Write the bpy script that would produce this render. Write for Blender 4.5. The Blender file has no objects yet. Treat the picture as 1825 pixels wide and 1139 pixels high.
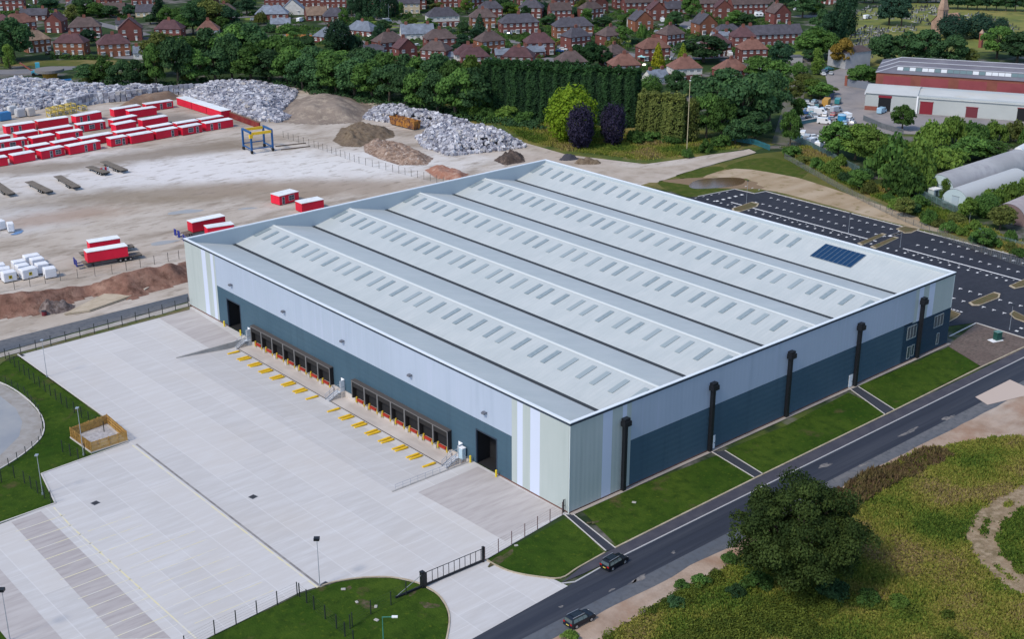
import bpy, bmesh, math, random
import numpy as np
from mathutils import Vector, Matrix, noise as mnoise
from mathutils.geometry import tessellate_polygon
random.seed(7)
SC = bpy.context.scene
COL = SC.collection
# ---------------------------------------------------------------- camera (solved from the warehouse corners)
YAW, PIT, ROLL, FPX = 0.7136954856769107, 0.36944110452653456, -0.001052166943211976, 2316.206
CAM = Vector((-130.0181, -135.9098, 107.0237))
_f = Vector((math.sin(YAW)*math.cos(PIT), math.cos(YAW)*math.cos(PIT), -math.sin(PIT)))
_r0 = Vector((math.cos(YAW), -math.sin(YAW), 0)); _u0 = _r0.cross(_f)
_r = _r0*math.cos(ROLL)+_u0*math.sin(ROLL); _u = -_r0*math.sin(ROLL)+_u0*math.cos(ROLL)
W, L, H = 112.6, 129.65, 16.5

def G(px, py, z=0.0):
    """ground point (height z) seen at survey pixel px, py of the 1825 px wide photograph"""
    d = _f*FPX+_r*(px-912.5)-_u*(py-569.5)
    return CAM+d*((z-CAM.z)/d.z)
def dist(p): return (Vector(p)-CAM).dot(_f)
def tall(px, pyb, pyt):
    """height of an upright thing whose foot and top are seen at pyb, pyt"""
    b = G(px, pyb); h = (pyb-pyt)*dist(b)/(FPX*math.cos(PIT))
    for _ in range(4):
        q = b+Vector((0, 0, h))-CAM; y = 569.5-FPX*q.dot(_u)/q.dot(_f)
        h *= (pyb-pyt)/max(1e-3, (pyb-y))
    return h
def PX(*pts, z=0.0): return [G(x, y, z).to_2d() for x, y in pts]

# ---------------------------------------------------------------- materials
MATS = {}
def _nodes(name):
    m = bpy.data.materials.new(name); m.use_nodes = True
    nt = m.node_tree; nt.nodes.clear(); return m, nt
def N(nt, t, **kw):
    n = nt.nodes.new(t)
    for k, v in kw.items():
        if k in n.inputs: n.inputs[k].default_value = v
        else: setattr(n, k, v)
    return n
def lk(nt, a, b): nt.links.new(a, b)
def c4(c): return (c[0], c[1], c[2], 1)
def mix(nt, fac, a, b, mode='MIX'):
    n = nt.nodes.new('ShaderNodeMix'); n.data_type = 'RGBA'; n.blend_type = mode
    for sock, v in ((0, fac), (6, a), (7, b)):
        if hasattr(v, 'is_output'): nt.links.new(v, n.inputs[sock])
        else: n.inputs[sock].default_value = v if sock == 0 else c4(v)
    return n.outputs[2]
def noise(nt, vec, scale, detail=3, rough=.55, lo=.35, hi=.65):
    n = N(nt, 'ShaderNodeTexNoise', Scale=scale, Detail=detail, Roughness=rough); lk(nt, vec, n.inputs['Vector'])
    r = N(nt, 'ShaderNodeMapRange'); r.inputs[1].default_value = lo; r.inputs[2].default_value = hi
    lk(nt, n.outputs[0], r.inputs[0]); return r.outputs[0]
def stretch(nt, vec, s, rot=0):
    n = nt.nodes.new('ShaderNodeMapping'); n.inputs['Scale'].default_value = s; n.inputs['Rotation'].default_value = (0, 0, rot)
    lk(nt, vec, n.inputs[0]); return n.outputs[0]
def mat(name, col, rough=.8, metal=0, layers=(), bump=None, spec=.3, rib=None, rnd=0, coat=0):
    """col base; layers: (col, scale, lo, hi[, stretch]) blended in by world noise; bump (scale, strength); rib (axis, period, depth)"""
    if name in MATS: return MATS[name]
    m, nt = _nodes(name)
    out = N(nt, 'ShaderNodeOutputMaterial'); p = N(nt, 'ShaderNodeBsdfPrincipled', Roughness=rough, Metallic=metal)
    p.inputs['Specular IOR Level'].default_value = spec
    if coat: p.inputs['Coat Weight'].default_value = coat
    lk(nt, p.outputs[0], out.inputs[0])
    geo = N(nt, 'ShaderNodeNewGeometry'); pos = geo.outputs['Position']
    c = None
    for ly in layers:
        v = pos if len(ly) < 5 else stretch(nt, pos, ly[4])
        f = noise(nt, v, ly[1], 4, .6, ly[2], ly[3])
        c = mix(nt, f, col if c is None else c, ly[0])
    if rnd:
        oi = N(nt, 'ShaderNodeObjectInfo'); mr = N(nt, 'ShaderNodeMapRange'); lk(nt, oi.outputs['Random'], mr.inputs[0])
        mr.inputs[3].default_value = 1-rnd; mr.inputs[4].default_value = 1+rnd
        vm = N(nt, 'ShaderNodeVectorMath', operation='SCALE')
        if c is None: vm.inputs[0].default_value = col
        else: lk(nt, c, vm.inputs[0])
        lk(nt, mr.outputs[0], vm.inputs['Scale']); c = vm.outputs[0]
    if c is None: p.inputs['Base Color'].default_value = c4(col)
    else: lk(nt, c, p.inputs['Base Color'])
    h = None
    if rib:
        ax, per, dep = rib
        sp = N(nt, 'ShaderNodeSeparateXYZ'); lk(nt, pos, sp.inputs[0])
        if ax == 3:
            ad = N(nt, 'ShaderNodeMath', operation='ADD'); lk(nt, sp.outputs[0], ad.inputs[0]); lk(nt, sp.outputs[1], ad.inputs[1]); src = ad.outputs[0]
        else: src = sp.outputs[ax]
        a = N(nt, 'ShaderNodeMath', operation='MULTIPLY'); lk(nt, src, a.inputs[0]); a.inputs[1].default_value = 2*math.pi/per
        s = N(nt, 'ShaderNodeMath', operation='SINE'); lk(nt, a.outputs[0], s.inputs[0]); h = s.outputs[0]
        b = N(nt, 'ShaderNodeBump', Strength=.5, Distance=dep); lk(nt, h, b.inputs['Height']); lk(nt, b.outputs[0], p.inputs['Normal'])
    elif bump:
        n = N(nt, 'ShaderNodeTexNoise', Scale=bump[0], Detail=5, Roughness=.6); lk(nt, pos, n.inputs['Vector'])
        b = N(nt, 'ShaderNodeBump', Strength=.6, Distance=bump[1]); lk(nt, n.outputs[0], b.inputs['Height']); lk(nt, b.outputs[0], p.inputs['Normal'])
    MATS[name] = m; return m
def leafmat(name, col, col2, var=.35, trans=.32):
    if name in MATS: return MATS[name]
    m, nt = _nodes(name); out = N(nt, 'ShaderNodeOutputMaterial')
    at = N(nt, 'ShaderNodeAttribute', attribute_name='tint'); oi = N(nt, 'ShaderNodeObjectInfo')
    c = mix(nt, at.outputs['Fac'], col, col2)
    mr = N(nt, 'ShaderNodeMapRange'); lk(nt, oi.outputs['Random'], mr.inputs[0]); mr.inputs[3].default_value = 1-var; mr.inputs[4].default_value = 1+var
    vm = N(nt, 'ShaderNodeVectorMath', operation='SCALE'); lk(nt, c, vm.inputs[0]); lk(nt, mr.outputs[0], vm.inputs['Scale'])
    d = N(nt, 'ShaderNodeBsdfPrincipled', Roughness=.75); d.inputs['Specular IOR Level'].default_value = .12; lk(nt, vm.outputs[0], d.inputs['Base Color'])
    t = N(nt, 'ShaderNodeBsdfTranslucent'); lk(nt, vm.outputs[0], t.inputs['Color'])
    mx = N(nt, 'ShaderNodeMixShader', Fac=trans); lk(nt, d.outputs[0], mx.inputs[1]); lk(nt, t.outputs[0], mx.inputs[2]); lk(nt, mx.outputs[0], out.inputs[0])
    MATS[name] = m; return m

# ---------------------------------------------------------------- objects
def tag(o, label=None, cat=None, group=None, kind=None):
    if label: o['label'] = label
    if cat: o['category'] = cat
    if group: o['group'] = group
    if kind: o['kind'] = kind
    return o
def thing(name, loc, rz=0.0, label=None, cat=None, group=None):
    o = bpy.data.objects.new(name, None); COL.objects.link(o); o.empty_display_size = .5
    o.location = Vector(loc) if len(loc) == 3 else Vector((loc[0], loc[1], 0)); o.rotation_euler = (0, 0, rz)
    return tag(o, label, cat, group)
def link(name, me, parent=None, m=None):
    o = bpy.data.objects.new(name, me); COL.objects.link(o)
    if parent is not None: o.parent = parent
    if m is not None:
        if not me.materials: me.materials.append(None)
        o.material_slots[0].link = 'OBJECT'; o.material_slots[0].material = m
    return o
def kids(o): return KID.get(o.name, [])
KID = {}
def note():
    KID.clear()
    for x in SC.objects:
        if x.parent: KID.setdefault(x.parent.name, []).append(x)
def dup(o, parent=None, deep=None):
    c = o.copy(); COL.objects.link(c)
    if parent is not None: c.parent = parent
    for ch in (deep if deep is not None else kids(o)): dup(ch, c)
    return c

class MB:
    """collects faces for one mesh"""
    def __init__(s): s.v, s.f, s.mi = [], [], []; s.cur = 0
    def add(s, vs, fs):
        o = len(s.v); s.v += [tuple(x) for x in vs]; s.f += [tuple(i+o for i in f) for f in fs]; s.mi += [s.cur]*len(fs); return s
    def box(s, x0, x1, y0, y1, z0, z1, M=None):
        vs = [Vector(p) for p in ((x0,y0,z0),(x1,y0,z0),(x1,y1,z0),(x0,y1,z0),(x0,y0,z1),(x1,y0,z1),(x1,y1,z1),(x0,y1,z1))]
        if M is not None: vs = [M @ v for v in vs]
        return s.add(vs, [(3,2,1,0),(4,5,6,7),(0,1,5,4),(1,2,6,5),(2,3,7,6),(3,0,4,7)])
    def bar(s, a, b, w, h=None):
        a, b = Vector(a), Vector(b); d = (b-a); n = d.normalized(); h = h or w
        sd = n.cross(Vector((0,0,1)));  sd = Vector((1,0,0)) if sd.length < 1e-4 else sd.normalized()
        up = sd.cross(n); vs = []
        for p in (a, b):
            for i, j in ((-1,-1),(1,-1),(1,1),(-1,1)): vs.append(p+sd*w/2*i+up*h/2*j)
        return s.add(vs, [(3,2,1,0),(4,5,6,7),(0,1,5,4),(1,2,6,5),(2,3,7,6),(3,0,4,7)])
    def tube(s, a, b, r0, r1=None, n=8, cap=True):
        a, b = Vector(a), Vector(b); r1 = r0 if r1 is None else r1; d = (b-a).normalized()
        e = Vector((1,0,0)) if abs(d.x) < .9 else Vector((0,1,0)); u = d.cross(e).normalized(); w = d.cross(u)
        vs = [p+u*(r*math.cos(2*math.pi*i/n))+w*(r*math.sin(2*math.pi*i/n)) for p, r in ((a, r0), (b, r1)) for i in range(n)]
        fs = [(i, (i+1) % n, n+(i+1) % n, n+i) for i in range(n)]
        if cap: fs += [tuple(range(n-1, -1, -1)), tuple(range(n, 2*n))]
        return s.add(vs, fs)
    def prism(s, poly, z0, z1):
        n = len(poly); vs = [(p[0], p[1], z0) for p in poly]+[(p[0], p[1], z1) for p in poly]
        tri = tessellate_polygon([[Vector((p[0], p[1], 0)) for p in poly]])
        fs = [(i, (i+1) % n, n+(i+1) % n, n+i) for i in range(n)]
        fs += [(a, b, c) for a, b, c in tri]+[(a+n, b+n, c+n) for a, b, c in tri]
        return s.add(vs, fs)
    def quad(s, a, b, c, d): return s.add([a, b, c, d], [(0,1,2,3)])
    def mesh(s, name, mats=None):
        me = bpy.data.meshes.new(name); me.from_pydata(s.v, [], s.f); me.update()
        bm = bmesh.new(); bm.from_mesh(me); bmesh.ops.recalc_face_normals(bm, faces=bm.faces); bm.to_mesh(me); bm.free()
        if mats is not None:
            for m in (mats if isinstance(mats, (list, tuple)) else [mats]): me.materials.append(m)
            if any(s.mi): me.polygons.foreach_set('material_index', s.mi)
        return me
    def build(s, name, mats=None, parent=None): return link(name, s.mesh(name, mats), parent)

def sheet(name, polys, z, m, kind='structure', holes=(), parent=None, label=None, cat=None):
    """flat ground sheet(s) at height z"""
    b = MB()
    if isinstance(polys[0], (Vector, tuple)): polys = [polys]
    for poly in polys:
        rings = [[Vector((p[0], p[1], 0)) for p in poly]]+[[Vector((p[0], p[1], 0)) for p in h] for h in holes]
        flat = [p for r in rings for p in r]
        b.add([(p.x, p.y, z) for p in flat], tessellate_polygon(rings))
    me = bpy.data.meshes.new(name); me.from_pydata(b.v, [], b.f)
    bm = bmesh.new(); bm.from_mesh(me)
    for f in bm.faces:
        f.normal_update()
        if f.normal.z < 0: f.normal_flip()
    bm.to_mesh(me); bm.free(); me.materials.append(m)
    o = link(name, me, parent)
    if parent is None: tag(o, label, cat, None, kind)
    return o
def strip(pts, w):
    """polygon of a band of width w along a polyline"""
    pts = [Vector((p[0], p[1])) for p in pts]; a, b = [], []
    for i, p in enumerate(pts):
        d = (pts[min(i+1, len(pts)-1)]-pts[max(i-1, 0)]).normalized(); n = Vector((-d.y, d.x))
        ww = w[i] if isinstance(w, (list, tuple)) else w
        a.append(p+n*ww/2); b.append(p-n*ww/2)
    return a+b[::-1]
def smooth(pts, k=6, closed=False):
    out = []; n = len(pts); pts = [Vector((p[0], p[1])) for p in pts]
    for i in range(n if closed else n-1):
        p0, p1, p2, p3 = (pts[(i-1) % n], pts[i], pts[(i+1) % n], pts[(i+2) % n]) if closed else (pts[max(i-1,0)], pts[i], pts[i+1], pts[min(i+2,n-1)])
        for j in range(k):
            t = j/k; out.append(.5*((2*p1)+(p2-p0)*t+(2*p0-5*p1+4*p2-p3)*t*t+(3*p1-p0-3*p2+p3)*t*t*t))
    if not closed: out.append(pts[-1])
    return out
def blobpoly(c, rx, ry, rot=0, n=18, j=.3, seed=0):
    rr = random.Random(seed); ph = [rr.uniform(0, 6.3) for _ in range(3)]; o = []
    for i in range(n):
        a = 2*math.pi*i/n; k = 1+j*(.5*math.sin(2*a+ph[0])+.35*math.sin(3*a+ph[1])+.25*math.sin(5*a+ph[2]))
        x, y = rx*k*math.cos(a), ry*k*math.sin(a); o.append(Vector((c[0]+x*math.cos(rot)-y*math.sin(rot), c[1]+x*math.sin(rot)+y*math.cos(rot))))
    return o
def kerb(name, pts, m, w=.25, h=.12, z=0):
    b = MB()
    for p, q in zip(pts, pts[1:]): b.bar((p[0], p[1], z+h/2), (q[0], q[1], z+h/2), w, h)
    return tag(b.build(name, m), kind='structure')
def inside(p, poly):
    c = False; n = len(poly); x, y = p[0], p[1]
    for i in range(n):
        a, b = poly[i], poly[i-1]
        if (a[1] > y) != (b[1] > y) and x < (b[0]-a[0])*(y-a[1])/(b[1]-a[1])+a[0]: c = not c
    return c
def edge_dist(p, poly):
    best = 1e9; p = Vector((p[0], p[1]))
    for i in range(len(poly)):
        a, b = Vector(poly[i-1][:2]), Vector(poly[i][:2]); d = b-a; t = max(0, min(1, (p-a).dot(d)/max(1e-9, d.dot(d))))
        best = min(best, (p-a-d*t).length)
    return best
def bounds(poly): xs = [p[0] for p in poly]; ys = [p[1] for p in poly]; return min(xs), max(xs), min(ys), max(ys)
def fbm(x, y, s, o=3):
    v = 0; a = 1
    for i in range(o): v += a*mnoise.noise(Vector((x*s, y*s, 3.7*i))); s *= 2.1; a *= .5
    return v
def heap_h(x, y, poly, hgt, fall, ns, amp):
    if not inside((x, y), poly): return -.05
    e = min(1, edge_dist((x, y), poly)/fall); e = e*e*(3-2*e)
    return max(0, hgt*e*(1+.5*fbm(x, y, ns))+amp*e**.5*fbm(x+9, y, ns*4, 2))
def heap(name, poly, hgt, fall, m, step=1.0, ns=.08, amp=.3):
    x0, x1, y0, y1 = bounds(poly); nx, ny = int((x1-x0)/step)+2, int((y1-y0)/step)+2
    vs, hs, ok = [], [], []
    for j in range(ny):
        for i in range(nx):
            x, y = x0+i*step, y0+j*step; z = heap_h(x, y, poly, hgt, fall, ns, amp); ok.append(z > -.04)
            vs.append((x, y, z))
    fs = []
    for j in range(ny-1):
        for i in range(nx-1):
            q = (j*nx+i, j*nx+i+1, (j+1)*nx+i+1, (j+1)*nx+i)
            if sum(ok[k] for k in q) >= 2: fs.append(q)
    me = bpy.data.meshes.new(name); me.from_pydata(vs, [], fs)
    me.polygons.foreach_set('use_smooth', [True]*len(fs)); me.materials.append(m)
    bm = bmesh.new(); bm.from_mesh(me); bmesh.ops.delete(bm, geom=[v for v in bm.verts if not v.link_faces], context='VERTS'); bm.to_mesh(me); bm.free()
    return link(name, me)
ORD = 'zeroth first second third fourth fifth sixth seventh eighth ninth tenth eleventh twelfth thirteenth fourteenth fifteenth sixteenth seventeenth eighteenth nineteenth twentieth'.split()
def nth(i):
    if i <= 20: return ORD[i]
    t = {2:'twenty',3:'thirty',4:'forty',5:'fifty',6:'sixty'}[i//10]
    return t+'-'+ORD[i % 10] if i % 10 else {2:'twentieth',3:'thirtieth',4:'fortieth',5:'fiftieth',6:'sixtieth'}[i//10]
# ================================================================ GROUND
def lawn(name, a, b, c=None, s=.09):
    return mat(name, a, .95, layers=[(b, s, .35, .65), (c or a, s*7, .45, .75), ((.085,.068,.035), .16, .60, .74), ((b[0]*1.5,b[1]*1.25,b[2]), 1.3, .58, .75)], bump=(2.5, .25), spec=.02)
M_lawn = lawn('lawn_grass', (.024,.057,.008), (.050,.086,.013), (.020,.043,.008), .07)
M_lawnl = lawn('lawn_light', (.060,.085,.018), (.045,.072,.015), (.10,.105,.03), .06)
M_estate = mat('estate_ground', (.030,.055,.018), .95, layers=[((.075,.10,.025), .03, .5, .62), ((.15,.14,.135), .05, .52, .60), ((.02,.036,.016), .11, .46, .62)], spec=.1)
M_dry = mat('dry_grass', (.125,.115,.035), .95, layers=[((.075,.090,.022), .06, .4, .6), ((.27,.20,.10), .035, .5, .68), ((.07,.1,.02), .5, .5, .8)], bump=(2, .2), spec=.1)
M_sand = mat('sandy_earth', (.36,.28,.19), .95, layers=[((.28,.21,.13), .15, .35, .7), ((.42,.34,.25), .05, .45, .7, (.3,2,1)), ((.18,.15,.06), .3, .58, .75)], bump=(1.5, .15), spec=.1)
M_meadow = mat('meadow_ground', (.065,.085,.018), .95, layers=[((.10,.09,.025), .09, .4, .65), ((.05,.045,.018), .5, .45, .7)], bump=(2, .3), spec=.05)
M_asph = mat('asphalt_new', (.026,.032,.048), .85, layers=[((.046,.052,.068), .25, .42, .7, (.06,1.6,1)), ((.020,.025,.038), .5, .45, .7, (.05,2.2,1)), ((.07,.072,.08), .35, .68, .8)], bump=(9, .01))
M_asphold = mat('asphalt_old', (.085,.098,.12), .9, layers=[((.14,.14,.145), .12, .4, .7, (.2,1,1)), ((.075,.082,.095), .9, .45, .7)], bump=(9, .01))
M_foot = mat('asphalt_footway', (.048,.049,.066), .9, layers=[((.068,.067,.082), .4, .4, .7)])
M_cpark = mat('asphalt_carpark', (.022,.024,.034), .8, layers=[((.033,.035,.046), .08, .4, .7), ((.018,.02,.028), .7, .4, .7)])
M_street = mat('estate_street', (.15,.15,.165), .9, layers=[((.2,.19,.19), .1, .4, .7)])
M_kerb = mat('kerb_concrete', (.42,.36,.27), .9, layers=[((.30,.25,.17), .5, .4, .7)])
M_kerbp = mat('kerb_pale', (.5,.48,.46), .9)
M_white = mat('white_line', (.72,.72,.72), .8, layers=[((.5,.5,.5), .9, .5, .75)])
M_yellow = mat('worn_yellow_line', (.62,.57,.36), .85, layers=[((.56,.55,.52), .5, .42, .6)])
M_gravel = mat('gravel_brown', (.125,.095,.085), .95, layers=[((.17,.135,.12), .2, .35, .7), ((.08,.07,.06), 1.5, .45, .7)], bump=(4, .1), spec=.1)

def yard_material():
    m, nt = _nodes('yard_concrete'); out = N(nt, 'ShaderNodeOutputMaterial'); p = N(nt, 'ShaderNodeBsdfPrincipled', Roughness=.85); p.inputs['Specular IOR Level'].default_value = .2
    lk(nt, p.outputs[0], out.inputs[0]); geo = N(nt, 'ShaderNodeNewGeometry'); pos = geo.outputs['Position']
    sp = N(nt, 'ShaderNodeSeparateXYZ'); lk(nt, pos, sp.inputs[0])
    def mth(op, a, b=None):
        n = N(nt, 'ShaderNodeMath', operation=op)
        for i, v in enumerate((a, b)):
            if v is None: continue
            if hasattr(v, 'is_output'): lk(nt, v, n.inputs[i])
            else: n.inputs[i].default_value = v
        return n.outputs[0]
    lx = mth('DIVIDE', sp.outputs[0], 5.35); fx = mth('FLOOR', lx); rx = mth('FRACT', lx)
    off = N(nt, 'ShaderNodeTexWhiteNoise', noise_dimensions='1D'); lk(nt, fx, off.inputs['W'])
    ly = mth('ADD', mth('DIVIDE', sp.outputs[1], 21.0), off.outputs['Value']); fy = mth('FLOOR', ly); ry = mth('FRACT', ly)
    cb = N(nt, 'ShaderNodeCombineXYZ'); lk(nt, fx, cb.inputs[0]); lk(nt, fy, cb.inputs[1])
    wn = N(nt, 'ShaderNodeTexWhiteNoise', noise_dimensions='2D'); lk(nt, cb.outputs[0], wn.inputs['Vector'])
    c = mix(nt, wn.outputs['Value'], (.445,.437,.437), (.50,.488,.482))
    c = mix(nt, noise(nt, stretch(nt, pos, (.10,.75,1), .22), 1.0, 5, .65, .45, .9), c, (.56,.565,.58))
    c = mix(nt, mth('MULTIPLY', noise(nt, stretch(nt, pos, (.12,1.1,1), .2), 1.3, 5, .65, .55, .85), .22), c, (.35,.345,.345))
    c = mix(nt, mth('MULTIPLY', noise(nt, pos, .06, 4, .6, .5, .75), .5), c, (.46,.43,.40))
    jx = mth('LESS_THAN', mth('ABSOLUTE', mth('SUBTRACT', rx, .5)), .485); jy = mth('LESS_THAN', mth('ABSOLUTE', mth('SUBTRACT', ry, .5)), .4965)
    j = mth('SUBTRACT', 1.0, mth('MULTIPLY', jx, jy)); c = mix(nt, mth('MULTIPLY', j, .38), c, (.61,.61,.62))
    lk(nt, c, p.inputs['Base Color']); return m
M_yard = yard_material()
M_slab = mat('yard_slab_brown', (.385,.36,.358), .9, layers=[((.455,.435,.43), .25, .35, .75, (.3,1.6,1)), ((.34,.315,.31), .8, .45, .75, (.2,1.5,1))], spec=.15)
M_apron = mat('dock_apron', (.44,.405,.38), .9, layers=[((.37,.34,.32), .5, .4, .75, (2,.4,1)), ((.52,.48,.45), .15, .45, .7)])

def works_material():
    m, nt = _nodes('works_yard_surface'); out = N(nt, 'ShaderNodeOutputMaterial'); p = N(nt, 'ShaderNodeBsdfPrincipled', Roughness=.95); p.inputs['Specular IOR Level'].default_value = .1
    lk(nt, p.outputs[0], out.inputs[0]); geo = N(nt, 'ShaderNodeNewGeometry'); pos = geo.outputs['Position']
    st = stretch(nt, pos, (.35,1,1), .6)
    c = mix(nt, noise(nt, pos, .05, 5, .6, .35, .65), (.385,.335,.285), (.475,.43,.385))
    c = mix(nt, noise(nt, st, .10, 6, .7, .48, .70), c, (.22,.18,.14))
    def blob(cx, cy, rx, ry, rot, col, amt, c):
        mp = nt.nodes.new('ShaderNodeMapping'); mp.vector_type = 'TEXTURE'; mp.inputs['Location'].default_value = (cx, cy, 0); mp.inputs['Rotation'].default_value = (0, 0, rot); mp.inputs['Scale'].default_value = (rx, ry, 1e4)
        lk(nt, pos, mp.inputs[0]); ln = N(nt, 'ShaderNodeVectorMath', operation='LENGTH'); lk(nt, mp.outputs[0], ln.inputs[0])
        nz = N(nt, 'ShaderNodeTexNoise', Scale=.09, Detail=5, Roughness=.65); lk(nt, pos, nz.inputs['Vector'])
        ad = N(nt, 'ShaderNodeMath', operation='MULTIPLY_ADD'); lk(nt, nz.outputs[0], ad.inputs[0]); ad.inputs[1].default_value = 1.6; lk(nt, ln.outputs['Value'], ad.inputs[2])
        mr = N(nt, 'ShaderNodeMapRange'); mr.inputs[1].default_value = 2.0; mr.inputs[2].default_value = 1.25; mr.inputs[3].default_value = 0; mr.inputs[4].default_value = amt
        lk(nt, ad.outputs[0], mr.inputs[0]); return mix(nt, mr.outputs[0], c, col)
    a = lambda x, y: G(x, y)
    for (x, y, rx, ry, rot, col, amt) in BLOBS:
        q = a(x, y); c = blob(q.x, q.y, rx, ry, rot, col, amt, c)
    c = mix(nt, noise(nt, st, .45, 5, .65, .54, .74), c, (.21,.175,.14))
    lk(nt, c, p.inputs['Base Color']); bm_ = N(nt, 'ShaderNodeTexNoise', Scale=1.5, Detail=5); lk(nt, pos, bm_.inputs['Vector'])
    b = N(nt, 'ShaderNodeBump', Strength=.4, Distance=.1); lk(nt, bm_.outputs[0], b.inputs['Height']); lk(nt, b.outputs[0], p.inputs['Normal']); return m
BLOBS = [(330,300,75,26,-.75,(.62,.61,.62),.85), (620,290,50,22,-.75,(.60,.59,.58),.8), (120,335,45,16,-.6,(.55,.54,.54),.7),
         (30,390,25,18,0,(.47,.46,.46),.7), (330,345,60,12,-.55,(.21,.165,.115),.75), (110,385,22,8,-.3,(.30,.20,.14),.6), (560,335,45,12,-.7,(.30,.24,.19),.6), (300,272,50,9,-.2,(.20,.16,.12),.8), (330,215,40,12,-.7,(.19,.165,.145),.85), (60,300,40,8,-.5,(.23,.19,.15),.7),
         (1000,290,45,14,.4,(.40,.34,.29),.8)]
M_works = works_material()

PIT_ = [(-17.5,25.2), (-.05,25.2), (-.05,102.5), (-17.5,102.5)]
sheet('ground', [(-2500,-2500), (3500,-2500), (3500,3500), (-2500,3500)], -.09, M_estate, holes=[PIT_])
sheet('works_yard_ground', PX((-90,160),(120,148),(330,160),(520,150),(640,172),(740,195),(940,255),(1010,275),(1150,290),(1335,266),(1346,272),(1240,300),(1150,327))+[(113,131),(0,131)]+PX((338,532),(0,618),(-90,644)), -.05, M_works)
sheet('service_yard_ground', [(-.06,128.6), (-42.2,126.6), (-41.6,84.5), (-43.2,71.9), (-60,70.5), (-62.4,58.8), (-72,58)]+PX((-60,950),(-60,1040),(0,1095),(35,1139),(60,1170),(320,1165),(380,1133),(535,1056),(568,1046),(600,1037),(650,1030),(700,1030),(745,1040),(780,1060),(797,1085),(801,1110),(796,1150),(835,1143),(1012,1045),(985,1032),(930,1025),(890,1012),(866,998),(1003,918))+[(-.06,-.4), (-.06,25.2), (-17.5,25.2), (-17.5,102.5), (-.06,102.5)], 0, M_yard)
# sunken dock pit: ramp down from the yard, then level in front of the doors
b = MB(); zs = [(-17.5,0), (-5.2,-1.2), (-.05,-1.2)]
for (x0,z0), (x1,z1) in zip(zs, zs[1:]): b.quad((x0,25.2,z0), (x1,25.2,z1), (x1,102.5,z1), (x0,102.5,z0))
tag(b.build('dock_ramp_ground', M_yard), kind='structure')
sheet('dock_apron_ground', [(-3.6,25.3), (-.06,25.3), (-.06,102.4), (-3.6,102.4)], -1.19, M_apron)
sheet('drainage_channel_ground', [(-3.85,25.3), (-3.62,25.3), (-3.62,102.4), (-3.85,102.4)], -1.185, mat('drain_dark', (.09,.08,.075), .8))
M_slab2 = mat('yard_slab_pinkish', (.365,.34,.34), .9, layers=[((.42,.395,.39), .3, .4, .75, (.3,1.6,1)), ((.30,.275,.275), .8, .45, .75, (.2,1.5,1))], spec=.15)
sheet('yard_slab_ground', PX((20,931),(73,912),(305,1139),(212,1139)), .006, M_slab2)
lane = sheet('yard_slab_ground', [PX((336,547),(425,604),(375,622),(275,562)), PX((1006,914),(905,860),(852,832),(745,878),(830,925),(900,965),(960,935))], .006, M_slab)
sheet('yard_slab_ground', PX((-20,1000),(0,1015),(120,1150),(20,1150),(-20,1100)), .005, M_slab)
# worn yellow lines of the lorry bays, and the drain beside the long line
yl = [strip(PX((236,794),(566,1048)), .28), strip(PX((96,905),(128,940),(350,1139)), .25)]
for k in range(13):
    t = k/12; a = G(28+(205-28)*t*1.08, 948+(1139-948)*t*1.08); yl.append(strip([a, a+Vector((8.2,.0,0))], .16))
for k in range(11):
    t = k/10; a = G(150+t*190, 950+t*165); yl.append(strip([a+Vector((.6,0,0)), a+Vector((13.5 if k > 2 else 8, 0, 0))], .14))
sheet('yard_line_ground', yl, .011, M_yellow)
sheet('yard_drain_ground', strip(PX((243,792),(574,1048)), .4), .012, mat('drain_grey', (.26,.25,.25), .8, layers=[((.18,.17,.17), .6, .4, .6)]))
# ---- roads
sheet('access_road', [Vector((x,-24.0+.5*fbm(x,3,.11))) for x in range(-75,201,2)]+[Vector((200,-21)), Vector((-75,-21))], -.02, M_asphold)
sheet('access_road_surface', [(-75,-21.2), (200,-21.2), (200,-15.1)]+PX((1085,1005),(1040,1028),(1012,1045),(835,1143))+[(-75,-15.6)], -.005, M_asph)
sheet('footway_path', PX((1000,1040),(1042,1022),(1085,1002))+[(22,-15.05), (190,-15.05), (190,-12.5), (0,-12.5)]+PX((1080,985),(1035,1012)), .02, M_foot)
kerb('footway_kerb', PX((1000,1041),(1025,1038),(1050,1024),(1085,1004))+[(22,-15.1), (190,-15.1)], mat('kerb_white', (.40,.395,.40), .9), .24, .1)
M_trace = mat('dust_patch', (.22,.205,.195), .95, layers=[((.09,.092,.10), 1.1, .38, .6)])
sheet('road_dust_surface', [blobpoly(G(x, y), rx, ry, 0, 16, .6, i) for i, (x, y, rx, ry) in enumerate([(1140,1032,1.7,.4),(1128,1038,.8,.35),(1200,985,.4,.3),(1090,1052,.5,.25),(1000,1082,.3,.3),(1470,830,1.6,.5),(1395,875,.8,.35),(1540,828,1.5,.4),(1620,770,2.4,.5),(1690,745,1.6,.6)])], -.001, M_trace)
sheet('top_road', PX((-90,632),(0,607),(335,523),(338,537),(0,628),(-90,653)), -.03, M_asphold)
sheet('top_road_footway_path', PX((-90,655),(0,630),(338,539),(338,545),(0,637),(-90,662)), -.02, mat('footway_pale', (.36,.34,.32), .9, layers=[((.28,.25,.22), .3, .4, .7)]))
sheet('top_verge_ground', PX((-90,664),(0,639),(338,546),(338,552),(34,633),(14,640),(0,650),(-90,690)), .03, mat('verge_scrub', (.10,.10,.035), .95, layers=[((.16,.12,.08), .25, .45, .65), ((.06,.09,.02), .6, .45, .65)], bump=(3, .2)))
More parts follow.
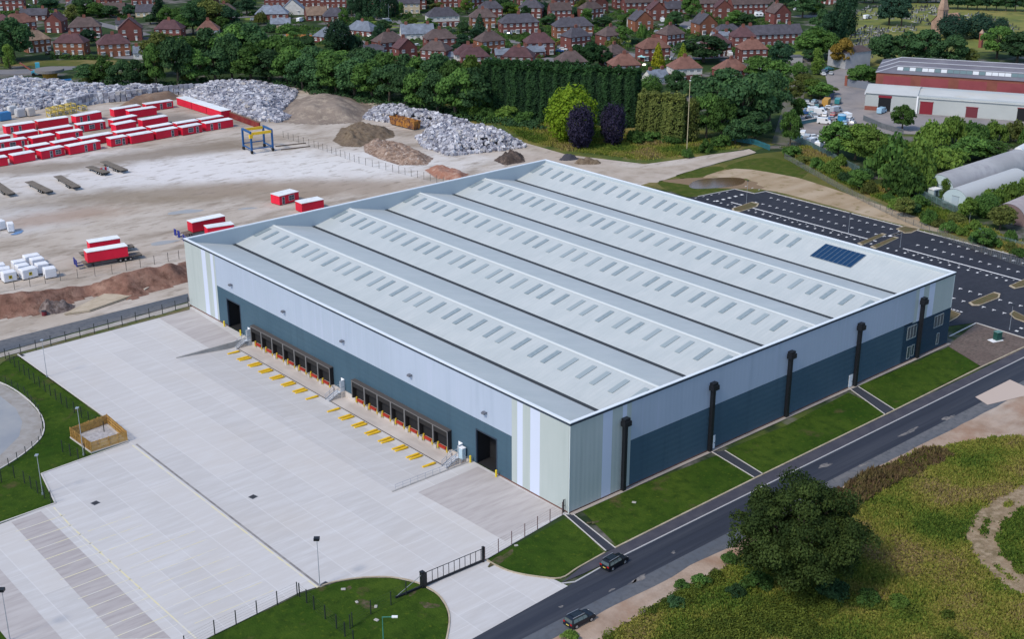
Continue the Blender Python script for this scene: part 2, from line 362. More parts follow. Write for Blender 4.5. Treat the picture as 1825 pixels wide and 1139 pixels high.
sheet('yard_verge_ground', [PX((-90,652),(0,648),(34,634))+[(-42.5,126), (-42,84), (-43.5,71.5), (-60.2,70.2), (-62.7,58.5)]+PX((0,938),(-90,960)),
      PX((-60,1045),(0,1097),(36,1142),(60,1180),(-60,1180))], -.04, M_lawn)
sheet('left_road', PX((-90,662),(0,682),(44,708),(74,742),(76,775),(46,806),(0,836),(-90,885)), -.01, mat('concrete_path', (.30,.29,.28), .9, layers=[((.24,.22,.2), .5, .4, .7)]))
sheet('left_road_surface', PX((-90,680),(0,706),(28,728),(40,752),(34,778),(0,812),(-90,850)), 0, mat('road_pale', (.23,.25,.28), .85, layers=[((.30,.31,.32), .1, .4, .7)]))
kerb('left_road_kerb', [(p.x, p.y) for p in smooth(PX((-60,668),(0,682),(44,708),(74,742),(76,775),(46,806),(0,836),(-60,868)), 4)], M_kerbp, .25, .12)
# ---- lawns by the warehouse
sheet('verge_lawn', [PX((1035,909),(1125,872),(1283,810),(1350,850),(1100,974)), PX((1292,803),(1400,760),(1512,700),(1584,736),(1358,846)), PX((1530,688),(1640,643),(1690,618),(1745,652),(1594,731))], .05, M_lawn)
sheet('gate_lawn', [PX((868,998),(1005,926),(1020,925),(1075,985),(1030,1012),(1000,1030),(960,1028),(915,1020),(885,1008))], .05, M_lawn)
sheet('corner_lawn', [PX((320,1170),(380,1136),(535,1059),(568,1049),(600,1039),(650,1032),(700,1032),(745,1042),(780,1062),(796,1086),(799,1110),(792,1160))], .05, M_lawn)
M_bare = mat('bare_soil', (.085,.07,.04), .95, layers=[((.12,.10,.07), .9, .5, .7), ((.04,.06,.014), 1.4, .42, .6)], bump=(3, .15), spec=.1)
sheet('bare_soil_ground', [blobpoly(G(x, y), rx, ry, .3, 20, .5, 30+i) for i, (x, y, rx, ry) in enumerate([(893,997,3,.7),(650,1078,.8,1.6),(738,1054,1.4,.5),(765,1080,.8,1.3),(1060,932,.7,.4),(1048,933,.5,.3),(620,1050,.6,.5)])], .058, M_bare)
M_path = M_foot
PATHS = [((1006,918),(1022,918),(1097,978),(1080,983)), ((1268,806),(1292,804),(1360,846),(1344,852)), ((1512,692),(1530,690),(1594,731),(1578,740))]
sheet('verge_path', [PX(*q) for q in PATHS], .06, mat('path_asphalt', (.034,.039,.052), .9))
for q in PATHS:
    kerb('path_kerb', PX(q[0], q[3]), M_kerbp, .16, .12, .02); kerb('path_kerb', PX(q[1], q[2]), M_kerbp, .16, .12, .02)
kerb('verge_kerb', PX((1097,977),(1350,851),(1590,734),(1748,655),(1840,612)), M_kerb, .3, .14)
kerb('gate_lawn_kerb', smooth(PX((866,998),(885,1009),(915,1021),(960,1029),(1000,1031),(1030,1013),(1078,986)), 4), M_kerb, .25, .14)
kerb('corner_lawn_kerb', smooth(PX((568,1047),(600,1037),(650,1030),(700,1030),(745,1040),(780,1060),(797,1085),(801,1110),(794,1150)), 4), M_kerb, .25, .12)
kerb('yard_edge_kerb', [(-42.2,126.6), (-41.6,84.5)], M_kerbp, .3, .12); kerb('yard_edge_kerb', [(-43.2,71.9), (-60,70.5), (-62.4,58.8), (-90,57.5)], M_kerbp, .25, .12)
kerb('wall_margin_kerb', [(0,-.55), (113,-.55)], mat('margin_stone', (.34,.30,.27), .95), .7, .06, .05)
# ---- rough grass right of the road
sheet('bare_verge_ground', [(-60,-22.8),(100,-22.8)]+PX((1740,705),(1840,655),(1840,830),(1700,815),(1600,850),(1500,895),(1400,955),(1300,1015),(1180,1075),(1110,1115),(1080,1170),(960,1230)), -.03, mat('verge_earth', (.37,.285,.225), .95, layers=[((.24,.17,.125), .2, .4, .7), ((.42,.36,.31), .12, .5, .7, (.3,1,1)), ((.30,.18,.12), .1, .5, .75)], bump=(2, .15), spec=.1))
sheet('loading_pad_ground', PX((1738,708),(1800,677),(1850,700),(1760,722)), .03, mat('pad_concrete', (.46,.38,.33), .9))
MEAD = PX((1050,1185),(1100,1120),(1186,1074),(1266,1028),(1316,998),(1400,948),(1480,893),(1545,845),(1640,803),(1760,782),(1900,775),(1960,1200),(1500,1260),(1020,1250))
sheet('meadow_field', MEAD, 0, M_meadow)
sheet('meadow_field', [(-70,-34),(190,-27),(330,-27),(330,-230),(-70,-230)], -.05, M_meadow)
TRK = smooth([Vector((p.x, p.y)) for p in PX((2050,830),(1900,850),(1825,886),(1770,918),(1752,955),(1768,1000),(1815,1040),(1900,1085))], 6)
sheet('track_path', strip(TRK, [5.2+.7*math.sin(i*.9)+.5*math.sin(i*2.3) for i in range(len(TRK))]), .03, mat('track_earth', (.25,.185,.12), .95, layers=[((.17,.13,.075), .3, .42, .62), ((.32,.25,.17), .9, .45, .65), ((.13,.11,.045), .6, .6, .75)], bump=(2, .2), spec=.1))
# ---- far side: rough grass, pond, car park
sheet('field_grass_field', PX((700,178),(760,180),(900,188),(1140,215),(1330,240),(1400,250),(1346,268),(1335,264),(1235,280),(1150,292),(1010,275),(940,255),(860,228),(740,196)), -.035, mat('field_rough', (.07,.10,.025), .95, layers=[((.20,.17,.05), .035, .45, .6), ((.045,.075,.02), .12, .45, .65), ((.26,.19,.10), .08, .58, .7)], bump=(1.5, .3), spec=.1))
sheet('clearing_field', PX((1140,330),(1240,302),(1346,274),(1405,268),(1500,310),(1600,360),(1740,418),(1860,462),(1860,490),(1366,338),(1345,343),(1310,335),(1244,350)), -.03, M_dry)
sheet('clearing_grass_field', [smooth(PX((1290,300),(1340,282),(1400,285),(1440,305),(1410,322),(1350,308)), 3, True), smooth(PX((1175,322),(1240,318),(1330,338),(1244,352),(1190,338)), 3, True), smooth(PX((1205,312),(1270,296),(1290,302),(1230,318)), 3, True)], -.02, M_lawnl)
sheet('sandy_patch_field', [smooth(PX((1250,318),(1310,300),(1400,312),(1450,325),(1560,362),(1700,410),(1640,408),(1500,372),(1400,345),(1350,335),(1330,318)), 3, True)], -.015, M_sand)
pond = smooth(PX((1228,330),(1245,320),(1290,316),(1325,318),(1322,328),(1285,334),(1240,336)), 4, True)
sheet('pond_bank_field', [blobpoly(G(1277,326), 16, 5.5, -.86, 24, .25, 5)], -.012, mat('bank_earth', (.20,.14,.085), .95))
sheet('pond_water', [pond], -.006, mat('muddy_water', (.10,.06,.028), .12, spec=.5, layers=[((.13,.075,.035), .15, .4, .6)]))
sheet('sandy_path', PX((1010,278),(1100,296),(1150,300),(1210,294),(1335,265),(1348,271),(1250,298),(1170,325),(1130,325),(1000,292)), -.02, mat('path_earth', (.40,.345,.29), .95, layers=[((.30,.25,.2), .2, .4, .7), ((.46,.41,.36), .08, .45, .7)]))
CP = PX((1244,350),(1310,337),(1345,345),(1365,341),(1830,461),(1900,480))+[(190,-15), (130,-12.6)]+PX((1830,607),(1740,575))+[(112.8,9.5), (112.8,128)]
cpark = sheet('car_park_ground', CP, -.01, M_cpark)
kerb('car_park_kerb', PX((1244,350),(1310,337),(1345,345),(1365,341),(1830,461)), M_kerbp, .3, .12)
sheet('gravel_plot_ground', PX((1694,612),(1740,577),(1835,606),(1840,618),(1750,654),(1690,617)), .01, M_gravel)
kerb('gravel_plot_kerb', PX((1692,600),(1740,576),(1835,606)), M_kerbp, .3, .12)
# bay markings: short white ticks in rows of 2.8 m bays
def ticks(x, y0, y1, sx, sy, st=2.62):
    o = []; y = y0
    while y > y1: o.append([Vector((x-sx/2,y-sy/2)), Vector((x+sx/2,y-sy/2)), Vector((x+sx/2,y+sy/2)), Vector((x-sx/2,y+sy/2))]); y -= st
    return o
tk = []
for x in (176, 168.8, 146.5, 139.2):
    for y in np.arange(98.5, 1, -2.62):
        if 44 < y < 53 and x > 160: continue
        if x < 150 and not (y < 26): continue
        tk += [[Vector((x-.65,y-.1)), Vector((x+.1,y-.1)), Vector((x+.1,y+.1)), Vector((x-.65,y+.1))], [Vector((x+.1,y-.45)), Vector((x+.42,y-.45)), Vector((x+.42,y+.45)), Vector((x+.1,y+.45))]]
for y in np.arange(112, 1, -2.62): tk += ticks(180.6, y, y-1, .9, .25)
for y in np.arange(110, 2, -2.62): tk += ticks(160.5, y, y-1, .8, .5)
for y in np.arange(103, 2, -1.0):
    if 44 < y < 53: continue
    tk += ticks(163.4, y, y-.5, .55, .75, 9); tk += ticks(162.1, y, y-.5, .25, .4, 9) if int(y) % 3 == 0 else []
for y in np.arange(22, 8, -.9): tk += ticks(132.5, y, y-.5, .5, .6, 9)
for y in np.arange(21, 9, -1.9): tk += ticks(129.6, y, y-.5, .5, 1.1, 9)
for (x, y) in [(1800,598),(1812,590),(1822,603),(1820,585)]: q = G(x, y); tk += ticks(q.x, q.y, q.y-1, .7, .7)
for i in range(6): q = G(1590+i*5.2, 419-i*1.5); tk.append([Vector((q.x-1.5,q.y-.45)), Vector((q.x+1.5,q.y-.45)), Vector((q.x+1.5,q.y+.45)), Vector((q.x-1.5,q.y+.45))])
for i in range(5): q = G(1240+i*14, 352.5-i*2.6); tk += ticks(q.x, q.y, q.y-1, .9, .25)
for i in range(5): q = G(1278+i*11, 358-i*2.8); tk += ticks(q.x, q.y, q.y-1, 1.1, .9)
sheet('parking_marking', tk, .004, M_white, parent=cpark)
sheet('parking_marking', [[Vector((163.2,103)), Vector((163.2,53)), Vector((163.6,53)), Vector((163.6,103))], [Vector((163.2,44)), Vector((163.2,2)), Vector((163.6,2)), Vector((163.6,44))]], .007, M_white, parent=cpark)
# ---- estate streets, drives, cemetery, industrial yards
st = [strip(smooth(PX((560,22),(640,28),(720,40),(790,57),(870,68),(960,78),(1080,90),(1180,104),(1300,100),(1420,112)), 4), 8),
      strip(smooth(PX((1240,35),(1215,50),(1200,70),(1190,88),(1180,104)), 4), 9), strip(PX((0,12),(60,20),(130,30),(260,62)), 7),
      strip(smooth(PX((-60,128),(60,126),(160,116),(300,112)), 4), 12), strip(smooth(PX((760,100),(870,104),(1000,112),(1060,100)), 4), 7),
      strip(PX((560,22),(420,30),(300,40)), 7), strip(PX((1290,108),(1360,104),(1440,108)), 9)]
for i, s in enumerate(st): sheet('estate_street', s, -.06+.004*i, M_street)
sheet('roundabout_field', [blobpoly(G(120,112), 34, 9, -.7, 20, .2, 3)], -.028, M_dry)
dr = [blobpoly(G(x, y), rx, ry, -.6, 14, .3, i) for i, (x, y, rx, ry) in enumerate([(240,100,10,6),(330,95,10,5),(530,62,12,6),(640,75,9,5),(690,62,8,6),(745,60,8,5),(905,105,12,5),(985,105,8,6),(1150,98,12,5),(1260,75,8,6),(1330,120,12,6),(1390,118,9,6),(1180,45,8,8),(70,18,12,8),(1440,28,9,6)])]
sheet('driveway_ground', dr, -.07, M_street)
lw = [blobpoly(G(x, y), rx, ry, -.6, 14, .3, 50+i) for i, (x, y, rx, ry) in enumerate([(450,33,12,4),(680,48,9,4),(770,40,14,4),(940,72,10,4),(1010,80,10,4),(1135,72,10,4),(1260,30,10,4),(1305,80,12,5),(1170,135,10,4),(1420,95,6,8),(900,72,8,3),(650,38,8,4)])]
sheet('garden_lawn', lw, -.065, mat('garden_lawn_grass', (.16,.20,.03), .95, layers=[((.11,.16,.025), .2, .4, .7)]))
sheet('cemetery_field', PX((1500,118),(1505,60),(1530,20),(1600,4),(1760,6),(1950,22),(1950,75),(1790,90),(1640,96),(1570,116)), -.03, mat('cemetery_grass', (.155,.18,.05), .95, layers=[((.22,.20,.07), .03, .4, .65), ((.10,.125,.045), .09, .45, .65)], spec=.05))
sheet('industrial_ground', PX((1470,130),(1510,118),(1555,122),(1545,160),(1900,210),(1900,245),(1600,238),(1540,250),(1470,255),(1420,235),(1430,185),(1480,170)), -.02, mat('yard_grey', (.24,.225,.225), .9, layers=[((.33,.28,.25), .05, .4, .7), ((.16,.16,.17), .1, .45, .7)]))
sheet('lane_ground', PX((1375,255),(1400,175),(1412,110),(1440,100),(1432,180),(1425,262)), -.025, mat('lane_dirt', (.13,.12,.11), .95, layers=[((.07,.09,.03), .12, .4, .65)]))
sheet('railway_path_ground', PX((1395,262),(1440,262),(1560,330),(1700,385),(1860,450),(1860,470),(1740,422),(1600,365),(1480,312)), -.022, mat('scrub_earth', (.12,.115,.06), .95, layers=[((.2,.17,.12), .1, .45, .65), ((.06,.085,.02), .2, .45, .65)]))
sheet('railway_path', strip(PX((1420,262),(1500,302),(1600,352),(1700,392),(1840,440)), 3.2), -.012, mat('path_grey', (.22,.2,.2), .95))
# ================================================================ WAREHOUSE
M_wlight = mat('cladding_silver_blue', (.335,.40,.50), .5, rib=(3,1.0,.007), layers=[((.36,.425,.535), .04, .4, .6), ((.305,.37,.47), .5, .5, .85, (1,1,.06)), ((.39,.44,.57), 1.1, .55, .8, (1,1,.03))], spec=.4)
M_wpale = mat('cladding_stone', (.37,.425,.425), .5, layers=[((.40,.45,.45), .05, .4, .6), ((.33,.385,.385), .6, .5, .85, (1,1,.05))], rib=(3,1.0,.010), spec=.4)
M_wwhite = mat('cladding_white_stripe', (.52,.58,.72), .45, spec=.4)
M_wdark = mat('cladding_slate', (.046,.090,.130), .6, rib=(2,1.1,.012), layers=[((.055,.102,.143), .06, .4, .65), ((.042,.080,.115), .5, .5, .8, (1,1,.08))], spec=.15)
M_woff = mat('cladding_office_navy', (.018,.045,.075), .5, rib=(2,.9,.012), spec=.15)
M_cope = mat('coping_white', (.66,.71,.76), .4, spec=.5)
M_trim = mat('trim_dark', (.022,.036,.06), .5)
M_black = mat('black_metal', (.012,.014,.018), .45)
M_dark = mat('dark_interior', (.012,.013,.016), .9)
M_gut = mat('gutter_dark', (.035,.042,.048), .8)
def roof_material():
    m, nt = _nodes('roof_sheet_grey'); out = N(nt, 'ShaderNodeOutputMaterial'); p = N(nt, 'ShaderNodeBsdfPrincipled', Roughness=.5); p.inputs['Specular IOR Level'].default_value = .4
    lk(nt, p.outputs[0], out.inputs[0]); geo = N(nt, 'ShaderNodeNewGeometry'); pos = geo.outputs['Position']; sp = N(nt, 'ShaderNodeSeparateXYZ'); lk(nt, pos, sp.inputs[0])
    c = mix(nt, noise(nt, stretch(nt, pos, (.12,.5,1)), .5, 4, .6, .4, .7), (.415,.455,.462), (.462,.496,.50))
    def line(src, per, wid):
        d = N(nt, 'ShaderNodeMath', operation='DIVIDE'); lk(nt, src, d.inputs[0]); d.inputs[1].default_value = per
        f = N(nt, 'ShaderNodeMath', operation='FRACT'); lk(nt, d.outputs[0], f.inputs[0]); l = N(nt, 'ShaderNodeMath', operation='LESS_THAN'); lk(nt, f.outputs[0], l.inputs[0]); l.inputs[1].default_value = wid; return l.outputs[0]
    k = N(nt, 'ShaderNodeMath', operation='MULTIPLY'); lk(nt, line(sp.outputs[1], 1.0, .12), k.inputs[0]); k.inputs[1].default_value = .4
    c = mix(nt, k.outputs[0], c, (.36,.40,.415))
    st = noise(nt, stretch(nt, pos, (.05,2.2,1)), .8, 4, .65, .5, .8); k2 = N(nt, 'ShaderNodeMath', operation='MULTIPLY'); lk(nt, st, k2.inputs[0]); k2.inputs[1].default_value = .55
    c = mix(nt, k2.outputs[0], c, (.35,.39,.40)); lk(nt, c, p.inputs['Base Color'])
    a = N(nt, 'ShaderNodeMath', operation='MULTIPLY'); lk(nt, sp.outputs[1], a.inputs[0]); a.inputs[1].default_value = 2*math.pi/.5
    s = N(nt, 'ShaderNodeMath', operation='SINE'); lk(nt, a.outputs[0], s.inputs[0]); b = N(nt, 'ShaderNodeBump', Strength=.35, Distance=.03); lk(nt, s.outputs[0], b.inputs['Height']); lk(nt, b.outputs[0], p.inputs['Normal'])
    return m
M_roof = roof_material()
M_ridge = mat('ridge_cap_white', (.56,.60,.60), .5)
M_sky = mat('rooflight_sheet', (.205,.26,.285), .4, layers=[((.25,.305,.33), 1.5, .4, .6)], spec=.5)
M_skyp = mat('rooflight_sheet_pale', (.28,.335,.355), .3, spec=.5)
M_pv = mat('solar_glass', (.006,.035,.095), .35, spec=.3)
M_alu = mat('aluminium', (.5,.52,.54), .35, .6)
M_wdoor = mat('white_door', (.75,.77,.8), .5)
M_glass = mat('window_glass', (.05,.075,.09), .08, spec=.8)
M_wframe = mat('window_frame_pale', (.24,.29,.31), .5)

wh = thing('warehouse', (0,0,0), 0, 'huge warehouse with five-ridged pale grey roof and slate and silver-blue cladding beside the concrete yard', 'warehouse')
ZT = 16.1; ZM = 8.8; T = .3
def wall(name, rects, m, lab=None):
    """rects on the left wall ('x') or right wall ('y'): (side, a0, a1, z0, z1[, proud])"""
    for r in rects:
        b = MB(); s, a0, a1, z0, z1 = r[:5]; pr = r[5] if len(r) > 5 else 0
        if s == 'x': b.box(-pr, T, a0, a1, z0, z1)
        elif s == 'y': b.box(a0, a1, -pr, T, z0, z1)
        elif s == 'far_x': b.box(W-T, W+pr, a0, a1, z0, z1)
        elif s == 'far_y': b.box(a0, a1, L-T, L+pr, z0, z1)
        o = b.build(name, m, wh)
        if lab: o['label'] = lab
D1 = (105.6, 111.6, 0, 6.9); D2 = (18.2, 24.0, 0, 6.8)
wall('wall', [('x', 14.3, D2[0], 0, ZM), ('x', D2[1], D1[0], -1.25, ZM), ('x', D1[1], 115.5, 0, ZM), ('x', D2[0], D2[1], 6.8, ZM), ('x', D1[0], D1[1], 6.9, ZM), ('y', 14.1, 95, 0, ZM)], M_wdark)
wall('wall', [('x', 14.3, 115.5, ZM, ZT, .03), ('y', 14.1, 98.1, ZM, ZT, .03)], M_wlight, 'silver-blue upper wall band')
wall('wall', [('x', 0.3, 7.2, 0, ZT, .02), ('x', 9.6, 11.5, 0, ZT, .02), ('x', 12.9, 14.3, 0, ZT, .02), ('x', 121.7, L, 0, ZT, .02), ('x', 117.6, 119.8, 0, ZT, .02), ('x', 115.5, 116.3, 0, ZT, .02),
     ('y', 0, 7.4, 0, ZT, .02), ('y', 9.6, 12, 0, ZT, .02), ('y', 13, 14.1, 0, ZT, .02), ('y', 98.1, 99.3, ZM-.3, ZT, .02), ('y', 101, 103, ZM-.3, ZT, .02), ('y', 105.2, W, ZM-.3, ZT, .02), ('far_x', .3, L-.3, 0, ZT), ('far_y', T, W, 0, ZT)], M_wpale, 'stone-grey wall cladding')
wall('wall_stripe', [('x', 7.2, 9.6, 0, ZT, .02), ('x', 11.5, 12.9, 0, ZT, .02), ('x', 119.8, 121.7, 0, ZT, .02), ('x', 116.3, 117.6, 0, ZT, .02), ('y', 7.4, 9.6, 0, ZT, .02), ('y', 12, 13, 0, ZT, .02), ('y', 99.3, 101, ZM-.3, ZT, .02), ('y', 103, 105.2, ZM-.3, ZT, .02)], M_wwhite)
wall('office_wall', [('y', 95, W, 0, ZM-.3, .05)], M_woff)
for q in ((-.06,.05,.3,D2[0],0,.25), (-.06,.05,D1[1],L,0,.25), (0,W,-.07,.05,0,.22)): b = MB(); b.box(*q); b.build('plinth', mat('brick_plinth', (.14,.07,.055), .9), wh)
# coping and the shadow-gap trim below it
b = MB(); cw = .5
b.box(-.14,cw,-.14,L+.14,ZT+.28,H); b.box(cw,W+.14,-.14,cw,ZT+.28,H-.003); b.box(W-cw,W+.14,cw,L+.14,ZT+.28,H-.003); b.box(cw,W-cw,L-cw,L+.14,ZT+.28,H-.003); b.build('coping', M_cope, wh)
b = MB(); b.box(-.12,T,-.12,L+.1,ZT-.12,ZT+.28); b.box(T,W+.12,-.12,T,ZT-.12,ZT+.278); b.build('eaves_trim', M_trim, wh)
b = MB(); b.box(T,W-T,L-.7,L-.302,12,ZT+.27); b.box(W-.7,W-.302,.8,L-.71,14.4,ZT+.27); b.box(T+.002,.7,.8,L-.71,14.6,ZT+.27); b.build('parapet', mat('parapet_lining', (.37,.43,.475), .5, spec=.4), wh)
for q in ((W-.3,W+.02,-.03,0,.2,ZT), (-.05,.06,-.05,.06,0,ZT)): b = MB(); b.box(*q); b.build('corner_flashing', mat('flashing', (.55,.60,.60), .5), wh)
# roof: five valleys
GX = [12.3+22.1*i for i in range(5)]; RX = [.7]+[23.35+22.1*i for i in range(4)]+[W-.7]
ZR = [15.6,15.15,15.15,15.15,15.15,15.75]; ZG = 12.5; Y0, Y1 = .5, L-.7
prof = []
for i in range(5): prof += [(RX[i], ZR[i]), (GX[i], ZG)]
prof.append((RX[5], ZR[5]))
b = MB()
for (x0,z0), (x1,z1) in zip(prof, prof[1:]): b.quad((x0,Y0,z0), (x1,Y0,z1), (x1,Y1,z1), (x0,Y1,z0))
roof = b.build('roof', M_roof, wh)
def slope_z(x):
    for (x0,z0), (x1,z1) in zip(prof, prof[1:]):
        if x0 <= x <= x1: return z0+(z1-z0)*(x-x0)/(x1-x0)
for i in range(5):
    b = MB(); b.box(GX[i]-.45,GX[i]+.45,Y0,Y1,ZG+.02,ZG+.16); b.build('gutter', M_gut, roof)
for i in range(1, 5):
    b = MB(); x, z = RX[i], ZR[i]; b.quad((x-.42,Y0,z-.06), (x,Y0,z+.06), (x,Y1,z+.06), (x-.42,Y1,z-.06)); b.quad((x,Y0,z+.06), (x+.42,Y0,z-.06), (x+.42,Y1,z-.06), (x,Y1,z+.06)); b.build('ridge_cap', M_ridge, roof)
ys = [128.1,124.5,119.9,116.2,111.6,107.0]; y = 103.6
while y > 3: ys += [y, y-4.6, y-9.3]; y -= 12.93
sl = (ZR[1]-ZG)/(RX[1]-GX[0]); ang = math.atan(sl)
b = MB(); b.box(-2.25,2.25,-.56,.56,0,.09); skm = b.mesh('rooflight', M_sky)
spots = []
for i in range(5):
    for y in ys:
        if y < 1.2 or (i == 4 and y < 38): continue
        spots.append((i, y))
spots.sort(key=lambda s: dist((GX[s[0]]+7, s[1], 14)))
rest = MB(); rr = random.Random(4)
for n, (i, y) in enumerate(spots):
    x = GX[i]+7.35; Mx = Matrix.Translation((x, y, slope_z(x)+.03)) @ Matrix.Rotation(-math.atan((ZR[i+1]-ZG)/(RX[i+1]-GX[i])), 4, 'Y')
    if n < 100:
        o = link('rooflight', skm, roof, M_skyp if rr.random() < .4 else M_sky); o.matrix_local = Mx
    else: rest.box(-2.25,2.25,-.56,.56,0,.09, Mx)
tag(rest.build('rooflight', M_sky, roof), kind='stuff')
# solar panels on the last slope
pv = bpy.data.objects.new('solar_array', None); COL.objects.link(pv); pv.parent = wh
b = MB(); b.box(-.96,.96,-.52,.52,0,.04); pvm = b.mesh('solar_panel', M_pv)
b = MB()
for i in range(2): b.box(-3.1,3.1,i*7-4,i*7-3.9,-.02,.02)
pa = math.atan((ZR[5]-ZG)/(RX[5]-GX[4])); pv.location = (107.7, 26.4, slope_z(107.7)+.18); pv.rotation_euler = (0, -pa, 0)
for i in range(3):
    for j in range(9): o = link('solar_panel', pvm, pv); o.location = (-1.95+i*1.95, -4.85+j*1.22, 0)
b = MB(); b.box(-3,3,-5.5,5.5,-.06,-.02); b.build('mounting_rail', mat('pv_rail', (.13,.19,.27), .5), pv)
# downpipes with hopper heads on the right wall
for x in (12.3, 34.5, 56.5, 78.5, 100.6):
    b = MB(); b.box(x-.33,x+.33,-.75,-.06,0,12.3); p = b.build('downpipe', M_black, wh)
    b = MB(); b.box(x-.8,x+.8,-1.15,-.06,12.3,13.2); b.box(x-.62,x+.62,-.95,-.06,13.2,13.7); b.build('hopper_head', M_black, p)
# right-wall doors and office windows
for x in (35.6, 77.4):
    b = MB(); b.box(x-.6,x+.6,-.1,-.02,.1,2.7); d = b.build('door', M_wdoor, wh); b = MB(); b.box(x+.35,x+.5,-.16,-.1,1.1,1.25); b.build('handle', M_black, d)
def window(x0, x1, z0, z1, n=3):
    b = MB(); b.box(x0,x1,-.16,-.055,z0,z0+.14); b.box(x0,x1,-.16,-.055,z1-.1,z1)
    for i in range(n+1): q = x0+(x1-x0)*i/n; b.box(q-.06 if i else x0, q+.06 if i < n else x1,-.158,-.055,z0+.14,z1-.1)
    w = b.build('window', M_wframe, wh); b = MB(); b.box(x0+.06,x1-.06,-.1,-.06,z0+.1,z1-.06); b.build('pane', M_glass, w)
window(96.3,99.6,5.1,8.0); window(106.3,109.8,5.2,7.9); window(97,98.1,.6,3.4,1); window(98.6,99.6,.9,3.4,1); window(108.0,109.0,1.0,3.6,1)
# left wall: level-access doors with dark openings
for (y0,y1,z0,z1) in (D1, D2):
    b = MB(); b.box(.28,3.2,y0,y1,-.08,-.005); b.box(3.2,3.3,y0-.1,y1+.1,0,z1); b.box(.3,3.2,y0-.12,y0-.02,0,z1); b.box(.3,3.2,y1+.02,y1+.12,0,z1); b.box(.3,3.2,y0,y1,z1+.01,z1+.1)
    d = b.build('doorway', M_dark, wh); b = MB(); b.box(-.05,.26,y0-.02,y0+.22,0,z1); b.box(-.05,.26,y1-.22,y1+.02,0,z1); b.box(-.05,.26,y0+.22,y1-.22,z1-.25,z1); b.build('door_frame', M_trim, d)
for y in (102.3, 65.8, 28.3):
    b = MB(); b.box(-.09,-.01,y-.55,y+.55,0,2.45); d = b.build('door', M_wdoor, wh)
    Mx = Matrix.Translation((-.09,y-.55,0)) @ Matrix.Rotation(math.radians(8), 4, 'Z'); b = MB(); b.box(-1.15,0,-.04,.04,.03,2.4, Mx); b.build('open_leaf', M_wdoor, d)
for y in (108.6, 86.7, 64.9, 42.7, 21.2):
    b = MB(); b.box(-.55,-.03,y-.45,y+.45,10.8,11.0); b.box(-.75,-.5,y-.4,y+.4,10.65,10.95); b.build('wall_light', mat('lamp_grey', (.12,.13,.16), .5), wh)
# dock wall base and docks
b = MB(); b.box(-.25,-.02,25.3,102.4,-1.2,-.02); b.build('dock_wall', M_apron, wh)
M_shel = mat('dock_shelter_black', (.016,.015,.016), .7); M_shelf = mat('dock_shelter_grey', (.15,.15,.155), .6); M_shelt = mat('dock_shelter_top', (.07,.064,.063), .8)
M_lev = mat('dock_leveller_red', (.34,.03,.018), .6, rnd=.1); M_buf = mat('buffer_yellow', (.45,.31,.03), .6)
bf = MB(); h = 2.05
bf.box(-.9,-.03,-h,-h+.3,.05,3.75); bf.box(-.9,-.03,h-.3,h,.05,3.75); bf.box(-.9,-.03,-h+.3,h-.3,2.55,3.75); bf.quad((-.905,-h+.3,2.6),(-.905,h-.3,2.6),(-.905,h-.3,3.7),(-.905,-h+.3,3.7))
frame_me = bf.mesh('dock_shelter', M_shel)
bt = MB(); bt.box(-1.0,-.03,-h-.02,h+.02,3.75,3.9); top_me = bt.mesh('shelter_top', M_shelt)
be = MB(); be.box(-.98,-.905,-h-.02,-h+.14,.05,3.75); be.box(-.98,-.905,h-.14,h+.02,.05,3.75); be.box(-.98,-.905,-h+.14,h-.14,3.6,3.74); edge_me = be.mesh('shelter_edge', M_shelf)
bd = MB(); bd.box(-.12,-.03,-1.75,1.75,.02,2.55); door_me = bd.mesh('dock_door', M_dark)
bl = MB(); bl.box(-.62,-.26,-1.0,1.0,-.42,.04); bl.box(-.72,-.6,-1.0,1.0,-.18,.02); lev_me = bl.mesh('dock_leveller', M_lev)
bb = MB(); bb.box(-.58,-.26,-.2,.2,-.85,-.05); bb.box(-.5,-.26,-.16,.16,-.05,.35); buf_me = bb.mesh('dock_buffer', M_buf)
bn = MB(); bn.box(-.6,-.26,-.45,.45,-1.2,-.45); blk_me = bn.mesh('dock_block', M_apron)
for (ya, yb) in ((69.1, 100.1), (30.9, 61.4)):
    st_ = (yb-ya)/7
    for i in range(7):
        y = ya+st_*(i+.5); s = link('dock_shelter', frame_me, wh); s.location = (0, y, 0); s.scale = (1, st_/4.12, 1)
        for nm, me in (('shelter_top', top_me), ('shelter_edge', edge_me)): link(nm, me, s)
        d = link('dock_door', door_me, wh); d.location = (0, y, 0)
        o = link('dock_leveller', lev_me, wh); o.location = (0, y, 0)
        for sgn in (-1, 1): o = link('dock_buffer', buf_me, wh); o.location = (0, y+sgn*1.35, 0)
        o = link('dock_block', blk_me, wh); o.location = (0, y-st_/2, 0)
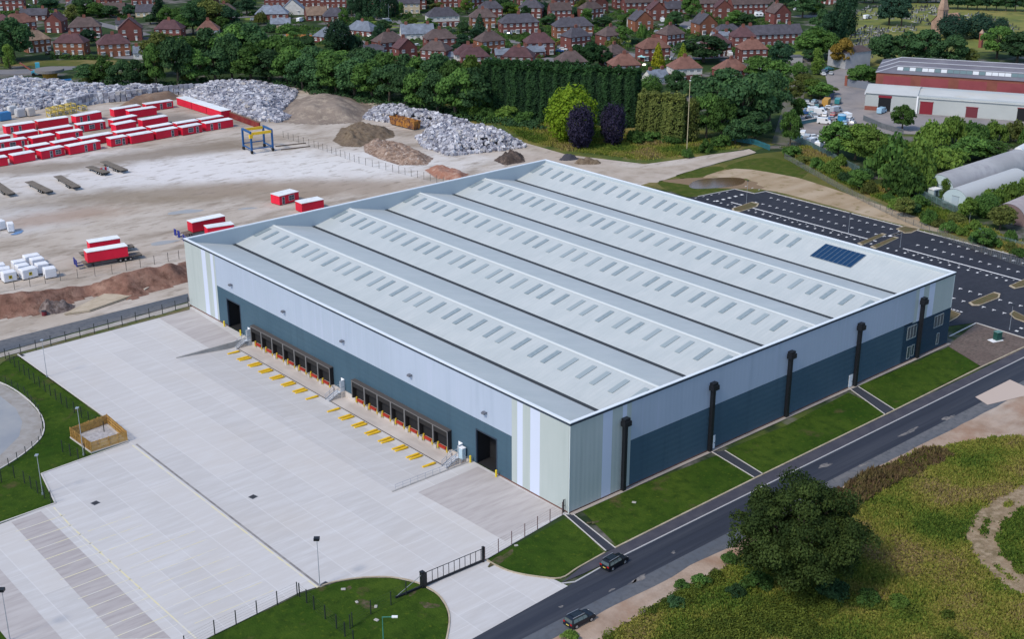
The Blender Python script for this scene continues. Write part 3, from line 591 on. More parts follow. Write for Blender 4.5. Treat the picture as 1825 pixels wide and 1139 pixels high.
# ---- things by the docks
M_ygl = mat('guide_yellow', (.72,.46,.025), .55, layers=[((.62,.38,.02), 1.2, .45, .7)])
b = MB(); b.tube((-1.4,0,.12),(1.1,0,.12),.25,n=10); b.tube((1.1,0,.12),(1.5,0,.02),.25,.17,n=10); b.box(-1.3,-1.1,-.22,.22,.0,.03); b.box(1.0,1.2,-.22,.22,.0,.03); b.box(-.1,.1,-.22,.22,.0,.03); guide_me = b.mesh('wheel_guide', M_ygl)
for (ya, yb, nm) in ((69.1, 100.1, 'far dock bank'), (30.9, 61.4, 'near dock bank')):
    st_ = (yb-ya)/7; pos = []
    for i in range(8):
        y = yb-st_*i-.6
        pos += [y] if i in (0, 7) else [y+.47, y-.47]
    for i, y in enumerate(pos):
        lab = f'yellow tubular wheel guide on the ground, {nth(i+1)} from the left before the {nm}'
        o = tag(link('wheel_guide', guide_me), lab, 'wheel guide', 'wheel guides before the '+nm); o.location = (-5.75, y, -1.12); o.rotation_euler = (0, 0, 0)
M_bol = mat('bollard_yellow', (.62,.47,.03), .55)
b = MB(); b.tube((0,0,0),(0,0,1.25),.19,n=12); b.tube((0,0,1.25),(0,0,1.36),.19,.06,n=12); bol_me = b.mesh('bollard', M_bol)
for (x, y), lab in (((-.7,112.3),'yellow bollard left of the far warehouse doorway'), ((-.75,105.0),'yellow bollard right of the far warehouse doorway'), ((-.7,24.75),'yellow bollard left of the near warehouse doorway'), ((-.75,17.6),'yellow bollard right of the near warehouse doorway')):
    o = tag(link('bollard', bol_me), lab, 'bollard', 'bollards beside the warehouse doorways'); o.location = (x, y, 0)
M_galv = mat('galvanised_steel', (.40,.44,.50), .4, .5); M_tread = mat('stair_tread', (.62,.66,.72), .4, .3)
stair_p = [(103.1-1.0, 'steel stairway between the far doorway and the first dock'), (65.9, 'steel stairway between the two dock banks'), (28.3, 'steel stairway by the near doorway retaining wall')]
for k, (y, lab) in enumerate(stair_p):
    s = thing('stairway', (-1.3, y-.2, -1.2), 0, lab, 'stairs', 'steel stairs down into the dock pit')
    b = MB(); b.box(.28,1.04,-.9,.9,0,1.12); b.build('platform', M_apron if k else M_galv, s)
    b = MB(); b.box(-.55,.28,-.7,.7,1.14,1.2); b.build('landing', M_tread, s)
    for i in range(6):
        b = MB(); b.box(-.9-i*.33,-.58-i*.33,-.62,.62,1.0-i*.19,1.04-i*.19); b.build('tread', M_tread, s)
    for sg in (-1, 1):
        b = MB(); b.bar((-.5,sg*.68,1.1),(-2.75,sg*.68,-.0),.06,.25); b.build('stringer', M_galv, s)
        b = MB(); b.bar((1.0,sg*.68,2.2),(-.55,sg*.68,2.2),.07); b.bar((-.55,sg*.68,2.2),(-2.7,sg*.68,1.05),.07); b.bar((-.55,sg*.68,1.7),(-2.7,sg*.68,.6),.05)
        for q in (0,.5,1): b.bar((-.55-2.15*q,sg*.68,1.15-1.15*q),(-.55-2.15*q,sg*.68,2.2-1.15*q),.06)
        b.build('handrail', M_galv, s)
# cabinet by the near stairs
c = thing('switch_cabinet', (-.75, 26.9, -.02), 0, 'pale blue metal cabinet by the stairs near the right doorway', 'cabinet')
b = MB(); b.box(-.45,.35,-.5,.5,0,2.1); b.build('cabinet_body', mat('cabinet_blue', (.38,.50,.58), .45), c); b = MB(); b.box(-.5,.4,-.55,.55,2.1,2.2); b.build('lid', M_wdoor, c)
# retaining walls of the dock pit
M_ret = mat('retaining_concrete', (.38,.37,.36), .9, layers=[((.28,.27,.26), .4, .4, .7)])
for y0, y1, lab in ((102.5,102.78,'long concrete retaining wall tapering down beside the far doorway'), (24.92,25.2,'long concrete retaining wall tapering down beside the near doorway')):
    s = thing('retaining_wall', (0, y0, 0), 0, lab, 'retaining wall')
    n = [(-17.6,-.02),(-5.2,-1.2),(-.3,-1.2),(-.3,.12),(-17.6,.12)]
    vs = [(x,0,z) for x,z in n]+[(x,y1-y0,z) for x,z in n]; b = MB(); k = len(n); b.add(vs, [tuple(range(k)), tuple(range(2*k-1,k-1,-1))]+[(i,(i+1)%k,k+(i+1)%k,k+i) for i in range(k)]); b.build('wall_slab', M_ret, s)
    if y0 > 50: continue
    b = MB(); dy = (y1-y0)/2
    for i in range(11): b.bar((-16.9+i*1.6,dy,.12),(-16.9+i*1.6,dy,1.15),.045)
    b.bar((-16.9,dy,1.15),(-.9,dy,1.15),.045); b.bar((-16.9,dy,.65),(-.9,dy,.65),.035); b.build('guard_rail', M_galv, s)
# ================================================================ WORKS YARD: cabins, trailers, heaps
M_red = mat('cabin_red', (.66,.013,.045), .5, layers=[((.55,.011,.038), .2, .4, .65)], spec=.3, rnd=.14)
M_croof = mat('cabin_roof_white', (.72,.75,.77), .5, layers=[((.55,.58,.60), .45, .5, .75), ((.62,.62,.60), 1.2, .6, .8)], rnd=.06)
M_cwin = mat('cabin_window', (.05,.06,.075), .2, spec=.6); M_cfr = mat('cabin_frame', (.42,.42,.46), .5)
M_under = mat('cabin_underside', (.02,.02,.022), .9)
def cabin(fl, fr, openings, label, group, zr=2.95, depth=3.3, z0=0.0, ends=()):
    a, b_ = G(fl[0], fl[1], z0+zr), G(fr[0], fr[1], z0+zr); d = (b_-a).to_2d(); ln = d.length; rz = math.atan2(d.y, d.x)
    t = thing('portable_cabin', (a.x, a.y, z0), rz, label, 'portable cabin', group)
    m = MB(); m.box(0,ln,0,depth,.12,zr-.1); m.cur = 1; m.box(.1,ln-.1,.1,depth-.1,-.0,.12); m.build('body', [M_red, M_under], t)
    m = MB(); m.box(-.08,ln+.08,-.08,depth+.08,zr-.1,zr+.04); m.build('roof', M_croof, t)
    for (u, w, kind) in openings:
        x = ln*u; z0_, z1_ = (.18,2.35) if kind != 'window' else (.75,2.3)
        m = MB(); m.box(x-w/2-.1,x+w/2+.1,-.05,0,z0_,z1_+.1); nm = 'window' if kind == 'window' else 'door'; f = m.build(nm, M_cfr, t)
        m = MB(); k = 2 if w > 1.3 else 1
        for i in range(k):
            xa, xb = x-w/2+i*w/k+.04, x-w/2+(i+1)*w/k-.04; m.box(xa,xb,-.075,-.045,z0_+.12,(z0_+z1_)/2-.05); m.box(xa,xb,-.075,-.045,(z0_+z1_)/2+.05,z1_-.02)
        m.build('pane', M_cwin, f)
    return t, a, ln, rz
def z2(x, y): return (x/7.118, 150+y/7.118)
def z3(x, y): return (200+x/7.117, 150+y/7.117)
DW = [(.42,.8,'door'),(.72,1.9,'window')]; WD = [(.42,1.9,'window'),(.76,.9,'door')]; TD = [(.2,.8,'door'),(.48,.8,'door')]; RD = [(.75,.9,'door')]; DWD = [(.15,.9,'door'),(.5,1.9,'window'),(.85,.8,'door')]
rows = [
 ('front row facing the yard', [((z2(-300,975)),(z2(92,918)),[]), (z2(165,905),z2(440,855),[]), (z2(520,848),z2(815,790),DW), (z2(880,790),z2(1270,715),[(.52,.8,'door'),(.8,.8,'door')]), (z3(-20,692),z3(190,655),WD), (z3(235,655),z3(520,605),[]), (z3(555,600),z3(830,550),RD), (z3(890,550),z3(1135,505),WD), (z3(1190,497),z3(1530,440),TD)]),
 ('second row from the yard', [(z2(-70,858),z2(285,800),[]), (z2(360,800),z2(635,752),[]), (z2(690,745),z2(985,690),[]), (z2(1040,690),z2(1430,620),[]), (z3(55,615),z3(430,555),[]), (z3(490,550),z3(770,500),[]), (z3(820,500),z3(1095,455),[]), (z3(1130,450),z3(1410,400),[])]),
 ('third row from the yard', [(z2(-30,740),z2(340,685),DWD), (z2(410,685),z2(690,635),[]), (z2(755,625),z2(1045,580),RD), ]),
 ('fourth row from the yard', [(z2(-150,690),z2(130,648),[]), (z2(215,630),z2(480,585),[]), (z2(540,590),z2(925,525),[]), (z2(985,515),z2(1335,465),DWD), (z3(45,515),z3(300,465),[]), (z3(380,455),z3(705,400),[])]),
 ('back row beside the frames', [(z2(70,533),z2(440,480),TD), (z2(480,470),z2(865,415),[]), (z2(960,405),z2(1285,345),TD), (z3(10,455),z3(315,395),[])]),
 ('rear cluster near the bale wall', [(z3(20,320),z3(360,265),[]), (z3(215,340),z3(560,290),[]), (z3(430,255),z3(770,205),[(.55,.8,'door'),(.85,1.9,'window')])]),
]
def desc(op):
    k = [o[2] for o in op]
    return 'windowless red cabin' if not k else 'red cabin with two doors' if k == ['door','door'] else 'red cabin with one door' if k == ['door'] else 'red cabin with door and window' if len(k) == 2 else 'red cabin, window between doors'
for nm, lst in rows:
    for i, (fl, fr, op) in enumerate(lst): cabin(fl, fr, op, f'{desc(op)}, {nth(i+1)} from left, {nm}', 'red portable cabins with white roofs')
# three cabins end to end along the heap side
p1, p2 = z3(815,165), z3(1385,342)
for i in range(3):
    q0 = (p1[0]+(p2[0]-p1[0])*i/3, p1[1]+(p2[1]-p1[1])*i/3); q1 = (p1[0]+(p2[0]-p1[0])*(i+.97)/3, p1[1]+(p2[1]-p1[1])*(i+.97)/3)
    cabin(q0, q1, [], ['far', 'middle', 'near'][i]+' one of three red cabins end to end against the bale heap', 'red cabins end to end against the heap', 3.0, 4.2)
# dark red hoarding that continues the line
a, b_ = G(394.6,204), G(462,229); hd = thing('hoarding', (a.x,a.y,0), math.atan2((b_-a).y,(b_-a).x), 'low dark red hoarding running from the cabin row towards the blue gantry', 'hoarding'); ln = (b_-a).length
for i in range(8):
    m = MB(); m.box(ln*i/8+.04,ln*(i+1)/8-.04,0,.5,.0,2.1-.04*(i % 2)); m.build('panel', mat('hoarding_red', (.16,.018,.02), .7, layers=[((.22,.05,.035), .4, .45, .7)]), hd)
m = MB(); m.box(-.1,ln+.1,.05,.8,2.1,2.25); m.build('capping', mat('hoarding_cap', (.16,.09,.06), .9), hd)
# ---- flatbed trailers
M_bed = mat('trailer_timber', (.17,.145,.12), .9, layers=[((.10,.085,.07), 1.2, .4, .7)]); M_chas = mat('trailer_chassis', (.025,.028,.034), .6); M_tyre = mat('tyre_rubber', (.014,.014,.015), .8)
M_bluep = mat('ramp_blue', (.012,.022,.20), .5)
def trailer(p, q, label, z=1.15, w=2.5, ramps=False, group='flatbed trailers in the works yard'):
    a, b_ = Vector(p), Vector(q); d = b_-a; ln = d.length; t = thing('flatbed_trailer', (a.x, a.y, 0), math.atan2(d.y, d.x), label, 'trailer', group)
    m = MB(); m.box(0,ln,-w/2,w/2,z-.16,z); m.build('deck', M_bed, t)
    m = MB()
    for s in (-1, 1): m.box(.3,ln-.2,s*.5-.09,s*.5+.09,z-.55,z-.17)
    m.box(ln-.3,ln-.05,-w/2+.1,w/2-.1,z-.5,z-.17); m.build('chassis', M_chas, t)
    for x in (ln*.62, ln*.62+1.3, ln*.62+2.6) if ln > 7 else (ln*.6, ln*.6+1.2):
        for s in (-1, 1):
            m = MB(); m.tube((x,s*(w/2-.42),.5),(x,s*(w/2-.04),.5),.5,n=14); wl = m.build('wheel', M_tyre, t); m = MB(); m.tube((x,s*(w/2-.05),.5),(x,s*(w/2-.02),.5),.24,n=10); m.build('rim', M_alu, wl)
    for s in (-1, 1): m = MB(); m.box(ln*.16,ln*.16+.2,s*.7-.1,s*.7+.1,0,z-.3); m.build('landing_leg', M_chas, t)
    if ramps:
        for s in (-1, 1):
            m = MB(); m.box(-1.7,0,s*1.0-.1,s*1.0+.1,z-.35,z-.18); m.box(-1.85,-1.7,s*1.0-.62,s*1.0+.62,z-.5,z+1.3); m.build('ramp', M_bluep, t)
    return t
for (x0,y0,x1,y1,lab) in [(158,296,190,307,'empty timber-decked trailer with red and white barrier behind it'),(184,287,222,303,'empty timber-decked trailer standing rightmost beside the barrier trailer'),(102,313,137,333,'empty trailer second from the right in the parked row'),(51,323,88,341,'empty trailer third from the right in the parked row'),(-12,323,20,345,'empty trailer at the left end of the parked row')]:
    trailer(G(x0,y0,1.1).to_2d(), G(x1,y1,1.1).to_2d(), lab)
def on_trailer(fl, fr, lab, tlab, back, fwd, op=(), ramps=True, zt=1.25):
    t, a, ln, rz = cabin(fl, fr, op, lab, 'red cabins on trailers', 2.9, 3.0, zt)
    u = Vector((math.cos(rz), math.sin(rz))); v = Vector((-u.y, u.x)); c = a.to_2d()+v*1.5
    trailer(c-u*back, c+u*(ln+fwd), tlab, zt-.02, 2.7, ramps, 'trailers carrying red cabins'); return t
def z6(x, y): return (100+x/7.604, 400+y/7.604)
on_trailer(z6(415,380), z6(965,290), 'red cabin with white roof loaded on the nearest trailer', 'trailer under the nearest loaded red cabin with dark wheels', 1.0, 3.6)
on_trailer(z6(450,250), z6(865,185), 'red cabin with white roof loaded on the trailer just behind the nearest one', 'trailer under the loaded cabin behind the nearest one', 2.4, 3.6, (), False)
def z8(x, y): return (280+x/5.703, 360+y/5.703)
on_trailer(z8(355,210), z8(690,140), 'larger red cabin loaded on a trailer beside the warehouse corner', 'trailer with blue ramps under the larger cabin by the warehouse corner', 2.2, .8)
on_trailer(z8(510,265), z8(780,225), 'smaller red cabin loaded on a trailer close to the warehouse corner', 'trailer with blue ramps under the smaller cabin by the warehouse corner', 4.2, .8)
cabin((188,487*0+0) if False else (440+188/3.259,200+487/3.259), (440+300/3.259,200+459/3.259), [(.2,.8,'door'),(.62,1.9,'window')], 'lone red cabin with door and window behind the warehouse parapet', 'lone red cabins behind the warehouse', 2.9, 4.2)
cabin((440+318/3.259,200+530/3.259), (440+446/3.259,200+505/3.259), [], 'lone windowless red cabin close behind the warehouse parapet', 'lone red cabins behind the warehouse', 2.9, 3.8)
# red and white barrier
q = G(187,306); t = thing('barrier', q, .1, 'red and white chequered barrier board behind an empty trailer', 'barrier')
for i in range(4): m = MB(); m.box(-1.5+i*.75,-.76+i*.75,-.05,.05,.3,1.5); m.build('board', M_red if i % 2 == 0 else M_croof, t)
for i in (-1.2, 1.2): m = MB(); m.box(i-.06,i+.06,-.05,.05,0,.3); m.build('leg', M_chas, t)
# ---- blue and yellow straddle gantry
M_gb = mat('gantry_blue', (.015,.085,.24), .5); M_gy = mat('gantry_yellow', (.66,.42,.02), .5)
legs = [Vector((86.6,249.3)), Vector((94.2,248.3)), Vector((87.6,256.6)), Vector((95.2,255.6))]; hg = 7.3
t = thing('gantry_crane', ((90.9),(252.4),0), 0, 'blue and yellow four-legged straddle gantry on black wheels in the yard', 'gantry crane'); o = Vector((90.9,252.4))
P_ = [l-o for l in legs]
for p in P_:
    m = MB(); m.bar((p.x,p.y,.7),(p.x,p.y,hg),.55); m.build('leg', M_gb, t)
    m = MB(); m.tube((p.x-.28,p.y,.55),(p.x+.28,p.y,.55),.58,n=14); m.build('wheel', M_tyre, t)
for i, j in ((0,2),(1,3)):
    m = MB(); m.bar((P_[i].x,P_[i].y,hg),(P_[j].x,P_[j].y,hg),.6); m.bar((P_[i].x,P_[i].y,1.5),(P_[j].x,P_[j].y,1.5),.35); m.build('side_beam', M_gb, t)
for i, j in ((0,1),(2,3)):
    m = MB(); m.bar((P_[i].x,P_[i].y,hg-.45),(P_[j].x,P_[j].y,hg-.45),.5,.9); m.build('cross_beam', M_gy, t)
for i, j, z in ((0,1,1.6),(2,3,2.2)): m = MB(); m.bar((P_[i].x,P_[i].y,z),(P_[j].x,P_[j].y,z),.3); m.build('tie_bar', M_gb, t)
m = MB(); m.box(P_[0].x-.9,P_[0].x+.3,P_[0].y-.9,P_[0].y-.2,hg-1.8,hg-.5); m.build('hoist', M_gy, t)
for (x0,y0,x1,y1,lab) in [(491,261,545,255,'long brown steel beam lying nearer the fence posts'),(501,267,553,261,'long brown steel beam lying farther from the fence posts')]:
    a, b_ = G(x0,y0), G(x1,y1); m = MB(); n = Vector((0,0,.22)); m.bar(a+n,b_+n,.4,.08); m.bar(a+n*.0+Vector((0,0,.04)),b_+Vector((0,0,.04)),.4,.08); m.bar(a+n*.6,b_+n*.6,.08,.3); tag(m.build('steel_beam', mat('rusty_beam', (.13,.095,.075), .8)), lab, 'beam', 'beams beside the gantry')
# ---- white wrapped packs
M_wrap = mat('white_wrap', (.72,.73,.76), .45, layers=[((.62,.64,.70), .8, .45, .7)], bump=(1.6,.12)); M_lab = mat('label_yellow', (.58,.45,.02), .6); M_lab2 = mat('label_dark', (.10,.09,.02), .6)
def pack(fl, fr, label, zr=2.6, depth=2.6, mark=False):
    a, b_ = G(fl[0], fl[1], zr), G(fr[0], fr[1], zr); d = (b_-a).to_2d(); ln = d.length
    t = thing('wrapped_pack', (a.x,a.y,0), math.atan2(d.y,d.x), label, 'wrapped pack', 'white wrapped packs in the works yard')
    m = MB(); m.box(.05,ln-.05,.05,depth-.05,.14,zr-.02); me = m.mesh('wrap', M_wrap); bm = bmesh.new(); bm.from_mesh(me); bmesh.ops.bevel(bm, geom=bm.edges[:], offset=.22, segments=2, affect='EDGES', profile=.6); bm.to_mesh(me); bm.free(); link('wrap', me, t)
    m = MB()
    for y in (.3, depth/2, depth-.3): m.box(.1,ln-.1,y-.12,y+.12,0,.15)
    m.build('pallet', M_under, t)
    if mark:
        m = MB(); m.box(ln/2-.42,ln/2+.42,.015,.045,zr*.5-.4,zr*.5+.45); l = m.build('label_sheet', M_lab, t); m = MB(); m.box(ln/2-.25,ln/2+.25,0,.016,zr*.5-.05,zr*.5+.32); m.box(ln/2-.1,ln/2+.1,0,.016,zr*.5-.3,zr*.5-.08); m.build('label_mark', M_lab2, l)
def z5(x, y): return (x/7.595, 370+y/7.595)
PK = [((40,895),(225,858),1,'front left white pack with a yellow label'),((300,855),(510,803),1,'front middle white pack with a yellow label'),((600,840),(762,812),0,'front right plain white pack'),
      ((-100,850),(140,820),0,'second row plain white pack behind the labelled left one'),((235,800),(405,765),0,'second row white pack behind the labelled middle one'),((500,780),(665,748),0,'second row white pack behind the plain right one'),
      ((-110,795),(75,765),0,'third row white pack at the left frame edge'),((178,748),(352,715),0,'third row white pack in the middle'),((430,712),(605,678),0,'third row white pack towards the right'),((335,672),(548,632),0,'rearmost white pack of the group'),
      ((95,222),(188,210),0,'white pack standing alone beside a blue tarpaulin'),((-60,200),(75,172),0,'white pack behind the one by the blue tarpaulin')]
for fl, fr, mk, lab in PK: pack(z5(*fl), z5(*fr), lab, mark=bool(mk))
for (x,y,lab) in [(24,542,'white wrapped bundle lying on the bare earth by the bank'),(0,548,'white wrapped bundle lying at the frame edge by the bank')]:
    q = G(x,y); t = thing('wrapped_bundle', q, .1, lab, 'bundle'); m = MB(); m.box(-2,2,-.9,.9,0,.75); me = m.mesh('wrap', M_wrap); bm = bmesh.new(); bm.from_mesh(me); bmesh.ops.bevel(bm, geom=bm.edges[:], offset=.2, segments=2, affect='EDGES'); bm.to_mesh(me); bm.free(); link('wrap', me, t)
sheet('tarpaulin', [blobpoly(G(31,415), 2.2, 1, .3, 12, .4, 2)], .03, mat('tarp_blue', (.12,.22,.40), .6), 'thing', label='flat blue tarpaulin on the ground beside the lone white pack', cat='tarpaulin')
# puddles
for i,(x,y,rx,ry) in enumerate([(330,377,4.5,2.2),(441,371,2.6,.9),(292,432,4,1.6)]):
    sheet('puddle_water', [blobpoly(G(x,y), rx, ry, -.3, 18, .3, 60+i)], -.03, mat('puddle', (.30,.305,.31), .45, spec=.3))
# ---- heaps of soil and rubble
M_soil = mat('heap_soil_grey', (.235,.195,.165), .95, layers=[((.17,.14,.12), .12, .4, .65), ((.34,.29,.235), .4, .5, .75)], bump=(1.2,.35), spec=.05)
M_soil2 = mat('heap_soil_brown', (.155,.12,.09), .95, layers=[((.19,.15,.105), .2, .4, .7), ((.09,.065,.045), .8, .45, .7)], bump=(1.5,.35), spec=.05)
M_soilr = mat('bank_red_soil', (.195,.105,.08), .95, layers=[((.28,.175,.135), .2, .4, .7), ((.10,.055,.042), .5, .45, .7), ((.32,.22,.17), .9, .6, .8)], bump=(1.2,.4), spec=.05)
M_rub = mat('rubble_mixed', (.30,.22,.175), .95, layers=[((.16,.11,.085), .6, .4, .6), ((.46,.40,.36), 1.1, .55, .7)], bump=(1.5,.5), spec=.05)
tag(heap('soil_heap', PX((488,216),(512,178),(560,172),(640,176),(672,194),(640,218),(560,222)), 4.8, 15, M_soil, 1.0, .05, .6), 'large grey-brown soil heap in front of the wood, flat-topped and smooth', 'soil heap')
tag(heap('soil_heap', PX((594,250),(608,228),(645,222),(700,232),(704,243),(660,254),(640,262),(610,260)), 2.2, 5, M_soil2, .6, .14, .8), 'dark brown soil heap between the grey heap and the broken rubble', 'soil heap')
tag(heap('rubble_heap', PX((648,256),(680,252),(740,266),(772,282),(760,294),(715,294),(680,284),(650,270)), 1.9, 4, M_rub, .5, .15, .8), 'low heap of broken brick rubble in front of the dark brown soil', 'rubble heap')
tag(heap('brick_heap', PX((757,302),(790,298),(835,310),(828,322),(780,318)), 1.5, 2.5, mat('brick_rubble', (.27,.13,.09), .95, layers=[((.36,.24,.19), .6, .45, .7)], bump=(1.5,.4)), .6, .15, .4), 'reddish heap of crushed brick just behind the warehouse parapet', 'brick heap')
tag(heap('scrap_heap', PX((880,285),(905,272),(932,276),(936,288),(900,294)), 1.8, 2.5, mat('scrap_dark', (.06,.045,.038), .9, layers=[((.16,.12,.1), .9, .5, .7)], bump=(1.5,.5)), .5, .2, .9), 'dark twisted scrap heap at the end of the pale bale heap', 'scrap heap')
for i, (x, y, w, h_, lab) in enumerate([(1014,283,3.6,1.6,'small blue-black tarmac heap behind the far warehouse corner'),(1048,290,4.2,1.4,'small brown spoil heap right of the tarmac heap')]):
    tag(heap('spoil_heap', blobpoly(G(x,y), w, w*.6, -.6, 16, .2, 70+i), h_, 1.6, mat('tarmac_heap', (.05,.05,.062), .9, bump=(2,.4)) if i == 0 else M_soil2, .5, .2, .5), lab, 'spoil heap')
tag(heap('soil_bank', PX((-60,545),(0,540),(80,525),(190,505),(300,478),(338,462),(340,500),(270,520),(235,535),(160,528),(70,560),(-60,575)), 3.4, 6, M_soilr, 1.0, .06, .6), 'long bank of red-brown soil along the works yard edge by the warehouse', 'soil bank')
tag(heap('spoil_heap', blobpoly(G(98,552), 4, 3, 0, 16, .3, 9), 2.4, 2, mat('roots_dark', (.10,.075,.07), .95, layers=[((.22,.18,.17), .9, .45, .65)], bump=(2,.6)), .5, .2, .8), 'round dark heap of roots and spoil below the red bank', 'spoil heap')
tag(heap('soil_bank', PX((205,192),(235,178),(290,168),(316,164),(318,176),(285,182),(240,192)), 2.0, 4, mat('bank_brown_soil', (.17,.115,.085), .95, layers=[((.24,.18,.14), .25, .4, .7)], bump=(1.2,.3), spec=.05), .8, .08, .4), 'low brown soil bank between the bale wall and the rear cabins', 'soil bank')
# concrete slabs lying by the bank
m = MB(); pl = [(p.x,p.y) for p in PX((115,562),(200,520),(240,528),(160,556))]; m.prism(pl, .05, .5); tag(m.build('concrete_slab', mat('slab_sand', (.44,.37,.28), .9, layers=[((.34,.28,.2), .4, .45, .7)])), 'long pale concrete slab lying against the red soil bank', 'concrete slab')
m = MB(); pl = [(p.x,p.y) for p in PX((248,516),(262,508),(272,512),(258,520))]; m.prism(pl, .05, .6); tag(m.build('concrete_slab', mat('slab_cream', (.52,.46,.38), .9)), 'small cream slab lying at the top of the red soil bank', 'concrete slab')
q = G(79,562); t = thing('waste_drum', q, 0, 'small dark red drum on the ground below the roots', 'drum'); m = MB(); m.tube((0,0,0),(0,0,1.0),.55,n=12); m.build('drum_body', mat('drum_red', (.14,.02,.03), .6), t); m = MB(); m.tube((0,0,1.0),(0,0,1.08),.58,n=12); m.build('lid', M_chas, t)
# ---- baled waste
M_bale = mat('bale_film', (.42,.43,.47), .6, layers=[((.60,.61,.64), .35, .42, .6), ((.22,.22,.28), .6, .55, .7), ((.50,.47,.42), .22, .6, .75)], bump=(2.2,.25), rnd=.0, spec=.3)
def leafbox(rng, s):
    m = MB(); m.box(-s*.6,s*.6,-s*.5,s*.5,-s*.45,s*.45); m.v = [tuple(c+rng.uniform(-.07,.07)*s for c in v) for v in m.v]; return m
def bale_mass(name, poly, hgt, fall, n, label, size=(1.1,1.7), seed=1, ns=.05, amp=.5, m=M_bale):
    rng = random.Random(seed); x0,x1,y0,y1 = bounds(poly); B = MB(); k = 0; gd = 0
    heapm = MB(); pts = []
    while k < n and gd < n*20:
        gd += 1; x, y = rng.uniform(x0,x1), rng.uniform(y0,y1)
        if not inside((x,y), poly): continue
        z = heap_h(x, y, poly, hgt, fall, ns, amp); s = rng.uniform(*size)
        Mx = Matrix.Translation((x,y,max(.3*s,z+rng.uniform(-.3,.35)*s))) @ Matrix.Rotation(rng.uniform(0,6.3),4,'Z') @ Matrix.Rotation(rng.gauss(0,.22),4,'X') @ Matrix.Rotation(rng.gauss(0,.22),4,'Y')
        lb = leafbox(rng, s); B.add([Mx @ Vector(v) for v in lb.v], lb.f); k += 1
    me = bpy.data.meshes.new(name); me.from_pydata(B.v, [], B.f); me.materials.append(m)
    at = me.attributes.new('shade','FLOAT','FACE'); vals = np.repeat(np.random.RandomState(seed).rand(k), 6).astype(np.float32); at.data.foreach_set('value', vals)
    return tag(link(name, me), label, 'waste heap', None, 'stuff')
def balemat():
    m, nt = _nodes('bale_wrapped'); out = N(nt, 'ShaderNodeOutputMaterial'); p = N(nt, 'ShaderNodeBsdfPrincipled', Roughness=.55); lk(nt, p.outputs[0], out.inputs[0])
    at = N(nt, 'ShaderNodeAttribute', attribute_name='shade'); r = N(nt, 'ShaderNodeValToRGB'); lk(nt, at.outputs['Fac'], r.inputs[0]); e = r.color_ramp.elements
    e[0].position = 0; e[0].color = (.07,.07,.10,1); e[1].position = 1; e[1].color = (.60,.61,.65,1)
    for pos, c in ((.25,(.21,.215,.26,1)), (.5,(.36,.365,.41,1)), (.72,(.47,.475,.52,1)), (.76,(.40,.36,.31,1)), (.82,(.53,.54,.58,1))): q = e.new(pos); q.color = c
    geo = N(nt, 'ShaderNodeNewGeometry'); c = mix(nt, noise(nt, geo.outputs['Position'], 1.8, 4, .6, .45, .7), r.outputs[0], (.28,.28,.32)); lk(nt, c, p.inputs['Base Color']); return m
M_bw = balemat()
B1 = PX((300,158),(345,158),(400,150),(470,150),(530,162),(520,180),(498,200),(520,212),(495,218),(452,214),(400,196),(330,172))
bale_mass('bale_heap_rubble', B1, 2.4, 8, 5600, 'wide heap of pale grey baled plastic waste behind the red cabins', (.8,1.5), 3, .05, .8, M_bw)
B2 = PX((-60,150),(30,146),(120,150),(200,160),(300,160),(310,166),(215,178),(165,186),(90,192),(0,202),(-60,207))
bale_mass('bale_heap_rubble', B2, 2.5, 6, 5600, 'white and grey baled waste heap at the left behind the yellow frames', (.9,1.5), 4, .05, .8, M_bw)
B3 = PX((648,212),(660,196),(720,194),(760,205),(850,226),(925,252),(938,262),(900,268),(800,278),(752,262),(740,246),(770,230),(720,222))
bale_mass('bale_heap_rubble', B3, 3.2, 6, 3600, 'long heap of pale tipped baled waste right of the orange skip', (.6,1.15), 5, .06, .8, M_bw)
# bales one can tell apart: the stacked wall behind the cabins and the nearest of the tipped heap
rng = random.Random(11); bms = []
for i in range(8):
    lb = leafbox(rng, 1.5); me = lb.mesh('waste_bale', M_bw); at = me.attributes.new('shade','FLOAT','FACE'); at.data.foreach_set('value', np.full(len(me.polygons), [.1,.25,.4,.5,.62,.78,.9,.97][i], dtype=np.float32)); bms.append(me)
n = 0
wallp = [G(118,196), G(165,184), G(215,180), G(300,170), G(345,166)]
for a, b_ in zip(wallp, wallp[1:]):
    d = b_-a; k = int(d.length/2.0)
    for i in range(k):
        for lv in range(3):
            if n >= 150: break
            o = link('waste_bale', bms[rng.randrange(8)]); p = a+d*((i+.5)/k); o.location = (p.x+rng.uniform(-.2,.2), p.y+rng.uniform(-.2,.2), .7+lv*1.35); o.rotation_euler = (rng.uniform(-.06,.06), rng.uniform(-.06,.06), math.atan2(d.y,d.x)+rng.uniform(-.12,.12))
            tag(o, 'grey film-wrapped bale in the stacked wall behind the red cabins', 'waste bale', 'bales stacked in a wall behind the cabins'); n += 1
B4 = PX((740,248),(775,236),(860,236),(925,256),(930,262),(895,268),(800,277),(755,262)); n = 0; x0,x1,y0,y1 = bounds(B4)
while n < 145:
    x, y = rng.uniform(x0,x1), rng.uniform(y0,y1)
    if not inside((x,y), B4): continue
    z = heap_h(x, y, B3, 3.2, 6, .06, .8); o = link('waste_bale', bms[rng.randrange(2,8)]); s = rng.uniform(.55,.85); o.scale = (s,s,s); o.location = (x, y, max(.4,z+.45)); o.rotation_euler = (rng.gauss(0,.5), rng.gauss(0,.5), rng.uniform(0,6.3))
    tag(o, 'pale bale tipped on the heap right of the orange skip', 'waste bale', 'bales tipped on the heap right of the orange skip'); n += 1
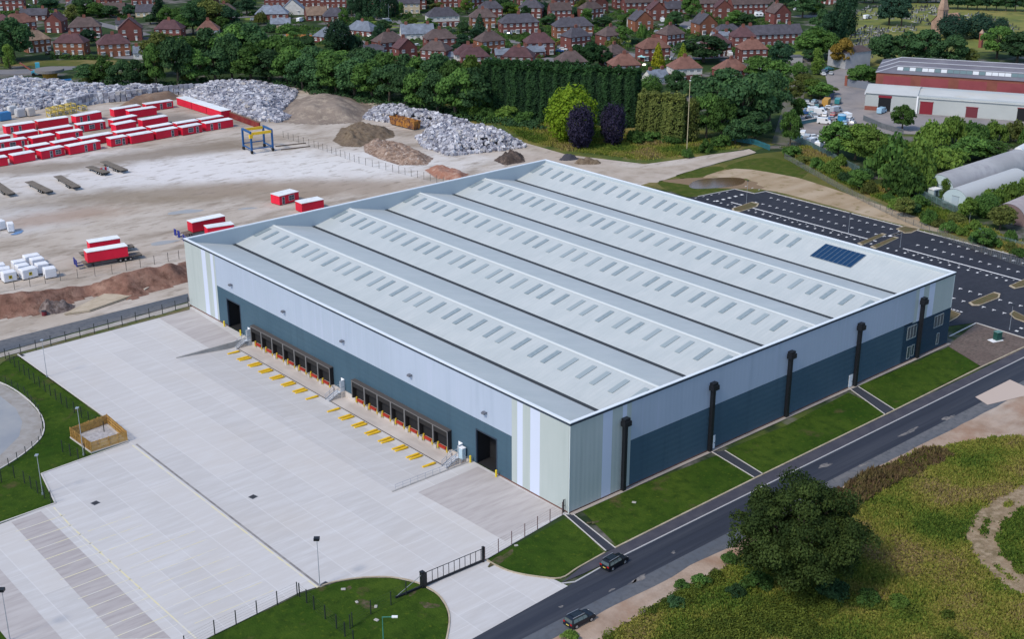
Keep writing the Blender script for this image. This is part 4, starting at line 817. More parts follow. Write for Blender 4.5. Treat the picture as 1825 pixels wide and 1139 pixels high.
# stacked frames and tarped stacks at the far left
M_stil = mat('stillage_yellow', (.60,.46,.10), .6)
for i, (x, y, lab) in enumerate([(92,208,'yellow steel frame stack, leftmost of the frames'),(104,205,'yellow steel frame stack, second of the frames'),(116,203,'yellow steel frame stack, third of the frames'),(128,200,'pale yellow steel frame stack, fourth of the frames'),(147,196,'small orange-yellow frame stack standing apart by the soil')]):
    q = G(x, y); t = thing('frame_stack', q, .1+.1*(i % 2), lab, 'steel frames', 'yellow steel frames behind the cabins')
    for j in range(2 if i < 4 else 1):
        m = MB(); w, d_, h_ = 1.1, 1.6, 1.7; z0 = j*1.75
        for sx in (-1,1):
            for sy in (-1,1): m.bar((sx*w,sy*d_,z0),(sx*w,sy*d_,z0+h_),.2)
            for z in (z0+.1,z0+h_): m.bar((sx*w,-d_,z),(sx*w,d_,z),.2)
        for sy in (-1,1):
            for z in (z0+.1,z0+h_): m.bar((-w,sy*d_,z),(w,sy*d_,z),.2)
            m.bar((-w,sy*d_,z0+.1),(w,sy*d_,z0+h_),.14)
        m.build('frame', M_stil, t)
    m = MB(); m.box(-.8,.8,-1.2,1.2,.12,1.3); m.build('load', mat('stack_grey', (.33,.33,.34), .8), t)
for i, (x, y, w, c, lab) in enumerate([(8,214,4.0,(.05,.20,.42),'blue sheeted stack at the left frame edge'),(36,208,2.6,(.45,.45,.47),'white sheeted stack beside the blue one'),(55,206,2.4,(.50,.47,.45),'cream sheeted stack beside the yellow frames'),(22,203,2.4,(.50,.51,.53),'white sheeted stack behind the blue one')]):
    q = G(x, y); t = thing('sheeted_stack', q, .1, lab, 'sheeted stack', 'sheeted stacks behind the cabins'); m = MB(); m.box(-w/2*1.2,w/2*1.2,-1.4,1.4,.1,3.2); me = m.mesh('sheet_cover', mat('stack_sheet_%s' % 'abcd'[i], c, .6, bump=(1.5,.3))); bm = bmesh.new(); bm.from_mesh(me); bmesh.ops.bevel(bm, geom=bm.edges[:], offset=.25, segments=2, affect='EDGES'); bm.to_mesh(me); bm.free(); link('sheet_cover', me, t)
    m = MB(); m.box(-w/2,w/2,-1.2,1.2,0,.12); m.build('pallet', M_under, t)
# rusty orange skip
a = G(697,222); b_ = G(738,232); d = b_-a; t = thing('skip', (a.x,a.y,0), math.atan2(d.y,d.x), 'rusty orange open skip standing between the two bale heaps', 'skip'); ln = d.length; M_or = mat('skip_orange', (.38,.17,.035), .75, layers=[((.11,.05,.035), .7, .42, .58)])
m = MB(); hh, dd = 3.3, 2.8
m.add([(0,0,.3),(ln,0,.3),(ln,dd,.3),(0,dd,.3),(-.5,-.2,hh),(ln+.5,-.2,hh),(ln+.5,dd+.2,hh),(-.5,dd+.2,hh)], [(3,2,1,0),(0,1,5,4),(1,2,6,5),(2,3,7,6),(3,0,4,7)]); m.build('hull', M_or, t)
m = MB()
for i in range(6): x = ln*i/5; m.bar((x,-.03,.3),(x+(i-2.5)*.2,-.26,hh),.22)
m.bar((-.5,-.25,hh),(ln+.5,-.25,hh),.25); m.build('rib', M_or, t)
m = MB(); m.box(.2,ln-.2,.1,dd-.1,0,.3); m.build('skid', M_chas, t)
# plant at the far left
q = G(90,140); t = thing('settling_tank', q, 0, 'round grey-topped tank on an orange base in the far yard', 'tank'); m = MB(); m.tube((0,0,3.2),(0,0,4.4),6.2,6.2,28); m.build('tank_top', mat('tank_grey', (.17,.16,.155), .9), t); m = MB(); m.tube((0,0,0),(0,0,3.2),2.8,3.4,16); m.build('tank_base', mat('tank_base_orange', (.48,.25,.04), .6), t)
q = G(112,149); t = thing('waste_skip', q, -.3, 'blue open waste skip beside the round tank', 'skip'); m = MB(); m.add([(-3,-1.2,.1),(3,-1.2,.1),(3,1.2,.1),(-3,1.2,.1),(-3.7,-1.4,1.8),(3.7,-1.4,1.8),(3.7,1.4,1.8),(-3.7,1.4,1.8)], [(3,2,1,0),(0,1,5,4),(1,2,6,5),(2,3,7,6),(3,0,4,7)]); m.build('hull', mat('skip_blue', (.03,.17,.38), .5), t); m = MB(); m.box(-3.7,3.7,-1.55,-1.4,1.65,1.85); m.build('rim', mat('skip_rim_blue', (.05,.25,.48), .5), t)
q = G(66,134); t = thing('loader_machine', q, -.4, 'cyan machine with a red boom left of the round tank', 'machine'); m = MB(); m.box(-2.2,2.2,-1.2,1.2,.8,2.2); m.box(-.2,1.6,-1,1,2.2,5.6); m.build('body', mat('machine_cyan', (.06,.33,.45), .5), t); m = MB(); m.bar((-1.6,0,2),(-6.5,0,6),.6); m.build('boom', mat('machine_red', (.35,.10,.07), .5), t); m = MB()
for x in (-1.4, 1.4): m.tube((x,-1.5,.7),(x,1.5,.7),.75,n=12)
m.build('wheel', M_tyre, t)
# ================================================================ FENCES, GATES, POLES, CARS
M_post = mat('fence_post_dark', (.022,.03,.028), .6); M_postg = mat('fence_post_grey', (.14,.13,.12), .7); M_wire = mat('fence_wire', (.05,.055,.055), .5, .3)
M_pali = mat('palisade_green', (.17,.27,.255), .6, layers=[((.23,.31,.29), .3, .4, .7)]); M_palig = mat('palisade_grey', (.26,.29,.30), .5, .3)
def fence(name, pts, label, h=2.4, sp=3.0, pw=.12, mp=None, mw=None, rows=6, z=0, wire=.011, vert=0):
    pts = [Vector((p[0],p[1],z)) for p in pts]; o = pts[0].copy(); t = thing(name, o, 0, label, 'fence'); mp = mp or M_post; mw = mw or M_wire
    w = MB(); post = MB(); post.box(-pw/2,pw/2,-pw/2,pw/2,0,h); pm = post.mesh('post', mp); first = True
    for a, b_ in zip(pts, pts[1:]):
        d = b_-a; n = max(1, round(d.length/sp))
        for i in range(0 if first else 1, n+1):
            c = link('post', pm, t); c.location = a+d*(i/n)-o; c.rotation_euler = (0,0,math.atan2(d.y,d.x))
        first = False
        for r in range(rows): zz = .1+(h-.2)*r/(rows-1); w.bar(a-o+Vector((0,0,zz)), b_-o+Vector((0,0,zz)), wire)
        if vert:
            k = int(d.length/vert)
            for i in range(k): q = a-o+d*((i+.5)/k); w.bar(q+Vector((0,0,.1)), q+Vector((0,0,h-.1)), wire)
    w.build('mesh_panel', mw, t); return t
def palisade(name, pts, label, h=2.0, m=None, gap=.30):
    pts = [Vector((p[0],p[1],0)) for p in pts]; o = pts[0].copy(); t = thing(name, o, 0, label, 'fence'); m = m or M_pali
    pl = MB(); rl = MB(); pm = MB(); pm.box(-.07,.07,-.07,.07,0,h); pme = pm.mesh('post', m)
    for a, b_ in zip(pts, pts[1:]):
        d = b_-a; u = d.normalized(); s = Vector((-u.y,u.x,0)); n = int(d.length/gap)
        for i in range(n): q = a-o+d*((i+.5)/n); pl.bar(q+Vector((0,0,.08)), q+Vector((0,0,h)), .2, .03)
        for z in (.35, h-.4): rl.bar(a-o+s*.06+Vector((0,0,z)), b_-o+s*.06+Vector((0,0,z)), .07)
        for i in range(int(d.length/2.8)+1): c = link('post', pme, t); c.location = a-o+u*(2.8*i)+s*.1; c.rotation_euler = (0,0,math.atan2(u.y,u.x))
    pl.build('palings', m, t); rl.build('rail', m, t); return t
fence('mesh_fence', PX((330,1160),(383,1132),(530,1063)), 'dark mesh fence along the concrete yard edge at the bottom lawn', 2.4, 3.4)
fence('mesh_fence', PX((534,1065),(560,1088),(600,1122),(630,1150)), 'dark mesh fence turning down across the bottom lawn', 2.4, 2.6, .14)
fence('mesh_fence', PX((624,1122),(628,1118),(661,1096),(697,1080),(724,1062)), 'dark mesh fence from the lawn corner up to the gate tail', 2.4, 3.0)
fence('mesh_fence', PX((864,999),(1002,918)), 'thin post fence between the gate and the warehouse corner', 2.4, 3.0, .10, mat('post_pinkish', (.14,.085,.085), .6))
fence('mesh_fence', [Vector((p.x,p.y)) for p in PX((10,640),(336,547))], 'dark mesh fence along the top verge of the concrete yard', 2.4, 3.4)
fence('mesh_fence', PX((10,640),(62,684),(120,728),(186,772)), 'dark mesh fence between the yard and the left grass bank', 2.4, 2.8)
fence('mesh_fence', PX((112,806),(140,820),(152,812)), 'short dark fence on the grass left of the timber enclosure', 2.4, 2.4)
fence('mesh_fence', PX((-20,868),(26,852),(44,862),(92,898)), 'dark mesh fence around the grass corner below the enclosure', 2.4, 2.6)
fence('kerbside_fence', PX((-30,668),(0,679),(44,702),(70,735),(78,765),(70,792),(46,810),(0,842),(-30,860)), 'low dark fence following the curved road at the left', 1.6, 2.6, .1)
fence('mesh_fence', PX((505,245),(560,262),(640,291),(700,306),(790,328),(850,345)), 'thin grey post fence across the works yard before the soil heaps', 2.4, 3.0, .11, M_postg, M_postg, 3, 0, .015, 0)
fence('mesh_fence', PX((-30,528),(108,500),(200,488),(300,466),(338,457)), 'thin post fence between the trailers and the red soil bank', 2.4, 3.8, .12, M_postg, M_postg, 3, 0, .015, 0)
fence('mesh_fence', PX((1398,282),(1500,340),(1600,390),(1700,432),(1800,468),(1860,485)), 'overgrown chain-link fence between the sandy clearing and the scrub strip', 1.9, 3.2, .1, M_postg, M_palig, 7, 0, .03, .6)
fence('guard_railing', PX((1405,256),(1425,268)), 'short grey railing near the lane end', 1.2, 2, .08, M_palig, M_palig)
palisade('palisade_fence', PX((1300,250),(1345,258),(1372,268)), 'bright teal palisade fence at the end of the sandy track', 2.0, mat('palisade_teal', (.06,.28,.33), .6))
palisade('palisade_fence', PX((1408,248),(1440,262),(1480,282),(1530,308)), 'pale blue-green palisade fence below the scrap vehicles', 2.2)
palisade('palisade_fence', PX((1580,322),(1640,350),(1712,384)), 'grey-green palisade fence in front of the round-roofed huts', 2.2)
palisade('palisade_fence', PX((1538,214),(1570,228),(1610,240)), 'grey-green palisade fence before the open shed door', 2.0, M_palig)
palisade('palisade_fence', PX((1728,408),(1760,425),(1830,445)), 'pale green palisade fence below the right hut', 1.8)
# sliding gate
gp = [G(755,1047), G(861,1002)]; d = gp[1]-gp[0]; ln = d.length
t = thing('sliding_gate', gp[0], math.atan2(d.y,d.x), 'black sliding gate with upright bars across the yard entrance', 'gate')
m = MB(); m.box(-5.0,ln-.3,-.12,.12,.12,.42); m.build('bottom_beam', M_black, t)
m = MB(); m.bar((0,0,2.35),(ln-.2,0,2.35),.08); m.build('top_rail', M_black, t)
for i in range(11): m = MB(); m.bar((.6+i*(ln-1)/10,0,.42),(.6+i*(ln-1)/10,0,2.32),.075); m.build('bar', M_black, t)
m = MB(); m.bar((-4.8,0,.4),(-.1,0,2.3),.07); m.build('brace', M_palig, t)
m = MB(); m.box(-.42,.3,-.35,.35,0,2.55); m.box(-.5,.1,-.3,.3,2.55,2.8); m.build('gate_post', M_black, t)
m = MB(); m.box(ln-.16,ln+.16,-.16,.16,0,2.7); m.build('gate_post', M_black, t)
q = G(1004,914); t = thing('pedestrian_gate', q, .12, 'narrow black pedestrian gate at the near warehouse corner', 'gate')
for x in (0, 1.35): m = MB(); m.box(x-.07,x+.07,-.07,.07,0,2.4); m.build('post', M_black, t)
m = MB()
for z in (.12,1.2,2.3): m.bar((.1,0,z),(1.25,0,z),.06)
for i in range(6): m.bar((.2+i*.2,0,.12),(.2+i*.2,0,2.3),.025)
m.build('leaf_panel', M_black, t)
# timber enclosure
c4_ = [Vector((-50.2,80.6)), Vector((-49.9,72.4)), Vector((-43.0,72.5)), Vector((-42.6,81.6))]
M_tim = mat('timber_orange', (.48,.27,.075), .8, layers=[((.58,.36,.12), .6, .4, .7), ((.24,.13,.045), 1.4, .5, .75)])
t = thing('timber_enclosure', (c4_[1].x,c4_[1].y,0), 0, 'orange timber fenced enclosure around an empty concrete pad by the yard', 'enclosure'); o = c4_[1]
m = MB(); m.prism([(p.x-o.x,p.y-o.y) for p in [Vector((-50.4,80.8)),Vector((-50.1,72.1)),Vector((-42.8,72.2)),Vector((-42.4,81.8))]], -.02, .22); m.build('plinth_slab', mat('plinth_pale', (.44,.42,.40), .9), t)
m = MB(); m.prism([(p.x-o.x,p.y-o.y) for p in [Vector((-49.6,80.2)),Vector((-49.3,72.9)),Vector((-43.6,73)),Vector((-43.2,81))]], .22, .26); m.build('gravel_bed', mat('pad_gravel', (.42,.41,.42), .95, layers=[((.3,.29,.3), 2, .4, .6)]), t)
for i in range(4):
    a, b_ = (c4_[i]-o).to_3d(), (c4_[(i+1)%4]-o).to_3d(); dd = b_-a; n = int(dd.length/.2); m = MB()
    for k in range(n): q = a+dd*((k+.5)/n); m.bar(q+Vector((0,0,.24)), q+Vector((0,0,2.1+.02*(k%3))), .165, .03)
    m.build('board_panel', M_tim, t); m = MB(); s = Vector((-dd.y,dd.x,0)).normalized()*.06
    for z in (.55,1.2,1.85): m.bar(a+s+Vector((0,0,z)), b_+s+Vector((0,0,z)), .09)
    m.build('rail', M_tim, t)
    for k in range(4): m = MB(); q = a+dd*(k/4); m.box(q.x-.07,q.x+.07,q.y-.07,q.y+.07,.22,2.2); m.build('post', M_tim, t)
# lamp posts and masts
def lamp(name, px, pyb, pyt, label, head='box', m=None, r=.09, mh=None):
    b_ = G(px, pyb); h = tall(px, pyb, pyt); m = m or M_galv; r *= .8; t = thing(name, b_, -YAW, label, 'lamp post'); s = MB(); s.tube((0,0,0),(0,0,h),r,r*.6,8); s.tube((0,0,0),(0,0,.35),r*1.9,r*1.9,8); s.build('pole', m, t)
    s = MB()
    if head == 'box': s.box(-.42,.42,-.5,.25,h-.12,h+.3)
    elif head == 'arm': s.bar((0,0,h-.05),(1.5,-.2,h+.12),.09); s.build('arm', m, t); s = MB(); s.box(1.3,2.1,-.38,.0,h+.05,h+.22)
    elif head == 'cap': s.box(-.25,.25,-.45,.2,h-.05,h+.1)
    s.build('lamp_head', mh or M_black, t); return t
lamp('lamp_post', 570, 1046, 961, 'grey lamp post with a square black head at the yard drain end', mh=M_black)
lamp('lamp_post', 84, 672, 606, 'slim grey lamp post beside the far left yard edge', 'cap', mh=M_galv)
lamp('lamp_post', 149, 812, 727, 'pale lamp post at the timber enclosure corner', 'cap', M_galv, .10, M_galv)
lamp('lamp_post', 76, 882, 811, 'pale lamp post above the lower left grass corner', 'cap', M_galv, .10, M_galv)
lamp('lamp_post', 18, 1142, 1052, 'lamp post with a black head at the lower left frame edge')
lamp('street_lamp', 684, 1160, 1100, 'green street lamp with a white head on the bottom lawn', 'arm', mat('lamp_green', (.05,.20,.16), .5), .11, M_wdoor)
lamp('mast_pole', 1224, 268, 143, 'tall bare cream mast standing beside the hedge and sandy track', 'cap', mat('mast_cream', (.42,.37,.24), .7), .2, M_wdoor)
lamp('car_park_lamp', 1330, 363, 322, 'car park lamp standing on the first planted island', 'cap', r=.08)
lamp('car_park_lamp', 1512, 415, 380, 'car park lamp between the rows left of the crossing', 'cap', r=.08)
lamp('car_park_lamp', 1604, 441, 414, 'car park lamp just right of the white crossing', 'cap', r=.08)
lamp('car_park_lamp', 1799, 588, 543, 'car park lamp at the gravel plot corner', 'cap', r=.08)
lamp('car_park_lamp', 1727, 400, 380, 'lamp in the hut yard beyond the scrub', 'cap', r=.08)
lamp('street_lamp', 693, 36, 6, 'street lamp at the estate road bend among cypresses', 'cap', r=.12)
lamp('telegraph_pole', 1033, 70, 40, 'wooden telegraph pole before the brick terrace', 'cap', mat('pole_wood', (.3,.26,.2), .9), .14)
lamp('street_lamp', 230, 157, 141, 'thin lamp post among the trees behind the bale wall', 'cap', r=.09)
# planted islands in the car park
def island(poly, label):
    c = sum((Vector(p[:2]) for p in poly), Vector((0,0)))/len(poly); t = thing('planted_island', (c.x,c.y,0), 0, label, 'traffic island'); pl = [(p[0]-c.x,p[1]-c.y) for p in poly]
    m = MB(); m.prism(pl, -.01, .13); m.build('kerb_ring', M_kerb, t); m = MB(); m.prism([(x*.86,y*.86) for x,y in pl], .13, .17); m.build('planting_bed', mat('island_bed', (.115,.085,.04), .95, layers=[((.075,.08,.03), .8, .45, .65)]), t)
for pts, lab in (([(1304,372),(1340,360),(1353,363),(1350,368),(1318,378),(1306,377)],'long planted island at the near end of the car park'), ([(1726,540),(1772,521),(1783,524),(1781,531),(1745,545),(1732,545)],'oval planted island beside the right warehouse end'),
                 ([(1798,510),(1830,496),(1845,500),(1840,508),(1808,515)],'planted island at the right frame edge of the car park'), ([(1799,560),(1806,554),(1830,566),(1835,578),(1808,568)],'sandy island at the gravel plot entrance'), ([(1692,552),(1712,560),(1706,566),(1690,575)],'small dry grass island behind the office corner'),
                 ([(1528,434),(1572,416),(1580,418),(1535,438)],'narrow kerbed walkway island left of the crossing'),([(1551,440),(1594,422),(1602,424),(1560,444)],'narrow kerbed walkway island right of the crossing'),([(1597,408),(1612,403),(1640,408),(1625,415),(1612,416)],'kerbed island at the far side of the crossing')):
    island(PX(*pts), lab)
q = G(1777,606); t = thing('utility_cabinet', q, -.3, 'dark green utility cabinet on a white plinth in the gravel plot', 'cabinet'); m = MB(); m.box(-.7,.7,-.6,.6,.1,1.9); m.build('cabinet_body', mat('cabinet_green', (.015,.07,.06), .5), t); m = MB(); m.box(-.78,.78,-.68,.68,1.9,2.0); m.build('lid', mat('cabinet_lid', (.10,.2,.18), .5), t); m = MB(); m.box(-2,.95,-.95,.8,0,.1); m.build('plinth', M_wdoor, t)
# drain covers on the concrete
for (x,y,lab) in [(170,897,'dark square drain cover on the pale lorry bays'),(451,886,'dark square drain cover in the middle of the yard'),(580,1042,'dark drain cover at the lamp post foot'),(38,634,'dark drain cover at the far left yard corner')]:
    q = G(x,y); t = thing('drain_cover', (q.x,q.y,0), .2, lab, 'drain cover', 'drain covers in the concrete yard'); m = MB(); m.box(-.45,.45,-.45,.45,.002,.03); m.build('grate', mat('grate_iron', (.03,.03,.035), .6), t); m = MB(); m.box(-.6,.6,-.6,.6,.001,.02); m.build('surround', M_asphold, t)
M_stone = mat('pale_stone', (.36,.35,.33), .9)
for (x,y,s,lab) in [(670,1083,.32,'pale slab on the bottom lawn near the fence'),(671,1107,.36,'pale slab on the bottom lawn above the street lamp'),(636,1075,.28,'white slab on the bare soil of the bottom lawn'),(612,1052,.34,'pale stone near the top of the bottom lawn'),(1130,897,.35,'white litter on the verge lawn below the warehouse'),(920,974,.3,'white stone on the small lawn by the gate')]:
    m = MB(); m.box(-s,s,-s*.7,s*.7,0,.16); me = m.mesh('stone_slab', M_stone); bm = bmesh.new(); bm.from_mesh(me); bmesh.ops.bevel(bm, geom=bm.edges[:], offset=.05, segments=1, affect='EDGES'); bm.to_mesh(me); bm.free(); o = tag(link('stone_slab', me), lab, 'slab'); q = G(x,y); o.location = (q.x,q.y,.06); o.rotation_euler = (0,0,x)

# ---------------------------------------------------------------- cars
M_tail = mat('tail_light', (.35,.01,.01), .3); M_headl = mat('head_light', (.6,.62,.65), .15)
def car_body(profile, hw, belt, m):
    """shell from a side profile [(x,z)..] (upper line, rear to front); sides lean in above the belt line"""
    b_ = MB(); n = len(profile); zb = .28
    def w(z): return hw if z <= belt else hw-(z-belt)*.42
    Lp = [(x, w(z), z) for x,z in profile]; R = [(x, -w(z), z) for x,z in profile]
    for i in range(n-1): b_.add([Lp[i],Lp[i+1],R[i+1],R[i]], [(0,1,2,3)])
    for S, sg in ((Lp,1),(R,-1)):
        low = [(x, sg*hw, min(z,belt)) for x,z in profile]
        for i in range(n-1):
            b_.add([S[i],S[i+1],low[i+1],low[i]], [(0,1,2,3)]); a, c = profile[i][0], profile[i+1][0]
            if abs(a-c) > 1e-3: b_.add([low[i],low[i+1],(c,sg*hw*.97,zb),(a,sg*hw*.97,zb)], [(0,1,2,3)])
    x0, x1 = profile[0][0], profile[-1][0]; b_.add([(x0,hw*.97,zb),(x1,hw*.97,zb),(x1,-hw*.97,zb),(x0,-hw*.97,zb)], [(0,1,2,3)])
    return b_.mesh('body', m)
SUVP = [(-2.3,.3),(-2.33,.75),(-2.27,1.02),(-2.05,1.52),(-1.75,1.68),(-.6,1.74),(.25,1.68),(.62,1.5),(1.12,1.1),(1.75,1.02),(2.2,.86),(2.32,.6),(2.28,.3)]
def suv(loc, rz, label, paint, roofc):
    t = thing('parked_suv', loc, rz, label, 'car', None); link('body', car_body(SUVP, .93, 1.02, paint), t)
    b_ = MB(); b_.box(-1.5,.05,-.55,.55,1.735,1.765); b_.build('sunroof', roofc, t)
    for nm, x0,x1 in (('window',-1.95,-1.05),('window',-1.0,-.15),('window',-.1,.78)):
        for s in (-1,1):
            b_ = MB(); y0 = s*(.93+.006); y1 = s*(.93-.42*.5+.006); xt0 = max(x0,-1.8) ; xt1 = min(x1,.42); b_.quad((x0,y0,1.06),(x1,y0,1.06),(xt1,y1,1.52),(xt0,y1,1.52)); b_.build(nm, M_glass, t)
    b_ = MB(); b_.quad((1.1,-.82,1.13),(1.1,.82,1.13),(.66,.68,1.5),(.66,-.68,1.5)); b_.build('windscreen', mat('windscreen_glass', (.05,.075,.09), .1, spec=.5), t)
    b_ = MB(); b_.quad((-2.275,-.8,1.06),(-2.275,.8,1.06),(-2.09,.7,1.47),(-2.09,-.7,1.47)); b_.build('rear_window', mat('rear_glass', (.04,.06,.07), .1, spec=.5), t)
    for s in (-1,1):
        b_ = MB(); b_.box(-1.9,.3,s*.66-.03,s*.66+.03,1.74,1.81); b_.build('roof_rail', M_alu, t)
        b_ = MB(); b_.box(-2.36,-2.28,s*.72-.18,s*.72+.18,.78,1.0); b_.build('tail_light', M_tail, t)
        b_ = MB(); b_.box(2.2,2.3,s*.66-.2,s*.66+.2,.64,.8); b_.build('headlight', M_headl, t)
        b_ = MB(); b_.box(.72,.92,s*1.03-.1,s*1.03+.1,1.04,1.2); b_.build('wing_mirror', paint, t)
        for x in (-1.42,1.42):
            b_ = MB(); b_.tube((x,s*.74,.36),(x,s*.97,.36),.37,n=18); wl = b_.build('wheel', M_tyre, t); b_ = MB(); b_.tube((x,s*.965,.36),(x,s*.985,.36),.23,n=12); b_.build('rim', M_alu, wl)
    b_ = MB(); b_.box(-2.37,-2.3,-.26,.26,.55,.67); b_.build('number_plate', mat('plate_yellow', (.6,.5,.1), .5), t)
    return t
M_pblack = mat('car_paint_black', (.006,.008,.012), .3, .0, spec=.4); M_proof = mat('car_glass_roof', (.01,.016,.022), .25, spec=.5)
a, b_ = G(1063,1013), G(1109,998)
suv((-5.6,-16.1,0), math.radians(4), 'black estate car parked against the footway opposite the lawn path', M_pblack, M_proof)
suv((-20.1,-23.6,0), math.radians(-1), 'black car parked by the rough verge nearest the bottom edge', mat('car_paint_navy', (.008,.014,.025), .3, spec=.4), M_proof)
# small far vehicles: one mesh shape each, few pixels in the picture
HATCH = [(-1.95,.3),(-1.98,.8),(-1.85,1.0),(-1.6,1.42),(.1,1.46),(.75,1.0),(1.75,.86),(1.95,.6),(1.92,.3)]
VANP = [(-2.5,.3),(-2.52,2.1),(-2.4,2.25),(1.2,2.25),(1.75,1.4),(2.4,1.15),(2.55,.7),(2.5,.3)]
def small(kind, profile, hw, belt, wx, gl):
    me = car_body(profile, hw, belt, None); return me
hat_me = small('hatch', HATCH, .85, .95, 1.2, 0); van_me = small('van', VANP, .98, 2.3, 1.5, 0)
def wheels(wx, hw):
    b_ = MB()
    for x in (-wx, wx):
        for s in (-1,1): b_.tube((x,s*(hw-.2),.33),(x,s*(hw+.02),.33),.33,n=10)
    return b_.mesh('wheels', M_tyre)
hat_w, van_w = wheels(1.25,.85), wheels(1.6,.98)
g = MB()
for s in (-1,1): g.quad((-1.7,s*.858,1.0),(.65,s*.858,1.0),(.15,s*.70,1.40),(-1.5,s*.70,1.40))
g.quad((.79,-.75,1.0),(.79,.75,1.0),(.16,.62,1.43),(.16,-.62,1.43)); g.quad((-1.87,-.72,1.02),(-1.87,.72,1.02),(-1.66,.6,1.4),(-1.66,-.6,1.4)); hat_g = g.mesh('windows', M_glass)
g = MB(); g.quad((1.24,-.85,2.15),(1.24,.85,2.15),(1.72,.85,1.45),(1.72,-.85,1.45))
for s in (-1,1): g.quad((.5,s*.99,1.3),(1.5,s*.99,1.3),(1.15,s*.99,2.0),(.5,s*.99,2.0))
van_g = g.mesh('windows', M_glass)
PAINT = {'white':(.72,.74,.76),'silver':(.38,.41,.45),'blue':(.04,.13,.36),'black':(.015,.017,.02),'red':(.32,.02,.02),'teal':(.03,.20,.22),'pale blue':(.30,.48,.62),'grey':(.12,.13,.15)}
def car(px, py, kind, colour, label, group, rz=None, rng=random.Random(5)):
    q = G(px, py); t = thing('parked_van' if kind == 'van' else 'parked_car', q, rz if rz is not None else rng.uniform(-.4,.4)-YAW+rng.choice((0,.9,1.57)), label, kind, group)
    m = mat('paint_'+colour.replace(' ','_'), PAINT[colour], .3, spec=.5); bd, wl, gl = (van_me, van_w, van_g) if kind == 'van' else (hat_me, hat_w, hat_g)
    link('body', bd, t, m); link('wheels', wl, t); link('windows', gl, t); return t
EST = [(38,8,'car','white'),(52,11,'car','silver'),(62,6,'van','white'),(85,96,'car','black'),(118,98,'car','grey'),(255,92,'car','black'),(690,39,'van','silver'),(660,66,'car','white'),(745,82,'car','white'),(810,42,'van','silver'),(908,61,'car','blue'),(998,92,'car','blue'),(1004,89,'car','white'),(1070,42,'car','pale blue'),(1180,38,'van','white'),(1186,57,'van','white'),(1172,58,'car','silver'),(1205,47,'car','black'),(1196,45,'car','grey'),(1232,52,'car','white'),(1145,100,'car','white'),(1150,118,'car','grey'),(1198,106,'car','white'),(1300,100,'van','white'),(1310,112,'car','silver'),(1288,28,'van','white'),(1352,27,'van','white'),(1284,5,'car','white'),(535,38,'van','white'),(548,34,'car','grey'),(452,36,'car','silver'),(495,48,'car','white'),(1405,40,'car','pale blue'),(1460,32,'car','silver'),(1545,33,'van','white'),(1420,18,'car','white')]
cnt = {}
for (x,y,k,c) in sorted(EST): cnt[(k,c)] = cnt.get((k,c),0)+1
sn = {}
for (x,y,k,c) in sorted(EST):
    sn[(k,c)] = sn.get((k,c),0)+1; n = sn[(k,c)]; lab = f'{c} {k} parked in the housing estate' if cnt[(k,c)] == 1 else f'{c} {k} in the housing estate, {nth(n)} from the left of the {c} {k}s'
    car(x, y, k, c, lab, 'cars parked on the housing estate')
IND = [(1470,128,'car','silver'),(1466,133,'car','white'),(1478,124,'car','teal'),(1438,185,'car','white'),(1448,187,'car','silver'),(1455,192,'car','teal'),(1442,195,'car','pale blue'),(1450,200,'van','white'),(1462,203,'van','white'),(1470,207,'car','white'),(1435,203,'car','blue'),(1466,197,'car','pale blue'),(1490,199,'van','silver'),(1472,186,'car','teal'),(1493,184,'van','teal'),(1444,212,'car','grey'),(1457,214,'car','white'),(1508,210,'van','white'),(1515,214,'car','white'),(1484,213,'car','silver'),(1430,243,'van','white'),(1447,256,'van','white'),(1460,262,'van','white'),(1425,246,'car','pale blue'),(1458,252,'car','silver'),(1571,201,'van','pale blue'),(1740,258,'car','teal'),(1752,262,'car','white'),(1768,256,'car','white'),(1437,190,'car','grey'),(1446,204,'car','teal'),(1453,207,'car','silver'),(1460,190,'car','black'),(1479,194,'car','white'),(1486,206,'car','red'),(1476,216,'car','blue'),(1468,220,'van','white'),(1492,222,'car','white'),(1440,182,'car','black'),(1452,183,'car','pale blue'),(1505,221,'car','pale blue'),(1520,221,'car','silver'),(1438,250,'van','silver'),(1452,246,'car','white'),(1469,256,'car','white'),(1474,250,'car','silver'),(1481,132,'car','silver')]
cnt = {}; sn = {}
for (x,y,k,c) in IND: cnt[(k,c)] = cnt.get((k,c),0)+1
for (x,y,k,c) in sorted(IND):
    sn[(k,c)] = sn.get((k,c),0)+1; lab = f'{c} {k} in the vehicle yard near the grey shed' if cnt[(k,c)] == 1 else f'{c} {k} in the vehicle yard, {nth(sn[(k,c)])} from the left of the {c} {k}s'
    car(x, y, k, c, lab, 'vehicles in the yard by the grey shed')
for (x,y,c,lab) in [(1500,217,(.03,.22,.42),'blue round tank in the vehicle yard behind the bushes')]:
    q = G(x,y); t = thing('storage_tank', q, 0, lab, 'tank'); m = MB(); m.tube((0,0,0),(0,0,2.6),1.6,1.6,18); m.build('tank_body', mat('tank_blue', c, .5), t); m = MB(); m.tube((0,0,2.6),(0,0,3.0),1.7,1.2,18); m.build('lid', mat('tank_lid', (.28,.45,.6), .5), t)
q = G(1513,214); t = thing('boat', q, .2, 'upturned white boat hull in the vehicle yard', 'boat'); m = MB(); m.add([(-3,0,.2),(-2.6,-1.1,.1),(1.4,-1.1,.1),(3.4,0,.3),(1.4,1.1,.1),(-2.6,1.1,.1),(-2.2,0,1.2),(1.6,0,1.1)], [(0,1,6),(1,2,7,6),(2,3,7),(3,4,7),(4,5,6,7),(5,0,6)]); m.build('hull', M_wdoor, t); m = MB(); m.bar((-2.2,0,1.22),(2.4,0,1.0),.12); m.build('keel', M_alu, t)
